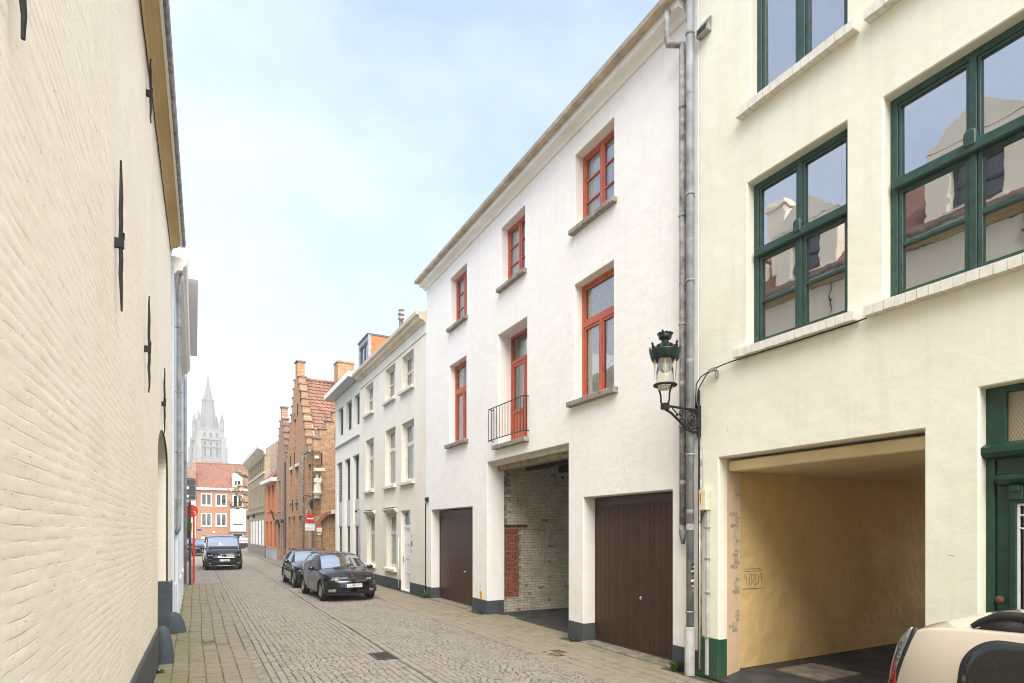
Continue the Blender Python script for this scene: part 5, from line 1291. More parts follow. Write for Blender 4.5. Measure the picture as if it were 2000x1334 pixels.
G().prof([(-.02, 1.18), (-.32, 1.22), (-.32, 1.38), (-.02, 1.42)], -.22, .36).obj('canopy', M['pale_stone'], ST, fix=True)
for o in ST.children: pass
# ornate iron lantern by the corner
il = G(); il.tube([(0, 0, .2), (-.25, 0, .3), (-.45, 0, .25), (-.5, 0, .1)], .02, 6); il.tube(arc((-.22, 0, .1), .13, 0, 340, 16, 'xz'), .015, 6); il.tube(arc((-.38, 0, .05), .09, 0, 340, 14, 'xz'), .013, 6); il.lathe([(.03, -.5), (.09, -.3), (.10, -.02), (.02, .06)], (-.02, 0, 0), 8)
o = il.obj('iron_lantern', M['iron'], None); o.location = (5.98, 35.7, 3.95); tag(o, 'ornate black iron lantern on the corner of the gabled brick house', 'lantern')
ss = G().box(-.16, .16, -.01, .01, -.12, .12).obj('street_name_plate', M['grey_panel'], None); ss.location = (5.90, 36.9, 3.35); ss.rotation_euler = (0, 0, BA+PI); tag(ss, 'small grey street name plate under the iron lantern', 'street sign')

# ---- second gabled house
B2 = bhouse('narrow_gabled_house', 'narrow reddish brick house with small stepped gable beside the corner house', 8.1)
B2O = [(8.3, 9.2, 3.65, 5.85), (10.3, 11.1, 3.65, 5.85), (8.4, 9.3, .15, 2.95), (9.75, 10.2, .15, 2.6), (10.45, 11.3, .75, 2.95)]
G().slab(8.105, 11.85, 0, 7.2, 0, -.4, B2O).obj('wall', M['brick_pink'], B2)
G().box(8.105, 11.85, -7, -.4, 0, 7.2).obj('house_body', M['brick_pink'], B2)
for i, (a, b, c, d) in enumerate(B2O):
    farwin(B2, a, b, c, d, mat='olive_frame' if i < 2 else 'brown_wood', sv=i < 2)
steps(B2, 9.98, 1.75, 7.2, 6, .5, .22, .4, 'brick_pink', .22, .9)
G().hexa([(8.2, -7, 7.1), (11.8, -7, 7.1), (11.8, -.3, 7.1), (8.2, -.3, 7.1), (9.96, -7, 10), (10.0, -7, 10), (10.0, -.3, 10), (9.96, -.3, 10)]).obj('roof', M['roof_brown'], B2)
G().tube([(8.25, .08, 7.0), (8.25, .08, 1.0)], .07, 8).obj('downpipe', M['slate'], B2)
for x in (8.85, 10.9): G().box(x-.3, x+.3, 0, .3, 2.75, 3.02).obj('shop_lantern', M['brown_wood'], B2, bevel=.02)
fl = G().tube([(11.6, .05, 3.3), (11.6, .5, 3.75)], .02, 6); fl.prof([(.12, 2.6), (.5, 3.7), (.42, 3.72), (.08, 2.75)], 11.5, 11.7)
fl = fl.obj('furled_flag', M['black_paint'], None, fix=True); fl.location = (6.05, 35.5, 0); fl.rotation_euler = (0, 0, BA); tag(fl, 'dark furled flag on a short pole beside the orange house', 'flag')
# ---- orange house
OR = bhouse('orange_house', 'low bright orange rendered house with white eaves gutter', 11.85)
OO = [(12.9, 14.0, 3.75, 5.75), (14.6, 15.7, 3.75, 5.75), (12.1, 13.2, .9, 2.95), (13.9, 14.9, .9, 2.95), (15.6, 16.7, .9, 2.95)]
G().slab(11.855, 17.1, 0, 6.0, 0, -.35, OO).obj('wall', M['orange_plaster'], OR)
G().box(11.855, 17.1, -7, -.35, 0, 6.0).obj('house_body', M['orange_plaster'], OR)
for i, (a, b, c, d) in enumerate(OO): farwin(OR, a, b, c, d, -.12, mat='orange_plaster' if i < 2 else 'red_frame', rows=((1, (1, 1)),))
G().slab(11.855, 17.1, 0, .85, .03, -.02, []).obj('plinth', M['grey_panel'], OR)
G().prof([(0, 5.95), (.40, 5.95), (.42, 6.2), (0, 6.25)], 11.8, 17.1).obj('eaves_gutter', M['cornice_white'], OR, fix=True)
tiles(lambda u, v, h: (11.86+u*.25, .3-v*.25-h*.6, 6.2+v*.24+h*.8), 21, 14, wave=.05, k=3).obj('roof_tiles', M['roof_red'], OR)['kind'] = 'stuff'
G().prof([(.3, 6.15), (-3.3, 9.4), (-7, 6.1)], 11.86, 17.1).obj('roof', M['roof_brown'], OR, fix=True)
# ---- beige brick house
BB = thing('beige_brick_house', 'tall beige brick house with heavy white cornice and white ground-floor shutters', 'house', (5.12, 52.9, 0), R(91.0), off=(0, 0, 0))
TB = [(1.2+i*1.75, 2.05+i*1.75, 7.55, 8.35) for i in range(7)]; MB_ = [(1.2+i*1.75, 2.05+i*1.75, 4.35, 6.25) for i in range(7)]; GB = [(1.2+i*2.6, 2.3+i*2.6, .95, 3.1) for i in range(4)]
G().slab(0, 14.2, 0, 9.0, 0, -.4, TB+MB_+GB).obj('wall', M['brick_beige'], BB)
G().box(.0, 14.2, -8, -.4, 0, 9.0).obj('house_body', M['brick_rough'], BB)
for (a, b, c, d) in TB+MB_: farwin(BB, a, b, c, d, -.14, rows=((1.4, (1, 1)), (1, (1,))))
for (a, b, c, d) in GB:
    farwin(BB, a, b, c, d, -.14)
    for x0_, x1_ in ((a-.58, a-.03), (b+.03, b+.58)): G().box(x0_, x1_, .02, .07, c, d).box(x0_+.06, x1_-.06, .07, .085, c+.08, c+1.0).box(x0_+.06, x1_-.06, .07, .085, c+1.1, d-.08).obj('shutter', M['white_frame'], BB)
G().prof([(0, 8.55), (.08, 8.6), (.10, 8.75), (.42, 8.95), (.62, 9.0), (.65, 9.25), (0, 9.35)], -.4, 14.3).obj('cornice', M['cornice_white'], BB, fix=True)
for i in range(18): G().box(.3+i*.78, .45+i*.78, 0, .36, 8.58, 8.93).obj('cornice_bracket', M['cornice_cream'], BB)
G().prof([(0, 7.0), (.09, 7.02), (.10, 7.14), (0, 7.18)], 0, 14.2).obj('string_course', M['pale_sill'], BB, fix=True)
G().prof([(0, 3.75), (.12, 3.78), (.12, 3.9), (0, 3.95)], 0, 14.2).obj('string_course', M['coping'], BB, fix=True)
G().box(-.02, .5, -.39, .03, 0, 8.6).obj('corner_pilaster', M['brick_beige'], BB)
G().slab(0, 14.2, 0, .9, .05, -.02, []).obj('plinth', M['coping'], BB)
G().hexa([(.0, -8, 9), (14.2, -8, 9), (14.2, 0, 9), (0, 0, 9), (.0, -8, 9.02), (14.2, -8, 9.02), (14.2, -4.2, 12.4), (0, -4.2, 12.4)]).obj('roof', M['brick_rough'], BB, fix=True)
il = G().tube([(0, 0, 0), (-.5, 0, .25), (-.75, 0, .2)], .03, 6).lathe([(.05, -.45), (.16, -.35), (.2, -.05), (.24, 0), (.1, .12)], (-.75, 0, .1), 8)
il.v = [tuple(.65*q for q in p) for p in il.v]
for k, (yy, lab) in enumerate(((56.2, 'dark wall lantern on the beige house above its nearest shutter'), (62.6, 'dark wall lantern on the beige house near its far end'))):
    o = il.obj('wall_lantern', M['black_paint'], None); o.location = (5.02, yy, 3.55); tag(o, lab, 'lantern', 'lanterns on the beige house')

# ------------------------------------------------------------------ far end of the street
# local x = -X, y = towards the camera
def fhouse(name, label, X0, Y): return thing(name, label, 'house', (X0, Y, 0), PI, off=(-X0, 0, 0))
FH = fhouse('red_brick_house', 'red brick house with large red tiled roof closing the end of the street', .1, 86)
def fx(*r): return (-r[1], -r[0], r[2], r[3])
FO = [fx(.66, 1.93, 5.48, 7.10), fx(2.36, 3.68, 5.48, 7.08), fx(4.35, 5.62, 5.13, 7.02), fx(6.27, 7.5, 5.43, 6.9), fx(.66, 1.93, 2.84, 4.56), fx(2.36, 3.68, 2.83, 4.53), fx(6.27, 7.5, 2.74, 4.46), fx(4.43, 5.54, 0, 1.78), fx(6.27, 7.4, .4, 1.7), fx(.68, 3.61, 0, 1.62)]
G().slab(-14, -.1, 0, 7.6, 0, -.35, FO).obj('wall', M['brick_far'], FH)
G().box(-14, -.1, -8, -.6, 0, 7.5).obj('house_body', M['brick_far'], FH)
for i, (a, b, c, d) in enumerate(FO[:7]): window(FH, a, b, c, d, -.03, [(1, [1, 1])], 'white_frame', fr=.11, mu=.10, sash=.03, glass='glass_far'); sill(FH, a, b, c, 'white_frame', .06, .08, -.1, .05)
window(FH, *FO[8], -.1, [(1, [1, 1])], 'dark_wood', fr=.08, mu=.08, glass='glass_far')
for i, (a, b, c, d) in enumerate(FO[4:6]):
    for sd in (0, 1):
        x0_, x1_ = (a+.1, a+.62) if sd else (b-.1, b-.62)
        o = drape(x0_, x1_, c+.1, d-.1, -.20, .04, 4, taper=(lambda t, x0_=x0_, x1_=x1_: x1_+(x0_-x1_)*.75*t**1.5), n=20, m=8).obj('curtain', M['white_frame'], None, True)
        o.location = (.1, 86, 0); o.rotation_euler = (0, 0, PI); o.data.transform(Matrix.Translation((.1, 0, 0)))
        tag(o, 'white tied-back curtain, %s half of the %s lower window of the red brick house' % (('left', 'right')[sd], ('left', 'middle')[i]), 'curtain')
G().box(-5.93, -4.10, 0, .55, 2.24, 4.98).obj('bay', M['white_frame'], FH, bevel=.03)
G().slab(-5.93, -4.10, 2.24, 4.98, .60, .551, [(-5.65, -4.38, 2.95, 4.55)]).box(-6.0, -4.03, 0, .66, 2.16, 2.24).box(-6.0, -4.03, 0, .66, 4.98, 5.08).obj('bay_frame', M['cornice_white'], FH)
for j in range(14): G().box(-5.63, -4.40, .56, .585, 3.12+j*.10, 3.21+j*.10).obj('shutter_slat', M['cornice_white'], FH)
G().box(-5.63, -4.40, .555, .57, 2.95, 3.1).obj('bay_gap', M['black_paint'], FH)
rl = G()
for x in (-5.98, -4.02): rl.box(x-.02, x+.02, .02, .6, 5.95, 6.0).box(x-.02, x+.02, .56, .6, 5.08, 6.0)
rl.box(-6, -4, .56, .6, 5.95, 6.0)
for i in range(15): rl.box(-5.9+i*.13, -5.88+i*.13, .57, .59, 5.08, 5.95)
rl.obj('balcony_rail', M['black_paint'], FH)
G().slab(-5.75, -4.22, 0, 2.0, .06, -.1, [(-5.54, -4.43, 0, 1.78)]).obj('door_surround', M['pale_stone'], FH)
G().box(-5.54, -4.43, -.3, -.2, 0, 1.78).obj('front_door', M['dark_wood'], FH)
G().arch_slab(-3.8, -.5, 0, 2.2, -3.61, -.68, 1.62, .30, .012, -.05, 16).obj('garage_arch', M['brick_far'], FH)
gd_ = G().box(-3.63, -.66, -.25, -.2, 0, 1.95).obj('garage_door', M['white_frame'], FH)
for i in range(12): G().box(-3.62+i*.247, -3.62+(i+1)*.247-.015, -.2, -.185, 0, 1.95).obj('plank', M['white_frame'], gd_)
for x in (-2.55, -1.75): G().box(x-.08, x+.08, -.187, -.175, 1.28, 1.45).obj('door_light', M['black_paint'], gd_)
G().box(-2.3, -2.0, 0, .05, 1.95, 2.2).obj('keystone', M['pale_stone'], FH)
sn = G().box(-.71, -.19, .0, .03, 2.27, 2.45).obj('street_name_sign', M['plate_blue'], FH)
G().prof([(0, 7.5), (.25, 7.55), (.3, 7.8), (0, 7.85)], -14, -.1).obj('eaves_gutter', M['cornice_white'], FH, fix=True)
nu_, nv_ = 56, 14
tiles(lambda u, v, h: (-14+u*.248, .25-v*.27-h*.6, 7.78+v*.255+h*.7), nu_, nv_, wave=.15, thick=.07, k=4).obj('roof_tiles', M['roof_red'], FH)['kind'] = 'stuff'
G().prof([(.2, 7.7), (-3.6, 11.22), (-8, 7.5)], -14, -.1).obj('roof', M['roof_brown'], FH, fix=True)
rm_ = G().lathe([(.14, -.18), (.17, .18)], (0, 0, 0), 8, 'x').mesh('ridge_tile', M['roof_orange'], True)
for i in range(38): mkobj('ridge_tile', rm_, FH, (-.3-i*.36, -3.58, 11.35))
dm2 = G().slab(-5.54, -4.32, 8.0, 9.75, .0, -.1, [(-5.35, -4.51, 8.2, 9.5)]).box(-5.54, -5.44, -2.2, -.1, 8, 9.75).box(-4.42, -4.32, -2.2, -.1, 8, 9.75).obj('dormer', M['white_frame'], FH)
G().prof([(0, 0), (.0, .001)], 0, .001)
G().lathe([(.62, -2.2), (.62, .06), (.001, .06)], (-4.93, 0, 9.45), 20, 'y').obj('dormer_roof', M['white_frame'], dm2)
window(FH, -5.35, -4.51, 8.2, 9.5, -.02, [(1, [1, 1])], 'white_frame', fr=.08, mu=.08, sash=.02, glass='glass_far')
# neighbour on the left, dark boarded upper floor
DH = fhouse('dark_fronted_house', 'narrow house with black boarded upper storey left of the red brick house', .08, 85.8)
G().slab(-.06, 6, 0, 8.9, 0, -.3, [(.34, 1.25, 4.25, 6.06), (1.9, 2.9, 4.25, 6.06), (.4, 1.3, .1, 3.2)]).obj('wall', M['pale_sill'], DH)
G().box(-.06, 6, -8, -.3, 0, 8.8).obj('house_body', M['pale_sill'], DH)
for z0_, z1_ in ((7.34, 8.71), (6.30, 7.24)):
    bp_ = G().box(-.06, 6, .0, .28, z0_, z1_).obj('fascia_panel', M['black_paint'], DH)
    G().box(-.07, 6, .28, .32, (z0_+z1_)/2-.03, (z0_+z1_)/2+.03).obj('panel_rail', M['slate'], bp_)
    G().box(.72, 1.02, .281, .30, z0_+.2, z0_+.52).obj('house_plate', M['sign_white'], bp_)
for a, b, c, d in ((.34, 1.25, 4.25, 6.06), (1.9, 2.9, 4.25, 6.06)): window(DH, a, b, c, d, -.06, [(2, [1, 1]), (1, [1])], 'white_frame', fr=.09, mu=.08, tr=.12, sash=.02, glass='glass_far')
G().box(.4, 1.3, -.2, -.1, .1, 3.2).obj('front_door', M['dark_wood'], DH)
tiles(lambda u, v, h: (-.02+u*.25, .25-v*.27-h*.6, 8.95+v*.255+h*.7), 24, 6, wave=.08, k=3).obj('roof_tiles', M['roof_brown'], DH)['kind'] = 'stuff'
G().prof([(.2, 8.85), (-1.5, 10.45), (-8, 8.8)], -.05, 6).obj('roof', M['roof_brown'], DH, fix=True)
G().box(-.04, .42, -1.6, -.9, 9.6, 11.05).box(-.06, .44, -1.62, -.88, 10.95, 11.1).obj('chimney', M['brick_pink'], DH)
# hedge ball on the left
def foliage(n, c, r, seed, s=.06):
    rr = np.random.default_rng(seed); d = rr.normal(size=(n, 3)); d /= np.linalg.norm(d, axis=1)[:, None]
    rad = rr.uniform(.72, 1.03, (n, 1))**.6; p = np.array(c)+d*rad*np.array(r)
    a = rr.normal(size=(n, 3)); a /= np.linalg.norm(a, axis=1)[:, None]; b = np.cross(a, rr.normal(size=(n, 3))); b /= np.linalg.norm(b, axis=1)[:, None]
    sz = rr.uniform(.6, 1.3, (n, 1))*s
    V = np.stack([p-a*sz, p+b*sz*.55, p+a*sz, p-b*sz*.55], 1).reshape(-1, 3)
    g = G(); g.v = [tuple(x) for x in V]; g.f = [(4*i, 4*i+1, 4*i+2, 4*i+3) for i in range(n)]; return g
HB = thing('clipped_bush', 'rounded clipped green bush at the left beyond the red sign post', 'bush', (-1.0, 56, 0))
foliage(2600, (0, 0, 2.6), (.75, .75, 1.3), 3, .10).obj('crown', M['leaf'], HB)
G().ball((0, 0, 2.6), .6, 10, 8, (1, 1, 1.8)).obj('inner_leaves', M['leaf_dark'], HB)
G().tube([(0, 0, 0), (0, 0, 1.7)], [.09, .06], 8).obj('trunk', M['bark'], HB)
# pollarded tree by the far house
TR = thing('pollarded_tree', 'bare pollarded plane tree with knobbly limbs in front of the red brick house', 'tree', (5.95, 74, 0))
G().tube([(0, 0, 0), (-.05, 0, 2.5), (0.1, 0, 5), (0, 0, 8.6)], [.32, .27, .22, .13], 10).obj('trunk', M['bark'], TR, True)
rr = random.Random(4); kn = G()
for i in range(10):
    z = 4.4+i*.50+rr.uniform(-.15, .15); sgn = -1 if i % 3 else 1; ln_ = rr.uniform(1.4, 2.6) if sgn < 0 else rr.uniform(.6, 1.4)
    P = [(0, 0, z)]; dirx = sgn; y = 0; zz_ = z; sl_ = rr.uniform(-.10, .16)
    for k in range(1, 7):
        t = k/6; y += rr.uniform(-.3, .25); zz_ += sl_+rr.uniform(-.12, .2)
        P.append((dirx*ln_*t+rr.uniform(-.1, .1), y, zz_+.2*math.sin(t*5+i)))
    g_ = G().tube(P, [.14, .12, .115, .10, .12, .11, .09], 7)
    for k in range(2, 7):
        for q in range(3):
            p = P[k]; g_.ball((p[0]+rr.uniform(-.12, .12), p[1]+rr.uniform(-.12, .12), p[2]+rr.uniform(-.08, .14)), rr.uniform(.08, .16), 7, 5)
        if k > 3:
            for q in range(4):
                e = (P[k][0]+rr.uniform(-.25, .15), P[k][1]+rr.uniform(-.2, .2), P[k][2]+rr.uniform(.1, .55)); g_.tube([P[k], e], [.05, .015], 5)
    g_.obj('limb', M['bark'], TR, True)

# ------------------------------------------------------------------ church tower
TW = thing('church_tower', 'hazy pale church tower with slender crocketed spire and corner pinnacles behind the roofs', 'tower', (8.2, 478, 0), R(11))
hw = 9.2
tb = G()
for s_, z0_, z1_ in ((hw+.7, 0, 50), (hw, 50, 60), (hw-.6, 60, 74)): tb.box(-s_, s_, -s_, s_, z0_, z1_)
tb.obj('tower_body', M['tower_stone'], TW)
bt = G()
for sx in (-1, 1):
    for sy in (-1, 1):
        for z0_, z1_, e in ((0, 52, 2.6), (52, 63, 1.7), (63, 70, .8)):
            cx, cy = sx*(hw-1.3), sy*(hw-1.3); bt.box(cx-1.6, cx+1.6, min(cy, sy*(hw+e)), max(cy, sy*(hw+e)), z0_, z1_); bt.box(min(cx, sx*(hw+e)), max(cx, sx*(hw+e)), cy-1.59, cy+1.59, z0_, z1_-.02)
bt.obj('buttress', M['tower_stone'], TW)
for fy in (-1,):
    for i in (-1, 0, 1):
        for z0_, z1_, w_ in ((55, 61.5, .75), (63.2, 65.2, .7), (69.2, 71.8, .6)):
            y = -(hw-.0 if z1_ < 62 else hw-.6) if z0_ < 60 else -(hw-.6)
            y = -(hw if z0_ < 60 else hw-.6)
            G().box(i*4.0-w_, i*4.0+w_, y-.03, y+.4, z0_, z1_).lathe([(.001, y-.03), (w_, y-.03), (w_, y+.3)], (i*4.0, 0, z1_), 12, 'y').obj('belfry_window', M['tower_void'], TW)
            G().box(i*4.0-w_-.5, i*4.0-w_-.05, y-.3, y, z0_-1, z1_+.6).box(i*4.0+w_+.05, i*4.0+w_+.5, y-.3, y, z0_-1, z1_+.6).obj('window_jamb', M['tower_stone'], TW)
for i in (-1, 0, 1):
    x = hw
    G().box(x-.4, x+.03, i*4-.7, i*4+.7, 55, 61.5).obj('belfry_window', M['tower_void'], TW)
for z in (52, 62.3, 67.5): G().box(-hw-.25, hw+.25, -hw-.25, hw+.25, z-.25, z+.25).obj('string_course', M['tower_stone'], TW)
pp = G()
for i in range(24):
    t = -hw+.9+i*(2*hw-1.8)/23
    pp.box(t-.22, t+.22, -hw+.5, -hw+.75, 74, 75.3).box(hw-.75, hw-.5, t-.22, t+.22, 74, 75.3)
pp.box(-hw+.4, hw-.4, -hw+.45, -hw+.8, 75.3, 75.6).obj('parapet', M['tower_stone'], TW)
def octa(g, r0, r1, z0, z1, c=(0, 0)):
    b = len(g.v)
    for r_, z in ((r0, z0), (r1, z1)):
        for k in range(8):
            w = 2*PI*(k+.5)/8; g.v.append((c[0]+r_*math.cos(w), c[1]+r_*math.sin(w), z))
    for k in range(8): g.f.append((b+k, b+(k+1) % 8, b+8+(k+1) % 8, b+8+k))
sp_ = G(); octa(sp_, 5.9, 3.5, 74, 96); octa(sp_, 3.5, 3.0, 96, 97); octa(sp_, 4.0, 4.0, 96.2, 97.2); octa(sp_, 2.9, .4, 97.2, 111.2)
spire = sp_.obj('spire', M['tower_spire'], TW)
ck = G()
for k in range(8):
    w = 2*PI*(k+.5)/8
    for i in range(16):
        t = i/16; r_ = 5.9-2.4*t; z = 74.5+22*t; ck.ball((r_*math.cos(w), r_*math.sin(w), z), .42, 5, 4)
    for i in range(9):
        t = i/9; r_ = 2.9-2.5*t; z = 98+13*t; ck.ball((r_*math.cos(w), r_*math.sin(w), z), .34, 5, 4)
    ck.tube([(4.0*math.cos(w), 4.0*math.sin(w), 96.2), (4.1*math.cos(w), 4.1*math.sin(w), 99.0)], [.28, .08], 5)
    ck.tube([(5.95*math.cos(w), 5.95*math.sin(w), 74), (3.55*math.cos(w), 3.55*math.sin(w), 96)], .22, 5)
ck.obj('crockets', M['tower_stone'], spire)['kind'] = 'stuff'
for k in range(8):
    w = 2*PI*k/8
    G().box(-.4, .4, 3.0, 3.35, 92, 95.5).obj('spire_light', M['tower_void'], spire).rotation_euler = (0, 0, w)
G().lathe([(.3, 111), (.7, 111.6), (.35, 112), (.9, 112.6), (.4, 113.1), (.25, 113.8), (.45, 114.2), (.05, 115.2)], (0, 0, 0), 8).obj('finial', M['tower_stone'], TW)
for sx in (-1, 1):
    for sy in (-1, 1):
        g_ = G(); c = (sx*(hw-1.7), sy*(hw-1.7)); octa(g_, 1.6, 1.55, 74, 80.6, c); pn = g_.obj('pinnacle', M['tower_brick'], TW)
        g_ = G(); octa(g_, 1.75, 1.75, 80.6, 81.0, c); octa(g_, 1.35, .12, 81.0, 87.4, c)
        for i in range(6):
            for k in range(4): w = PI/2*k; r_ = 1.35-1.2*i/6; g_.ball((c[0]+r_*math.cos(w), c[1]+r_*math.sin(w), 81.5+5.5*i/6), .25, 5, 4)
        g_.ball((c[0], c[1], 87.5), .4, 6, 5); g_.obj('pinnacle_spirelet', M['tower_spire'], pn)

# ------------------------------------------------------------------ signs
SP = thing('red_sign_post', 'round red sign seen from behind on a brown post with an orange-red pipe beside it', 'road sign', (-.18, 27.0, 0))
G().tube([(0, 0, 0), (0, 0, 3.28)], .052, 10).lathe([(.052, 3.26), (.03, 3.36), (.01, 3.46)], (0, 0, 0), 8).obj('brown_post', M['post_brown'], SP)
G().tube([(.13, .05, .05), (.13, .05, 2.95)], .042, 10).obj('red_post', M['post_red'], SP)
G().lathe([(.001, .05), (.245, .05), (.25, .055), (.25, .08), (.001, .085)], (.04, .0, 2.98), 30, 'y').obj('sign_disc', M['post_red'], SP)
G().box(.10, .19, .035, .049, 2.84, 2.96).obj('sticker', M['sign_white'], SP)
def noentry(name, label, loc, rz, txt):
    t = thing(name, label, 'road sign', loc, rz)
    G().tube([(0, 0, 0), (0, 0, 3.08)], .035, 10).obj('post', M['zinc'], t)
    G().lathe([(.001, .07), (.24, .07), (.245, .06), (.245, .045), (.001, .045)], (0, 0, 2.86), 32, 'y').obj('sign_disc', M['sign_red'], t)
    G().box(-.18, .18, .071, .076, 2.825, 2.895).obj('white_bar', M['sign_white'], t)
    pl = G().box(-.26, .26, .045, .065, 2.20, 2.57).obj('supplementary_plate', M['sign_white'], t, bevel=.01)
    if txt:
        mm = lambda z: Matrix.Translation((0, .0665, z)) @ Matrix.Rotation(PI, 4, 'Z') @ Matrix.Rotation(PI/2, 4, 'X')
        text_obj('plate_lettering', 'UITGEZONDERD', .062, M['ink'], pl, mm(2.50), .0005, .95)
        b = G()
        for cx in (.12, -.10):
            for q in (-.05, .05): b.tube(arc((cx+q, .067, 2.32), .035, 0, 360, 14, 'xz'), .004, 4)
            b.tube([(cx-.05, .067, 2.32), (cx-.02, .067, 2.38), (cx+.04, .067, 2.38), (cx, .067, 2.32), (cx-.02, .067, 2.38)], .004, 4)
        b.obj('bicycle_symbol', M['ink'], pl)
    return t
noentry('no_entry_sign', 'red and white no entry sign with white plate below beside the brick corner house', (5.57, 33.9, 0), PI+R(9), True)
noentry('no_entry_sign', 'distant no entry sign with white plate at the far corner of the beige house', (5.35, 69.5, .0), PI+R(5), False)

# ------------------------------------------------------------------ small street things
def wpt(label, x, y, sx, sy, rows, mat):
    g = G().slab(-sx, sx, -sy, sy, .012, -.02, [(-sx+.03+i*(2*sx-.06)/rows+.008, -sx+.03+(i+1)*(2*sx-.06)/rows-.008, -sy+.04, sy-.04) for i in range(rows)])
    g.v = [(p[0], p[2], p[1]) for p in g.v]; g.f = [tuple(reversed(f)) for f in g.f]
    o = g.obj('drain_grate', M[mat], None); o.location = (x, y, 0); return tag(o, label, 'drain grate')
wpt('dark slotted drain grate in the cobbled lane', 2.86, 10.0, .17, .30, 8, 'steel_dark')
wpt('rusty drain cover in the right pavement', 5.62, 8.75, .17, .24, 6, 'rust')
def weed(name, label, x, y, n, h, seed):
    rr = random.Random(seed); t = thing(name, label, 'weed', (x, y, 0)); g = G(); st = G()
    for i in range(n):
        a = rr.uniform(0, 2*PI); l = h*rr.uniform(.5, 1.1); tilt = rr.uniform(.2, .9); w = rr.uniform(.012, .022)
        dx, dy = math.cos(a)*math.sin(tilt), math.sin(a)*math.sin(tilt); dz = math.cos(tilt); ox, oy = rr.uniform(-.06, .06), rr.uniform(-.04, .04)
        px, py = -math.sin(a)*w, math.cos(a)*w; b = len(g.v)
        for t_, ww in ((.15, .3), (.5, 1), (.8, .7), (1, .05)):
            cx, cy, cz = ox+dx*l*t_, oy+dy*l*t_, dz*l*t_-.25*l*t_*t_*math.sin(tilt)+.005
            g.v += [(cx-px*ww, cy-py*ww, cz), (cx+px*ww, cy+py*ww, cz)]
        for k in range(3): g.f.append((b+2*k, b+2*k+1, b+2*k+3, b+2*k+2))
        st.tube([(ox, oy, 0), (ox+dx*l*.3, oy+dy*l*.3, dz*l*.3)], .003, 4)
    g.obj('leaves', M['leaf'], t); st.obj('stems', M['leaf_dark'], t)
weed('weed', 'bright green weed at the foot of the drainpipes', 6.53, 6.80, 46, .20, 1)
weed('weed', 'leafy weed against the dark plinth left of the far garage door', 6.55, 18.0, 40, .36, 2)
weed('weed', 'low dry weed under the middle of the cream house', 6.55, 22.2, 26, .12, 3)

weed('weed', 'small tuft of weed at the foot of the white pier left of the nearer garage', 6.54, 9.62, 16, .07, 6)
weed('weed', 'thin green weed along the foot of the old cream wall before the guard stone', -.46, 10.35, 22, .08, 7)
weed('weed', 'small weed by the dark plinth of the pier between passage and far garage', 6.55, 14.2, 14, .07, 8)
def bicycle(label, loc, rz, mat):
    b = thing('bicycle', label, 'bicycle', loc, rz, 'parked bicycles')
    for x in (-.52, .52):
        w = G().tube(arc((x, 0, .34), .325, 0, 360, 28, 'xz'), .02, 6, False).obj('wheel', M['rubber'], b)
        G().tube(arc((x, 0, .34), .30, 0, 360, 24, 'xz'), .008, 5, False).obj('rim', M['steel'], w)
        sp = G()
        for k in range(14): a_ = 2*PI*k/14; sp.tube([(x, 0, .34), (x+.3*math.cos(a_), 0, .34+.3*math.sin(a_))], .002, 3)
        sp.obj('spokes', M['steel'], w)
        G().tube(arc((x, 0, .34), .355, 10, 170, 14, 'xz'), .014, 4).obj('mudguard', M[mat], b)
    f = G(); bb = (-.08, 0, .30); st = (-.24, 0, .78); hd = (.36, 0, .80)
    for p, q in ((bb, st), (bb, hd), (st, (.33, 0, .70)), (bb, (-.52, 0, .34)), ((-.22, 0, .72), (-.52, 0, .34)), (hd, (.52, 0, .34)), (hd, (.33, 0, .98))): f.tube([p, q], .016, 6)
    f.obj('frame', M[mat], b)
    G().ball((-.27, 0, .90), .12, 8, 6, (1.1, .7, .35)).tube([st, (-.26, 0, .88)], .012, 6).obj('saddle', M['rubber'], b)
    G().tube([(.22, -.28, 1.02), (.32, -.18, 1.04), (.34, 0, 1.0), (.32, .18, 1.04), (.22, .28, 1.02)], .012, 6).obj('handlebar', M['steel'], b)
    G().tube(arc((-.08, .04, .30), .09, 0, 360, 14, 'xz'), .008, 4).box(-.1, -.06, .05, .14, .12, .14).box(-.1, -.06, -.14, -.05, .46, .48).obj('crank', M['steel'], b)
    G().box(-.75, -.35, -.06, .06, .70, .715).tube([(-.7, .06, .70), (-.53, .05, .36)], .006, 4).obj('carrier', M['steel'], b)
bicycle('bicycle leaning at the orange house wall', (4.92, 50.6, .03), R(84), 'black_paint')
bicycle('bicycle parked against the left house beyond the red sign post', (-.42, 47.5, 0), R(95), 'steel')
bicycle('second bicycle behind the first one on the left', (-.55, 49.6, 0), R(88), 'black_paint')

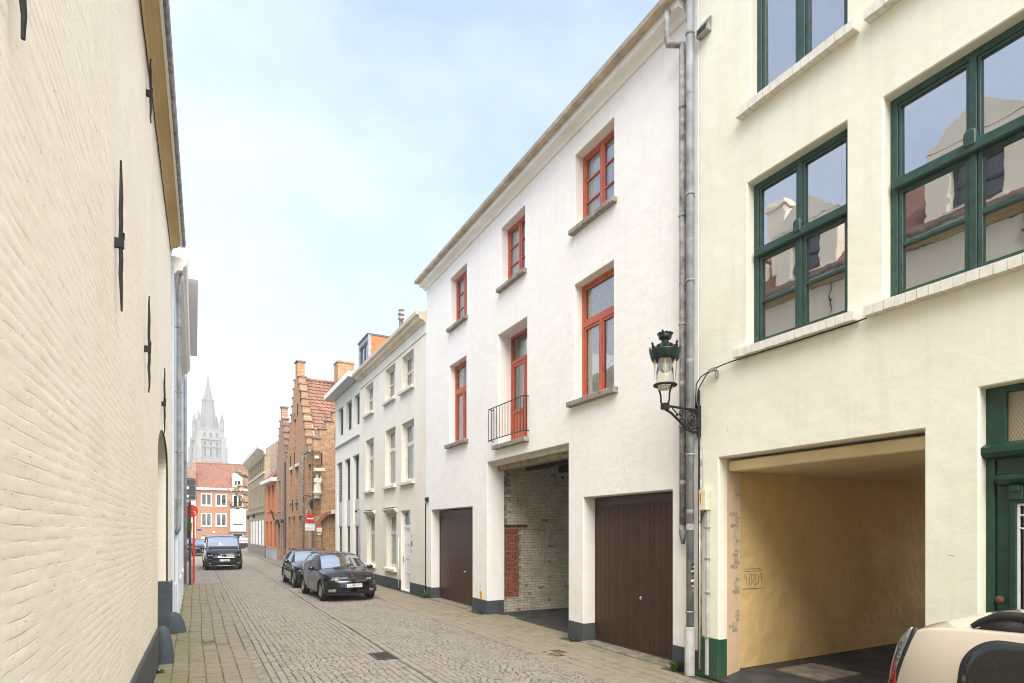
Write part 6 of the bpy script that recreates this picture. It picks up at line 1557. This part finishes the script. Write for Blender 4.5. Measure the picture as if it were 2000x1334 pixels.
# ------------------------------------------------------------------ cars
def smooth(xp, zp, x):
    """monotone-ish cubic through the profile points"""
    xp, zp = np.array(xp, float), np.array(zp, float); o = np.argsort(xp); xp, zp = xp[o], zp[o]
    h = np.diff(xp); d = np.diff(zp)/h; m = np.zeros_like(zp); m[0], m[-1] = d[0], d[-1]
    for i in range(1, len(zp)-1): m[i] = 0 if d[i-1]*d[i] <= 0 else 3*(h[i-1]+h[i])/((2*h[i]+h[i-1])/d[i-1]+(h[i]+2*h[i-1])/d[i])
    i = np.clip(np.searchsorted(xp, x)-1, 0, len(h)-1); t = (x-xp[i])/h[i]
    return (2*t**3-3*t**2+1)*zp[i]+(t**3-2*t**2+t)*h[i]*m[i]+(-2*t**3+3*t**2)*zp[i+1]+(t**3-t**2)*h[i]*m[i+1]
def surf(c, y, z, end=1):
    # x of the nose (end=1) or tail (end=-1) at width y and height z
    L, W_ = c['L']/2, c['W']/2
    x = L*(1-min(.999, (abs(y)/W_)**c.get('pq', 2.6)))**(1/c.get('pn', 9))
    return end*(x-float(np.interp(z, *zip(*c['rakef' if end > 0 else 'raker']))))
def wheel(root, x, y, r, w, side, spokes=8):
    """tyre and rim; the outer face looks to +-y"""
    t = G().lathe([(r*.62, -w/2), (r*.92, -w/2), (r*.985, -w*.36), (r, -w*.2), (r, w*.2), (r*.985, w*.36), (r*.92, w/2), (r*.62, w/2)], (x, y, r), 30, 'y').obj('wheel', M['rubber'], root, True)
    rm = G().lathe([(r*.66, w*.50*side), (r*.62, w*.44*side), (r*.60, -w*.2*side), (.001, -w*.2*side)], (x, y, r), 26, 'y')
    rm.lathe([(r*.13, w*.2*side), (r*.13, w*.43*side), (.001, w*.45*side)], (x, y, r), 14, 'y')
    for k in range(spokes):
        a = 2*PI*k/spokes; c_, s_ = math.cos(a), math.sin(a); hw_ = .028
        P8 = []
        for yy in (w*.26*side, w*.40*side):
            for (rr, q) in ((r*.08, -hw_), (r*.63, -hw_*1.3), (r*.63, hw_*1.3), (r*.08, hw_)): P8.append((x+rr*c_-q*s_, y+yy, r+rr*s_+q*c_))
        rm.hexa(P8)
    rm.obj('rim', M['rim'], t)
    G().disc((x, y-.03*side, r), r*.6, 20, 'y').obj('brake_disc', M['plastic'], t)
def car(name, label, loc, rz, c):
    root = thing(name, label, c.get('cat', 'car'), loc, rz, c.get('group'))
    L, Wd = c['L']/2, c['W']/2
    nx = c.get('nx', 150)
    u = np.linspace(-1, 1, nx); xs = L*np.sign(u)*(1-(1-np.abs(u))**1.35)*.9995
    nl, nu_, nt = c.get('ring', (22, 12, 14))
    top = smooth(*zip(*c['top']), xs); belt = np.minimum(smooth(*zip(*c['belt']), xs), top-.05)
    bot = smooth(*zip(*c['bot']), xs); ew = smooth(*zip(*c['edge']), xs); crown = smooth(*zip(*c['crown']), xs)
    B = Wd*np.maximum(1-np.abs(xs/L)**c.get('pn', 9), 1e-4)**(1/c.get('pq', 2.6))
    cabin = np.clip((top-belt-.08)/.15, 0, 1)
    def vl(t): return np.interp(t, [0, .06, .25, .5, .8, 1], c.get('vl', [.86, .93, .985, 1, .985, .955]))
    ring = []     # (kind, y, z) for the right half, bottom to the roof centre
    kinds = []
    for i in range(nl): t = i/(nl-1); ring.append((B*vl(t), bot+(belt-bot)*t)); kinds.append('low')
    ez = top-crown
    for i in range(1, nu_+1):
        t = i/nu_; ws = vl(1)*B; we = B*ew; bul = c.get('bul', .012)*np.sin(PI*t)*cabin
        ring.append((ws+(we-ws)*t**c.get('tex', 1.15)+bul, belt+(ez-belt)*t)); kinds.append('up')
    for i in range(1, nt+1):
        t = i/nt; ring.append((B*ew*(1-t), ez+crown*(1-(1-t)**2.6))); kinds.append('top')
    nr = len(ring); Yv = np.array([r_[0] for r_ in ring]).T; Zv = np.array([r_[1] for r_ in ring]).T
    # rake: noses and tails lean with height
    Xv = np.repeat(xs[:, None], nr, 1).copy()
    wf = np.clip((xs-(L-.55))/.55, 0, 1)**1.5; wr = np.clip((-xs-(L-.55))/.55, 0, 1)**1.5
    fz = np.interp(Zv, *zip(*c['rakef'])); rz_ = np.interp(Zv, *zip(*c['raker']))
    Xv -= fz*wf[:, None]; Xv += rz_*wr[:, None]
    V = np.concatenate([np.stack([Xv, -Yv, Zv], -1), np.stack([Xv, Yv, Zv], -1)[:, ::-1][:, 1:]], 1)   # right to left
    K = kinds+kinds[::-1][1:]; m = V.shape[1]
    faces = {}
    rw = c['wr']; arches = [(c['wf'], rw), (c['wb'], rw)]
    for i in range(nx-1):
        for j in range(m-1):
            p = (V[i, j]+V[i+1, j+1])/2; x0 = (xs[i]+xs[i+1])/2
            kd = K[j] if j < nr else K[j+1]
            if kd == 'low' and abs(p[1]) > Wd*.6 and any((p[0]-ax)**2+(p[2]-rw)**2 < (ar+.055)**2 for ax, ar in arches): continue
            part = c['cls'](p[0], p[1], p[2], kd, x0, float(ez[i]), float(belt[i]), float(B[i]*ew[i])) or 'body'
            faces.setdefault(part, []).append((i*m+j, (i+1)*m+j, (i+1)*m+j+1, i*m+j+1))
    flat = V.reshape(-1, 3)
    made = {'S': (Xv, Yv, Zv, nl+nu_)}
    for part, fs in sorted(faces.items(), key=lambda kv: kv[0] != 'body'):
        ids = sorted({k for f in fs for k in f}); mp_ = {k: q for q, k in enumerate(ids)}
        off = c.get('sink', {}).get(part, 0)
        g = G(); g.v = [tuple(flat[k]) for k in ids]; g.f = [tuple(mp_[k] for k in f) for f in fs]
        nm = part.split(':')[0]
        made[part] = g.obj(nm, M[c['mats'][nm]], root, True)
    # floor, tail and nose caps, wheel housings
    G().box(-L+.25, L-.25, -Wd+.16, Wd-.16, float(bot.min())+.02, float(bot.min())+.10).obj('underbody', M['plastic'], root)
    for ax, ar in arches:
        for sd in (-1, 1):
            h = G()
            for q in range(13):
                a_ = PI*q/12*1.1-.157; h.v += [(ax+(ar+.06)*math.cos(a_), sd*(Wd*.995), ar+(ar+.06)*math.sin(a_)), (ax+(ar+.06)*math.cos(a_), sd*(Wd-.34), ar+(ar+.06)*math.sin(a_))]
            h.f = [(2*q, 2*q+1, 2*q+3, 2*q+2) for q in range(12)]
            b0 = len(h.v); h.v += [h.v[2*q+1] for q in range(13)]; h.f.append(tuple(b0+q for q in range(13)))
            h.obj('wheel_arch', M['plastic'], root)
            wheel(root, ax, sd*(Wd-.125), ar, .20, sd, c.get('spokes', 8))
    # cabin contents
    if c.get('seats', True):
        zf = c['seat']; st = G()
        for sx, sy in ((c['sx'], -.36), (c['sx'], .36), (c['sx']-.95, -.36), (c['sx']-.95, .36)):
            st.box(sx-.5, sx+.1, sy-.24, sy+.24, zf-.1, zf+.14); st.hexa([(sx-.55, sy-.23, zf+.1), (sx-.40, sy-.23, zf+.1), (sx-.40, sy+.23, zf+.1), (sx-.55, sy+.23, zf+.1), (sx-.72, sy-.20, zf+.68), (sx-.62, sy-.20, zf+.68), (sx-.62, sy+.20, zf+.68), (sx-.72, sy+.20, zf+.68)])
            st.box(sx-.76, sx-.66, sy-.13, sy+.13, zf+.72, zf+.90)
        st.obj('seats', M['cabin'], root, bevel=.03)
        G().hexa([(c['sx']+.35, -Wd*.82, zf+.05), (c['dash'], -Wd*.82, zf+.05), (c['dash'], Wd*.82, zf+.05), (c['sx']+.35, Wd*.82, zf+.05), (c['sx']+.42, -Wd*.80, zf+.40), (c['dash'], -Wd*.78, zf+.36), (c['dash'], Wd*.78, zf+.36), (c['sx']+.42, Wd*.80, zf+.40)]).obj('dashboard', M['cabin'], root)
        G().tube([(c['sx']+.28+.10*math.sin(t), .36+.18*math.cos(t), zf+.38+.17*math.sin(t)) for t in [2*PI*k/20 for k in range(21)]], .016, 6).obj('steering_wheel', M['plastic'], root)
    for sd in (-1, 1):
        mx_, mz_ = c['mirror']
        G().ball((mx_, sd*(Wd+.10), mz_), .10, 14, 9, (.62, 1.05, .72)).tube([(mx_, sd*(Wd-.06), mz_-.05), (mx_, sd*(Wd+.05), mz_-.03)], .03, 8).obj('mirror', M[c['mats']['body']], root, True)
        for hx in c.get('handles', ()):
            zh = float(np.interp(hx, xs, belt))-.10
            G().tube([(hx-.09, sd*(Wd*.985), zh), (hx-.05, sd*(Wd+.008), zh), (hx+.05, sd*(Wd+.008), zh), (hx+.09, sd*(Wd*.985), zh)], .014, 6).obj('door_handle', M[c['mats']['body']], root, True)
    if 'plate' in c:
        px, pz, txt, sgn = c['plate']; px = surf(c, .2, pz, sgn)+.012*sgn
        pt = G().box(min(px, px+.012*sgn), max(px, px+.012*sgn), -.26, .26, pz-.055, pz+.055).obj('number_plate', M['plate_white'], root)
        f = .0135*sgn
        G().box(min(px+f-.001, px+f), max(px+f-.001, px+f)+.0005, min(-.212*sgn, -.258*sgn), max(-.212*sgn, -.258*sgn), pz-.053, pz+.053).obj('plate_band', M['plate_blue'], pt)
        mm = Matrix.Translation((px+.0135*sgn, .022*sgn, pz)) @ Matrix.Rotation(PI/2*sgn, 4, 'Z') @ Matrix.Rotation(PI/2, 4, 'X')
        text_obj('plate_lettering', txt, .098, M['plate_ink'], pt, mm, .0006, .92)
    return root, made

def rr_in(a, b, a0, a1, b0, b1, r):
    """inside a rounded rectangle"""
    ca, cb = (a0+a1)/2, (b0+b1)/2; da, db = max(abs(a-ca)-(a1-a0)/2+r, 0), max(abs(b-cb)-(b1-b0)/2+r, 0)
    return abs(a-ca) <= (a1-a0)/2 and abs(b-cb) <= (b1-b0)/2 and da*da+db*db <= r*r
MT = dict(body='paint_black', windshield='glass_car', rear_window='glass_dark', side_window='glass_side', headlight='lens_clear', grille='plastic', bumper_intake='plastic', fog_light='reflector', seal='plastic', trim='chrome', tail_light='lens_red', lower_trim='plastic', sunroof='glass_dark')
BOT = lambda L, z: [(-L, z+.12), (-L+.25, z+.02), (-L+.6, z), (L-.6, z), (L-.25, z-.01), (L, z+.05)]
def hatch_cls(xa, xc, xh, xr0, xr1, pil, hl, gr, inn, fog, tail):
    def f(x, y, z, kd, x0, ez, be, we):
        ay = abs(y)
        if kd == 'top':
            if xh < x0 < xc: return 'windshield' if ay < we*.945 and xh+.03 < x0 < xc-.05 else 'seal'
            if xr0 < x0 < xr1: return 'rear_window' if ay < we*.90 else None
        if kd == 'up' and xr1-.1 < x0 < xa:
            zt = ez-.045
            if z < be+.02 or z > zt: return 'seal' if be+.002 < z < ez-.025 and xr1 < x0 < xa-.05 else None
            if x0 < xa-.06 and not any(abs(x0-p) < w_ for p, w_ in pil):
                side = 'l' if y > 0 else 'r'; k = sum(x0 < p for p, _ in pil); return 'side_window:%s%d' % (side, k)
            return 'seal' if x0 > xr1+.12 else None
        if x > hl[4] and hl[0] < ay < hl[1] and hl[2]+(ay-hl[0])*.10 < z < hl[3]+(ay-hl[0])*.12: return 'headlight:%s' % ('l' if y > 0 else 'r')
        if x > gr[3] and ay < gr[0] and gr[1] < z < gr[2]: return 'grille'
        if x > inn[3] and ay < inn[0] and inn[1] < z < inn[2]: return 'bumper_intake'
        if fog and x > fog[4] and rr_in(ay, z, fog[0], fog[1], fog[2], fog[3], .025): return 'fog_light:%s' % ('l' if y > 0 else 'r')
        if tail and x < tail[4] and tail[0] < ay < tail[1] and tail[2] < z < tail[3]: return 'tail_light:%s' % ('l' if y > 0 else 'r')
        return None
    return f
def lamps(root, x, y, z, n=2, r=.055, dx=0.13):
    """bulb reflectors behind the clear headlight lenses"""
    for sd in (-1, 1):
        for k in range(n):
            G().lathe([(r, .03), (r*.8, -.01), (.001, -.04)], (x-k*.045, sd*(y+k*dx), z), 14, 'x').obj('reflector', M['chrome'], root, True)
        G().box(x-.24, x-.08, sd*y-.12 if sd > 0 else sd*y-.22, sd*y+.22 if sd > 0 else sd*y+.12, z-.085, z+.09).obj('lamp_housing', M['plastic'], root)

# black hatchback nearest of the parked pair
POLO = dict(L=3.97, W=1.69, wr=.31, wf=1.24, wb=-1.23, spokes=10, nx=190, ring=(30, 14, 18), mats=dict(MT),
    top=[(-1.985, .80), (-1.95, .95), (-1.86, 1.05), (-1.62, 1.28), (-1.35, 1.39), (-.8, 1.45), (-.2, 1.462), (.1, 1.43), (.32, 1.35), (.70, 1.13), (.95, .995), (1.15, .965), (1.5, .915), (1.78, .845), (1.93, .775), (1.985, .70)],
    belt=[(-1.985, .7), (-1.9, .88), (-1.5, 1.0), (-.5, .955), (.6, .905), (1.0, .89), (1.5, .84), (1.8, .77), (1.985, .62)],
    bot=BOT(1.985, .19), edge=[(-1.985, .80), (-1.6, .75), (-.8, .715), (.1, .72), (.4, .77), (.95, .86), (1.2, .84), (1.985, .80)], crown=[(-1.985, .05), (-1.4, .07), (0, .055), (.5, .05), (1.0, .045), (1.985, .05)],
    rakef=[(.15, .10), (.3, .02), (.45, .0), (.60, .03), (.78, .16), (.95, .3)], raker=[(.2, .06), (.5, 0), (.8, .05), (1.3, .1)], pn=8, pq=2.5,
    cls=hatch_cls(.93, .95, .20, -1.80, -1.42, [(-.28, .05), (-1.12, .04)], (.40, .80, .605, .735, 1.45), (.40, .625, .715, 1.6), (.56, .235, .335, 1.6), (.50, .70, .315, .395, 1.5), (.55, .9, .75, 1.0, -1.5)),
    seat=.55, sx=.15, dash=.95, mirror=(.62, .98), handles=(-.02, -.92), plate=(1.985, .50, '1-UBB-370', 1))
r_, md = car('black_hatchback', 'glossy black hatchback parked in front of the cream house, nearest of the parked pair', (4.16, 20.12, 0), R(-90+3.2), POLO)
lamps(r_, 1.74, .49, .675, 3, .045, .10)
def hbar(name, c, z, w_, r, mat, root, d=.004):
    return G().tube([(surf(c, t*w_, z)+d, t*w_, z) for t in np.linspace(-1, 1, 15)], r, 5).obj(name, M[mat], root)
hbar('chrome_strip', POLO, .622, .42, .0045, 'chrome', r_)
for z in (.645, .668, .692): hbar('grille_bar', POLO, z, .39, .005, 'plastic', r_, .002)
ex = surf(POLO, 0, .735)+.008
em = G().tube([(ex, .062*math.cos(t), .735+.062*math.sin(t)) for t in [2*PI*k/24 for k in range(25)]], .007, 6)
for s_ in (-1, 1):
    em.tube([(ex, s_*.030, .785), (ex, s_*.004, .742)], .006, 5)
    em.tube([(ex, s_*.052, .755), (ex, s_*.026, .685), (ex, s_*.0, .732)], .006, 5)
em.obj('round_emblem', M['chrome'], r_); G().lathe([(.001, ex-.004), (.058, ex-.004)], (0, 0, .735), 20, 'x').obj('emblem_backing', M['plastic'], r_)
hbar('lip_spoiler', POLO, .225, .78, .012, 'plastic', r_, .0)
for s_ in (-1, 1): G().tube([(.98, s_*.05+.3*s_, 1.0), (.80, s_*.05-.15*s_+.25, 1.085)], .008, 5).obj('wiper', M['plastic'], r_)
for x in (.62, -.26, -1.05): 
    for s_ in (-1, 1): G().tube([(x, s_*.835, .30), (x, s_*.845, .55), (x-.03, s_*.832, .84)], .0035, 4).obj('door_gap', M['plastic'], r_)

# second dark car behind it
BM = dict(POLO); BM.update(L=4.24, W=1.75, wr=.32, wf=1.38, wb=-1.28, spokes=5, nx=150, ring=(24, 12, 16),
    top=[(-2.12, .85), (-2.05, 1.0), (-1.95, 1.08), (-1.65, 1.28), (-1.3, 1.36), (-.7, 1.415), (-.15, 1.42), (.1, 1.39), (.35, 1.30), (.75, 1.06), (.92, .985), (1.3, .95), (1.7, .88), (1.98, .80), (2.08, .75), (2.12, .68)],
    belt=[(-2.12, .7), (-2.0, .9), (-1.5, 1.0), (-.5, .96), (.6, .90), (1.0, .88), (1.6, .83), (1.95, .75), (2.12, .6)], bot=BOT(2.12, .19),
    edge=[(-2.12, .80), (-1.6, .75), (-.8, .715), (.1, .72), (.4, .77), (.95, .86), (2.12, .82)], crown=[(-2.12, .05), (0, .055), (1.0, .05), (2.12, .05)],
    cls=hatch_cls(.90, .92, .18, -1.9, -1.45, [(-.3, .05), (-1.15, .05)], (.42, .82, .60, .73, 1.6), (.36, .56, .70, 1.75), (.55, .235, .36, 1.7), None, (.6, .9, .75, 1.0, -1.7)), mirror=(.60, .98), handles=(-.05, -.95), plate=(2.12, .47, '1-KLT-562', 1))
BM['mats'] = dict(MT); BM['mats']['body'] = 'paint_dark'
r2, _ = car('black_estate_car', 'dark car half hidden behind the black hatchback, parked under the modern house', (4.13, 25.15, 0), R(-90+.3), BM)
lamps(r2, 1.80, .55, .665)
for s_ in (-1, 1):
    G().tube([(.0, s_*.60, 1.40), (-.15, s_*.60, 1.46), (-1.2, s_*.60, 1.43), (-1.35, s_*.60, 1.36)], .018, 6).obj('roof_rail', M['plastic'], r2, True)
    kx = surf(BM, .1, .62)+.005; kd = G().tube([(kx, s_*.02, .57), (kx-.03, s_*.02, .68), (kx-.03, s_*.17, .68), (kx, s_*.17, .57), (kx, s_*.02, .57)], .008, 5).obj('kidney_grille', M['chrome'], r2)

# black van
VAN = dict(L=4.95, W=1.92, wr=.34, wf=1.58, wb=-1.70, spokes=5, nx=170, ring=(26, 16, 18), mats=dict(MT), cat='van',
    top=[(-2.475, 1.5), (-2.44, 1.78), (-2.3, 1.88), (-1.5, 1.93), (.2, 1.935), (.6, 1.90), (.85, 1.82), (1.15, 1.62), (1.5, 1.34), (1.65, 1.225), (1.85, 1.17), (2.15, 1.08), (2.35, .99), (2.475, .90)],
    belt=[(-2.475, 1.15), (-2.3, 1.20), (0, 1.17), (1.3, 1.12), (1.7, 1.08), (2.1, .98), (2.475, .75)], bot=BOT(2.475, .22),
    edge=[(-2.475, .86), (-1, .84), (.5, .82), (.9, .83), (1.65, .88), (2.475, .80)], crown=[(-2.475, .06), (0, .06), (1.6, .06), (2.475, .07)],
    rakef=[(.2, .10), (.45, 0), (.7, .02), (.95, .12), (1.3, .3)], raker=[(.2, .04), (1.0, 0), (1.9, .08)], pn=9, pq=2.7,
    cls=hatch_cls(1.60, 1.66, .78, -9, -8, [(.50, .05), (-.75, .05)], (.50, .90, .74, .93, 1.7), (.56, .70, .86, 2.0), (.58, .36, .60, 2.0), (.66, .76, .36, .44, 1.9), None),
    seat=.95, sx=.65, dash=1.6, mirror=(1.15, 1.22), handles=(.25,), plate=(2.478, .56, '1-YSK-861', 1))
r3, _ = car('black_van', 'glossy black passenger van parked on the left side facing the camera', (1.38, 38.55, 0), R(-90+1), VAN)
lamps(r3, 2.12, .62, .83)
for z, w_ in ((.715, .56), (.785, .56)): hbar('chrome_strip', VAN, z, w_, .010, 'chrome', r3)
ex = surf(VAN, 0, .785)+.02
em = G().tube([(ex, .085*math.cos(t), .785+.085*math.sin(t)) for t in [2*PI*k/24 for k in range(25)]], .011, 6)
em.tube([(ex, .13, .775), (ex, -.02, .80), (ex, .02, .77), (ex, -.13, .795)], .010, 5); em.obj('round_emblem', M['chrome'], r3)
hbar('lip_spoiler', VAN, .27, .72, .009, 'rim', r3)
for s_ in (-1, 1): G().tube([(surf(VAN, .62, .60)+.004, s_*.62, .60), (surf(VAN, .78, .63)+.004, s_*.78, .63)], .010, 5).obj('bumper_blade', M['chrome'], r3)
G().tube([(.95, 0, 1.80), (.90, 0, 1.98)], .008, 5).obj('antenna', M['plastic'], r3)

# cars farther down the street
C4 = dict(POLO); C4.update(nx=90, ring=(16, 8, 10)); C4['mats'] = dict(MT); C4.pop('plate')
r4, _ = car('black_car', 'black car parked directly behind the black van on the left', (.62, 60.5, 0), R(-92), C4); lamps(r4, 1.70, .52, .675)
C5 = dict(C4); C5['mats'] = dict(MT); C5['mats']['body'] = 'paint_dark'
r5, _ = car('dark_hatchback', 'dark car partly hidden behind the red sign post on the left', (-.55, 69.5, 0), R(-94), C5); lamps(r5, 1.70, .52, .675)
C6 = dict(C4); C6.update(L=4.3, W=1.84, wr=.34, wf=1.35, wb=-1.3, top=[(-2.15, .9), (-2.1, 1.12), (-2.0, 1.25), (-1.7, 1.5), (-1.4, 1.57), (-.3, 1.60), (.2, 1.56), (.6, 1.32), (.95, 1.1), (1.5, 1.05), (2.0, .95), (2.15, .8)], belt=[(-2.15, .8), (-1.9, 1.05), (0, 1.05), (1, 1.0), (2.15, .75)], bot=BOT(2.15, .22),
    edge=[(-2.15, .80), (-1.5, .74), (.2, .74), (.95, .86), (2.15, .82)], crown=[(-2.15, .05), (0, .06), (2.15, .05)], raker=[(.2, .06), (.6, 0), (1.0, .04), (1.6, .12)], plate=(-2.15, .78, '1-FDG-203', -1), mirror=(.6, 1.1),
    cls=hatch_cls(.9, .95, .25, -2.02, -1.55, [(-.3, .05), (-1.1, .05)], (.42, .8, .7, .85, 1.6), (.4, .6, .75, 1.7), (.5, .3, .45, 1.7), None, (.10, .9, .95, 1.03, -1.5)))
C6['mats'] = dict(MT); C6['mats']['body'] = 'paint_silver'
r6, _ = car('grey_suv', 'small silver and black car seen from behind in front of the brown front door', (5.65, 83.2, 0), R(90), C6)
G().box(-2.16, -1.9, -.85, .85, .3, .70).obj('rear_bumper', M['plastic'], r6, bevel=.05)

# beige car in the lower right corner
def beige_cls(x, y, z, kd, x0, ez, be, we):
    if kd == 'top':
        if .25 < x0 < 1.2: return 'windshield' if abs(y) < we*.94 else None
        if x0 < -1.78 and z < 1.50 and abs(y) < we*.86: return 'rear_window'
    return None
def beige_cls_old(x, y, z, kd, x0, ez, be, we):
    ay = abs(y); s_ = 'l' if y > 0 else 'r'
    if kd in ('up', 'low'):
        # tall rear lamp wrapping the corner, black filler strip in front of it
        xl = -1.665-.19*(1.62-z)
        if ay > .45 and .98 < z < 1.575:
            if x < xl-.035: return 'tail_glass:%s' % s_ if z > 1.33 else 'tail_light:%s' % s_
            if x < xl: return 'seal'
    if kd == 'up':
        if rr_in(x, z, -1.40, -.42, be+.03, ez-.035, .17): return 'seal' if not rr_in(x, z, -1.365, -.45, be+.06, ez-.06, .15) else 'side_window:%s1' % s_
        if rr_in(x, z, -.34, .95-(z-be)*.75, be+.03, ez-.035, .08): return 'seal' if not rr_in(x, z, -.31, .92-(z-be)*.75, be+.06, ez-.06, .06) else 'side_window:%s0' % s_
    if kd == 'top':
        if .25 < x0 < 1.2: return 'windshield' if ay < we*.94 else None
        if x0 < -1.78 and z < 1.50 and ay < we*.86: return 'rear_window'
    return None
BG = dict(L=4.1, W=1.75, wr=.33, wf=1.3, wb=-1.28, nx=420, ring=(50, 60, 36), mats=dict(MT), cls=beige_cls, pn=16, pq=3.4, tex=3.2,
    top=[(-2.05, 1.12), (-2.035, 1.24), (-2.0, 1.37), (-1.95, 1.50), (-1.89, 1.585), (-1.81, 1.64), (-1.7, 1.67), (-1.4, 1.692), (-.8, 1.71), (-.1, 1.70), (.3, 1.64), (.8, 1.32), (1.2, 1.08), (1.6, 1.0), (1.95, .85), (2.05, .7)],
    belt=[(-2.05, .98), (-1.5, 1.0), (0, .98), (1.0, .95), (1.6, .88), (2.05, .62)], bot=BOT(2.05, .22),
    edge=[(-2.05, .90), (-1.9, .85), (-1.6, .82), (-.5, .80), (.4, .80), (1.2, .87), (2.05, .8)], crown=[(-2.05, .05), (-1.7, .045), (0, .05), (1.2, .05), (2.05, .05)], bul=.0,
    rakef=[(.2, .1), (.45, 0), (.9, .2)], raker=[(.2, .05), (.6, 0), (1.6, .0)],
    seat=.65, sx=.25, dash=1.1, mirror=(.8, 1.1), handles=(-.0, -.95), vl=[.88, .94, .985, 1, .995, .975])
BG['mats'].update(body='paint_beige', side_window='glass_dark', tail_light='lens_red', tail_glass='reflector', rear_window='glass_dark')
r7, md7 = car('beige_car', 'champagne beige car with roof rails cut off at the lower right corner', (4.24, .02, 0), R(-90), BG)
Xs, Ys, Zs, nside = md7['S']
def skin(x, z):
    # half width of the body side at length x and height z
    ys = []
    i = int(np.clip(np.searchsorted(Xs[:, nside//2], x), 1, Xs.shape[0]-1))
    for k in (i-1, i): ys.append(np.interp(z, Zs[k, :nside], Ys[k, :nside]))
    a0, a1 = Xs[i-1, nside//2], Xs[i, nside//2]; t = min(max((x-a0)/(a1-a0+1e-9), 0), 1)
    return ys[0]*(1-t)+ys[1]*t
def outline_rr(x0, x1, z0, z1, r, n=10):
    o = []
    for cx, cz, a in ((x1-r, z1-r, 0), (x0+r, z1-r, 90), (x0+r, z0+r, 180), (x1-r, z0+r, 270)):
        for k in range(n+1): w = R(a+90*k/n); o.append((cx+r*math.cos(w), cz+r*math.sin(w)))
    return o
def patch(name, outline, lift, mat, sd, parent, rings=10):
    fine = []
    for p, q in zip(outline, outline[1:]+outline[:1]):
        k = max(1, int(math.hypot(p[0]-q[0], p[1]-q[1])/.025)); fine += [(p[0]+(q[0]-p[0])*i/k, p[1]+(q[1]-p[1])*i/k) for i in range(k)]
    outline = fine
    cx = sum(p[0] for p in outline)/len(outline); cz = sum(p[1] for p in outline)/len(outline); n = len(outline); g = G()
    for q in range(rings+1):
        t = q/rings
        for (x, z) in outline:
            xx, zz = cx+(x-cx)*t, cz+(z-cz)*t; g.v.append((xx, sd*(skin(xx, zz)+lift), zz))
    for (x, z) in outline: g.v.append((x, sd*(skin(x, z)-.01), z))
    for q in range(rings+1):
        for k in range(n):
            k2 = (k+1) % n; f_ = (q*n+k, q*n+k2, (q+1)*n+k2, (q+1)*n+k); g.f.append(f_ if sd > 0 else f_[::-1])
    return g.obj(name, M[mat], parent, True, fix=True)
for s_ in (-1, 1):
    tone = lambda z: -1.795-.23*(1.63-z)
    for a_, b_, rr_, zt_ in ((-1.545, -.55, .14, 1.612), (-.45, .70, .10, 1.60)):
        patch('window_seal', outline_rr(a_, b_, 1.03, zt_, rr_+.02), .002, 'plastic', s_, r7)
        patch('side_window', outline_rr(a_+.022, b_-.022, 1.06, zt_-.02, rr_), .0045, 'glass_tint', s_, r7)
    zs_ = np.linspace(1.00, 1.612, 30)
    xl_ = lambda z: float(np.interp(z, [1.0, 1.2, 1.3, 1.40, 1.5, 1.56, 1.60, 1.62], [-2.03, -2.015, -1.995, -1.965, -1.925, -1.88, -1.84, -1.81]))
    strip = [(tone(z)+.004, z) for z in zs_]+[(tone(z)-.022, z) for z in zs_[::-1]]
    patch('lamp_filler', strip, .002, 'plastic', s_, r7, 6)
    lamp = [(tone(z)-.024, z) for z in zs_]+[(min(tone(z)-.03, xl_(z)), z) for z in zs_[::-1]]
    lt = patch('tail_light', lamp, .003, 'reflector', s_, r7, 8)
    redp = [(-1.925+.055*math.cos(w), 1.305+.125*math.sin(w)) for w in [2*PI*k/28 for k in range(28)]]
    patch('red_lens', redp, .007, 'lens_red', s_, lt, 6)
    patch('lamp_divider', [(tone(z)-.060, z) for z in zs_[3:-6]]+[(tone(z)-.064, z) for z in zs_[3:-6][::-1]], .0055, 'plastic', s_, lt, 3)
    patch('chrome_band', [(-1.955, 1.425), (-1.875, 1.435), (-1.875, 1.447), (-1.945, 1.442)], .0065, 'chrome', s_, lt, 3)
    patch('lens_cover', [(x+.001, z) for x, z in lamp], .009, 'lens_clear', s_, lt, 8)
for s_ in (-1, 1):
    rl_ = [(-1.55, 1.655), (-1.51, 1.68), (-1.46, 1.705), (-1.43, 1.722), (-1.1, 1.738), (-.5, 1.75), (.0, 1.74), (.2, 1.69)]
    g = G().tube([(x, s_*.665, z) for x, z in rl_], [.012, .020, .024, .026, .026, .026, .024, .015], 10)
    g.hexa([(-1.54, s_*.645, 1.62), (-1.30, s_*.645, 1.64), (-1.30, s_*.685, 1.64), (-1.54, s_*.685, 1.62), (-1.47, s_*.648, 1.70), (-1.34, s_*.648, 1.72), (-1.34, s_*.682, 1.72), (-1.47, s_*.682, 1.70)])
    g.obj('roof_rail', M['plastic'], r7, True)
G().box(-1.24, -1.18, -.70, .70, 1.765, 1.785).box(-1.26, -1.16, -.70, -.63, 1.735, 1.787).box(-1.26, -1.16, .63, .70, 1.735, 1.787).obj('roof_bar', M['plastic'], r7, bevel=.01)

# ------------------------------------------------------------------ haze
hz = G().box(-240, 330, -80, 540, -1.2, 118).obj('haze', None if False else M['concrete'])
k = N('haze_air'); pv = k.new('ShaderNodeVolumePrincipled'); pv.inputs['Density'].default_value = 0.0011; pv.inputs['Color'].default_value = (.66, .69, .73, 1); pv.inputs['Anisotropy'].default_value = 0.2
k.ln(pv.outputs[0], k.out.inputs['Volume']); hz.data.materials.clear(); hz.data.materials.append(k.m); hz['kind'] = 'stuff'
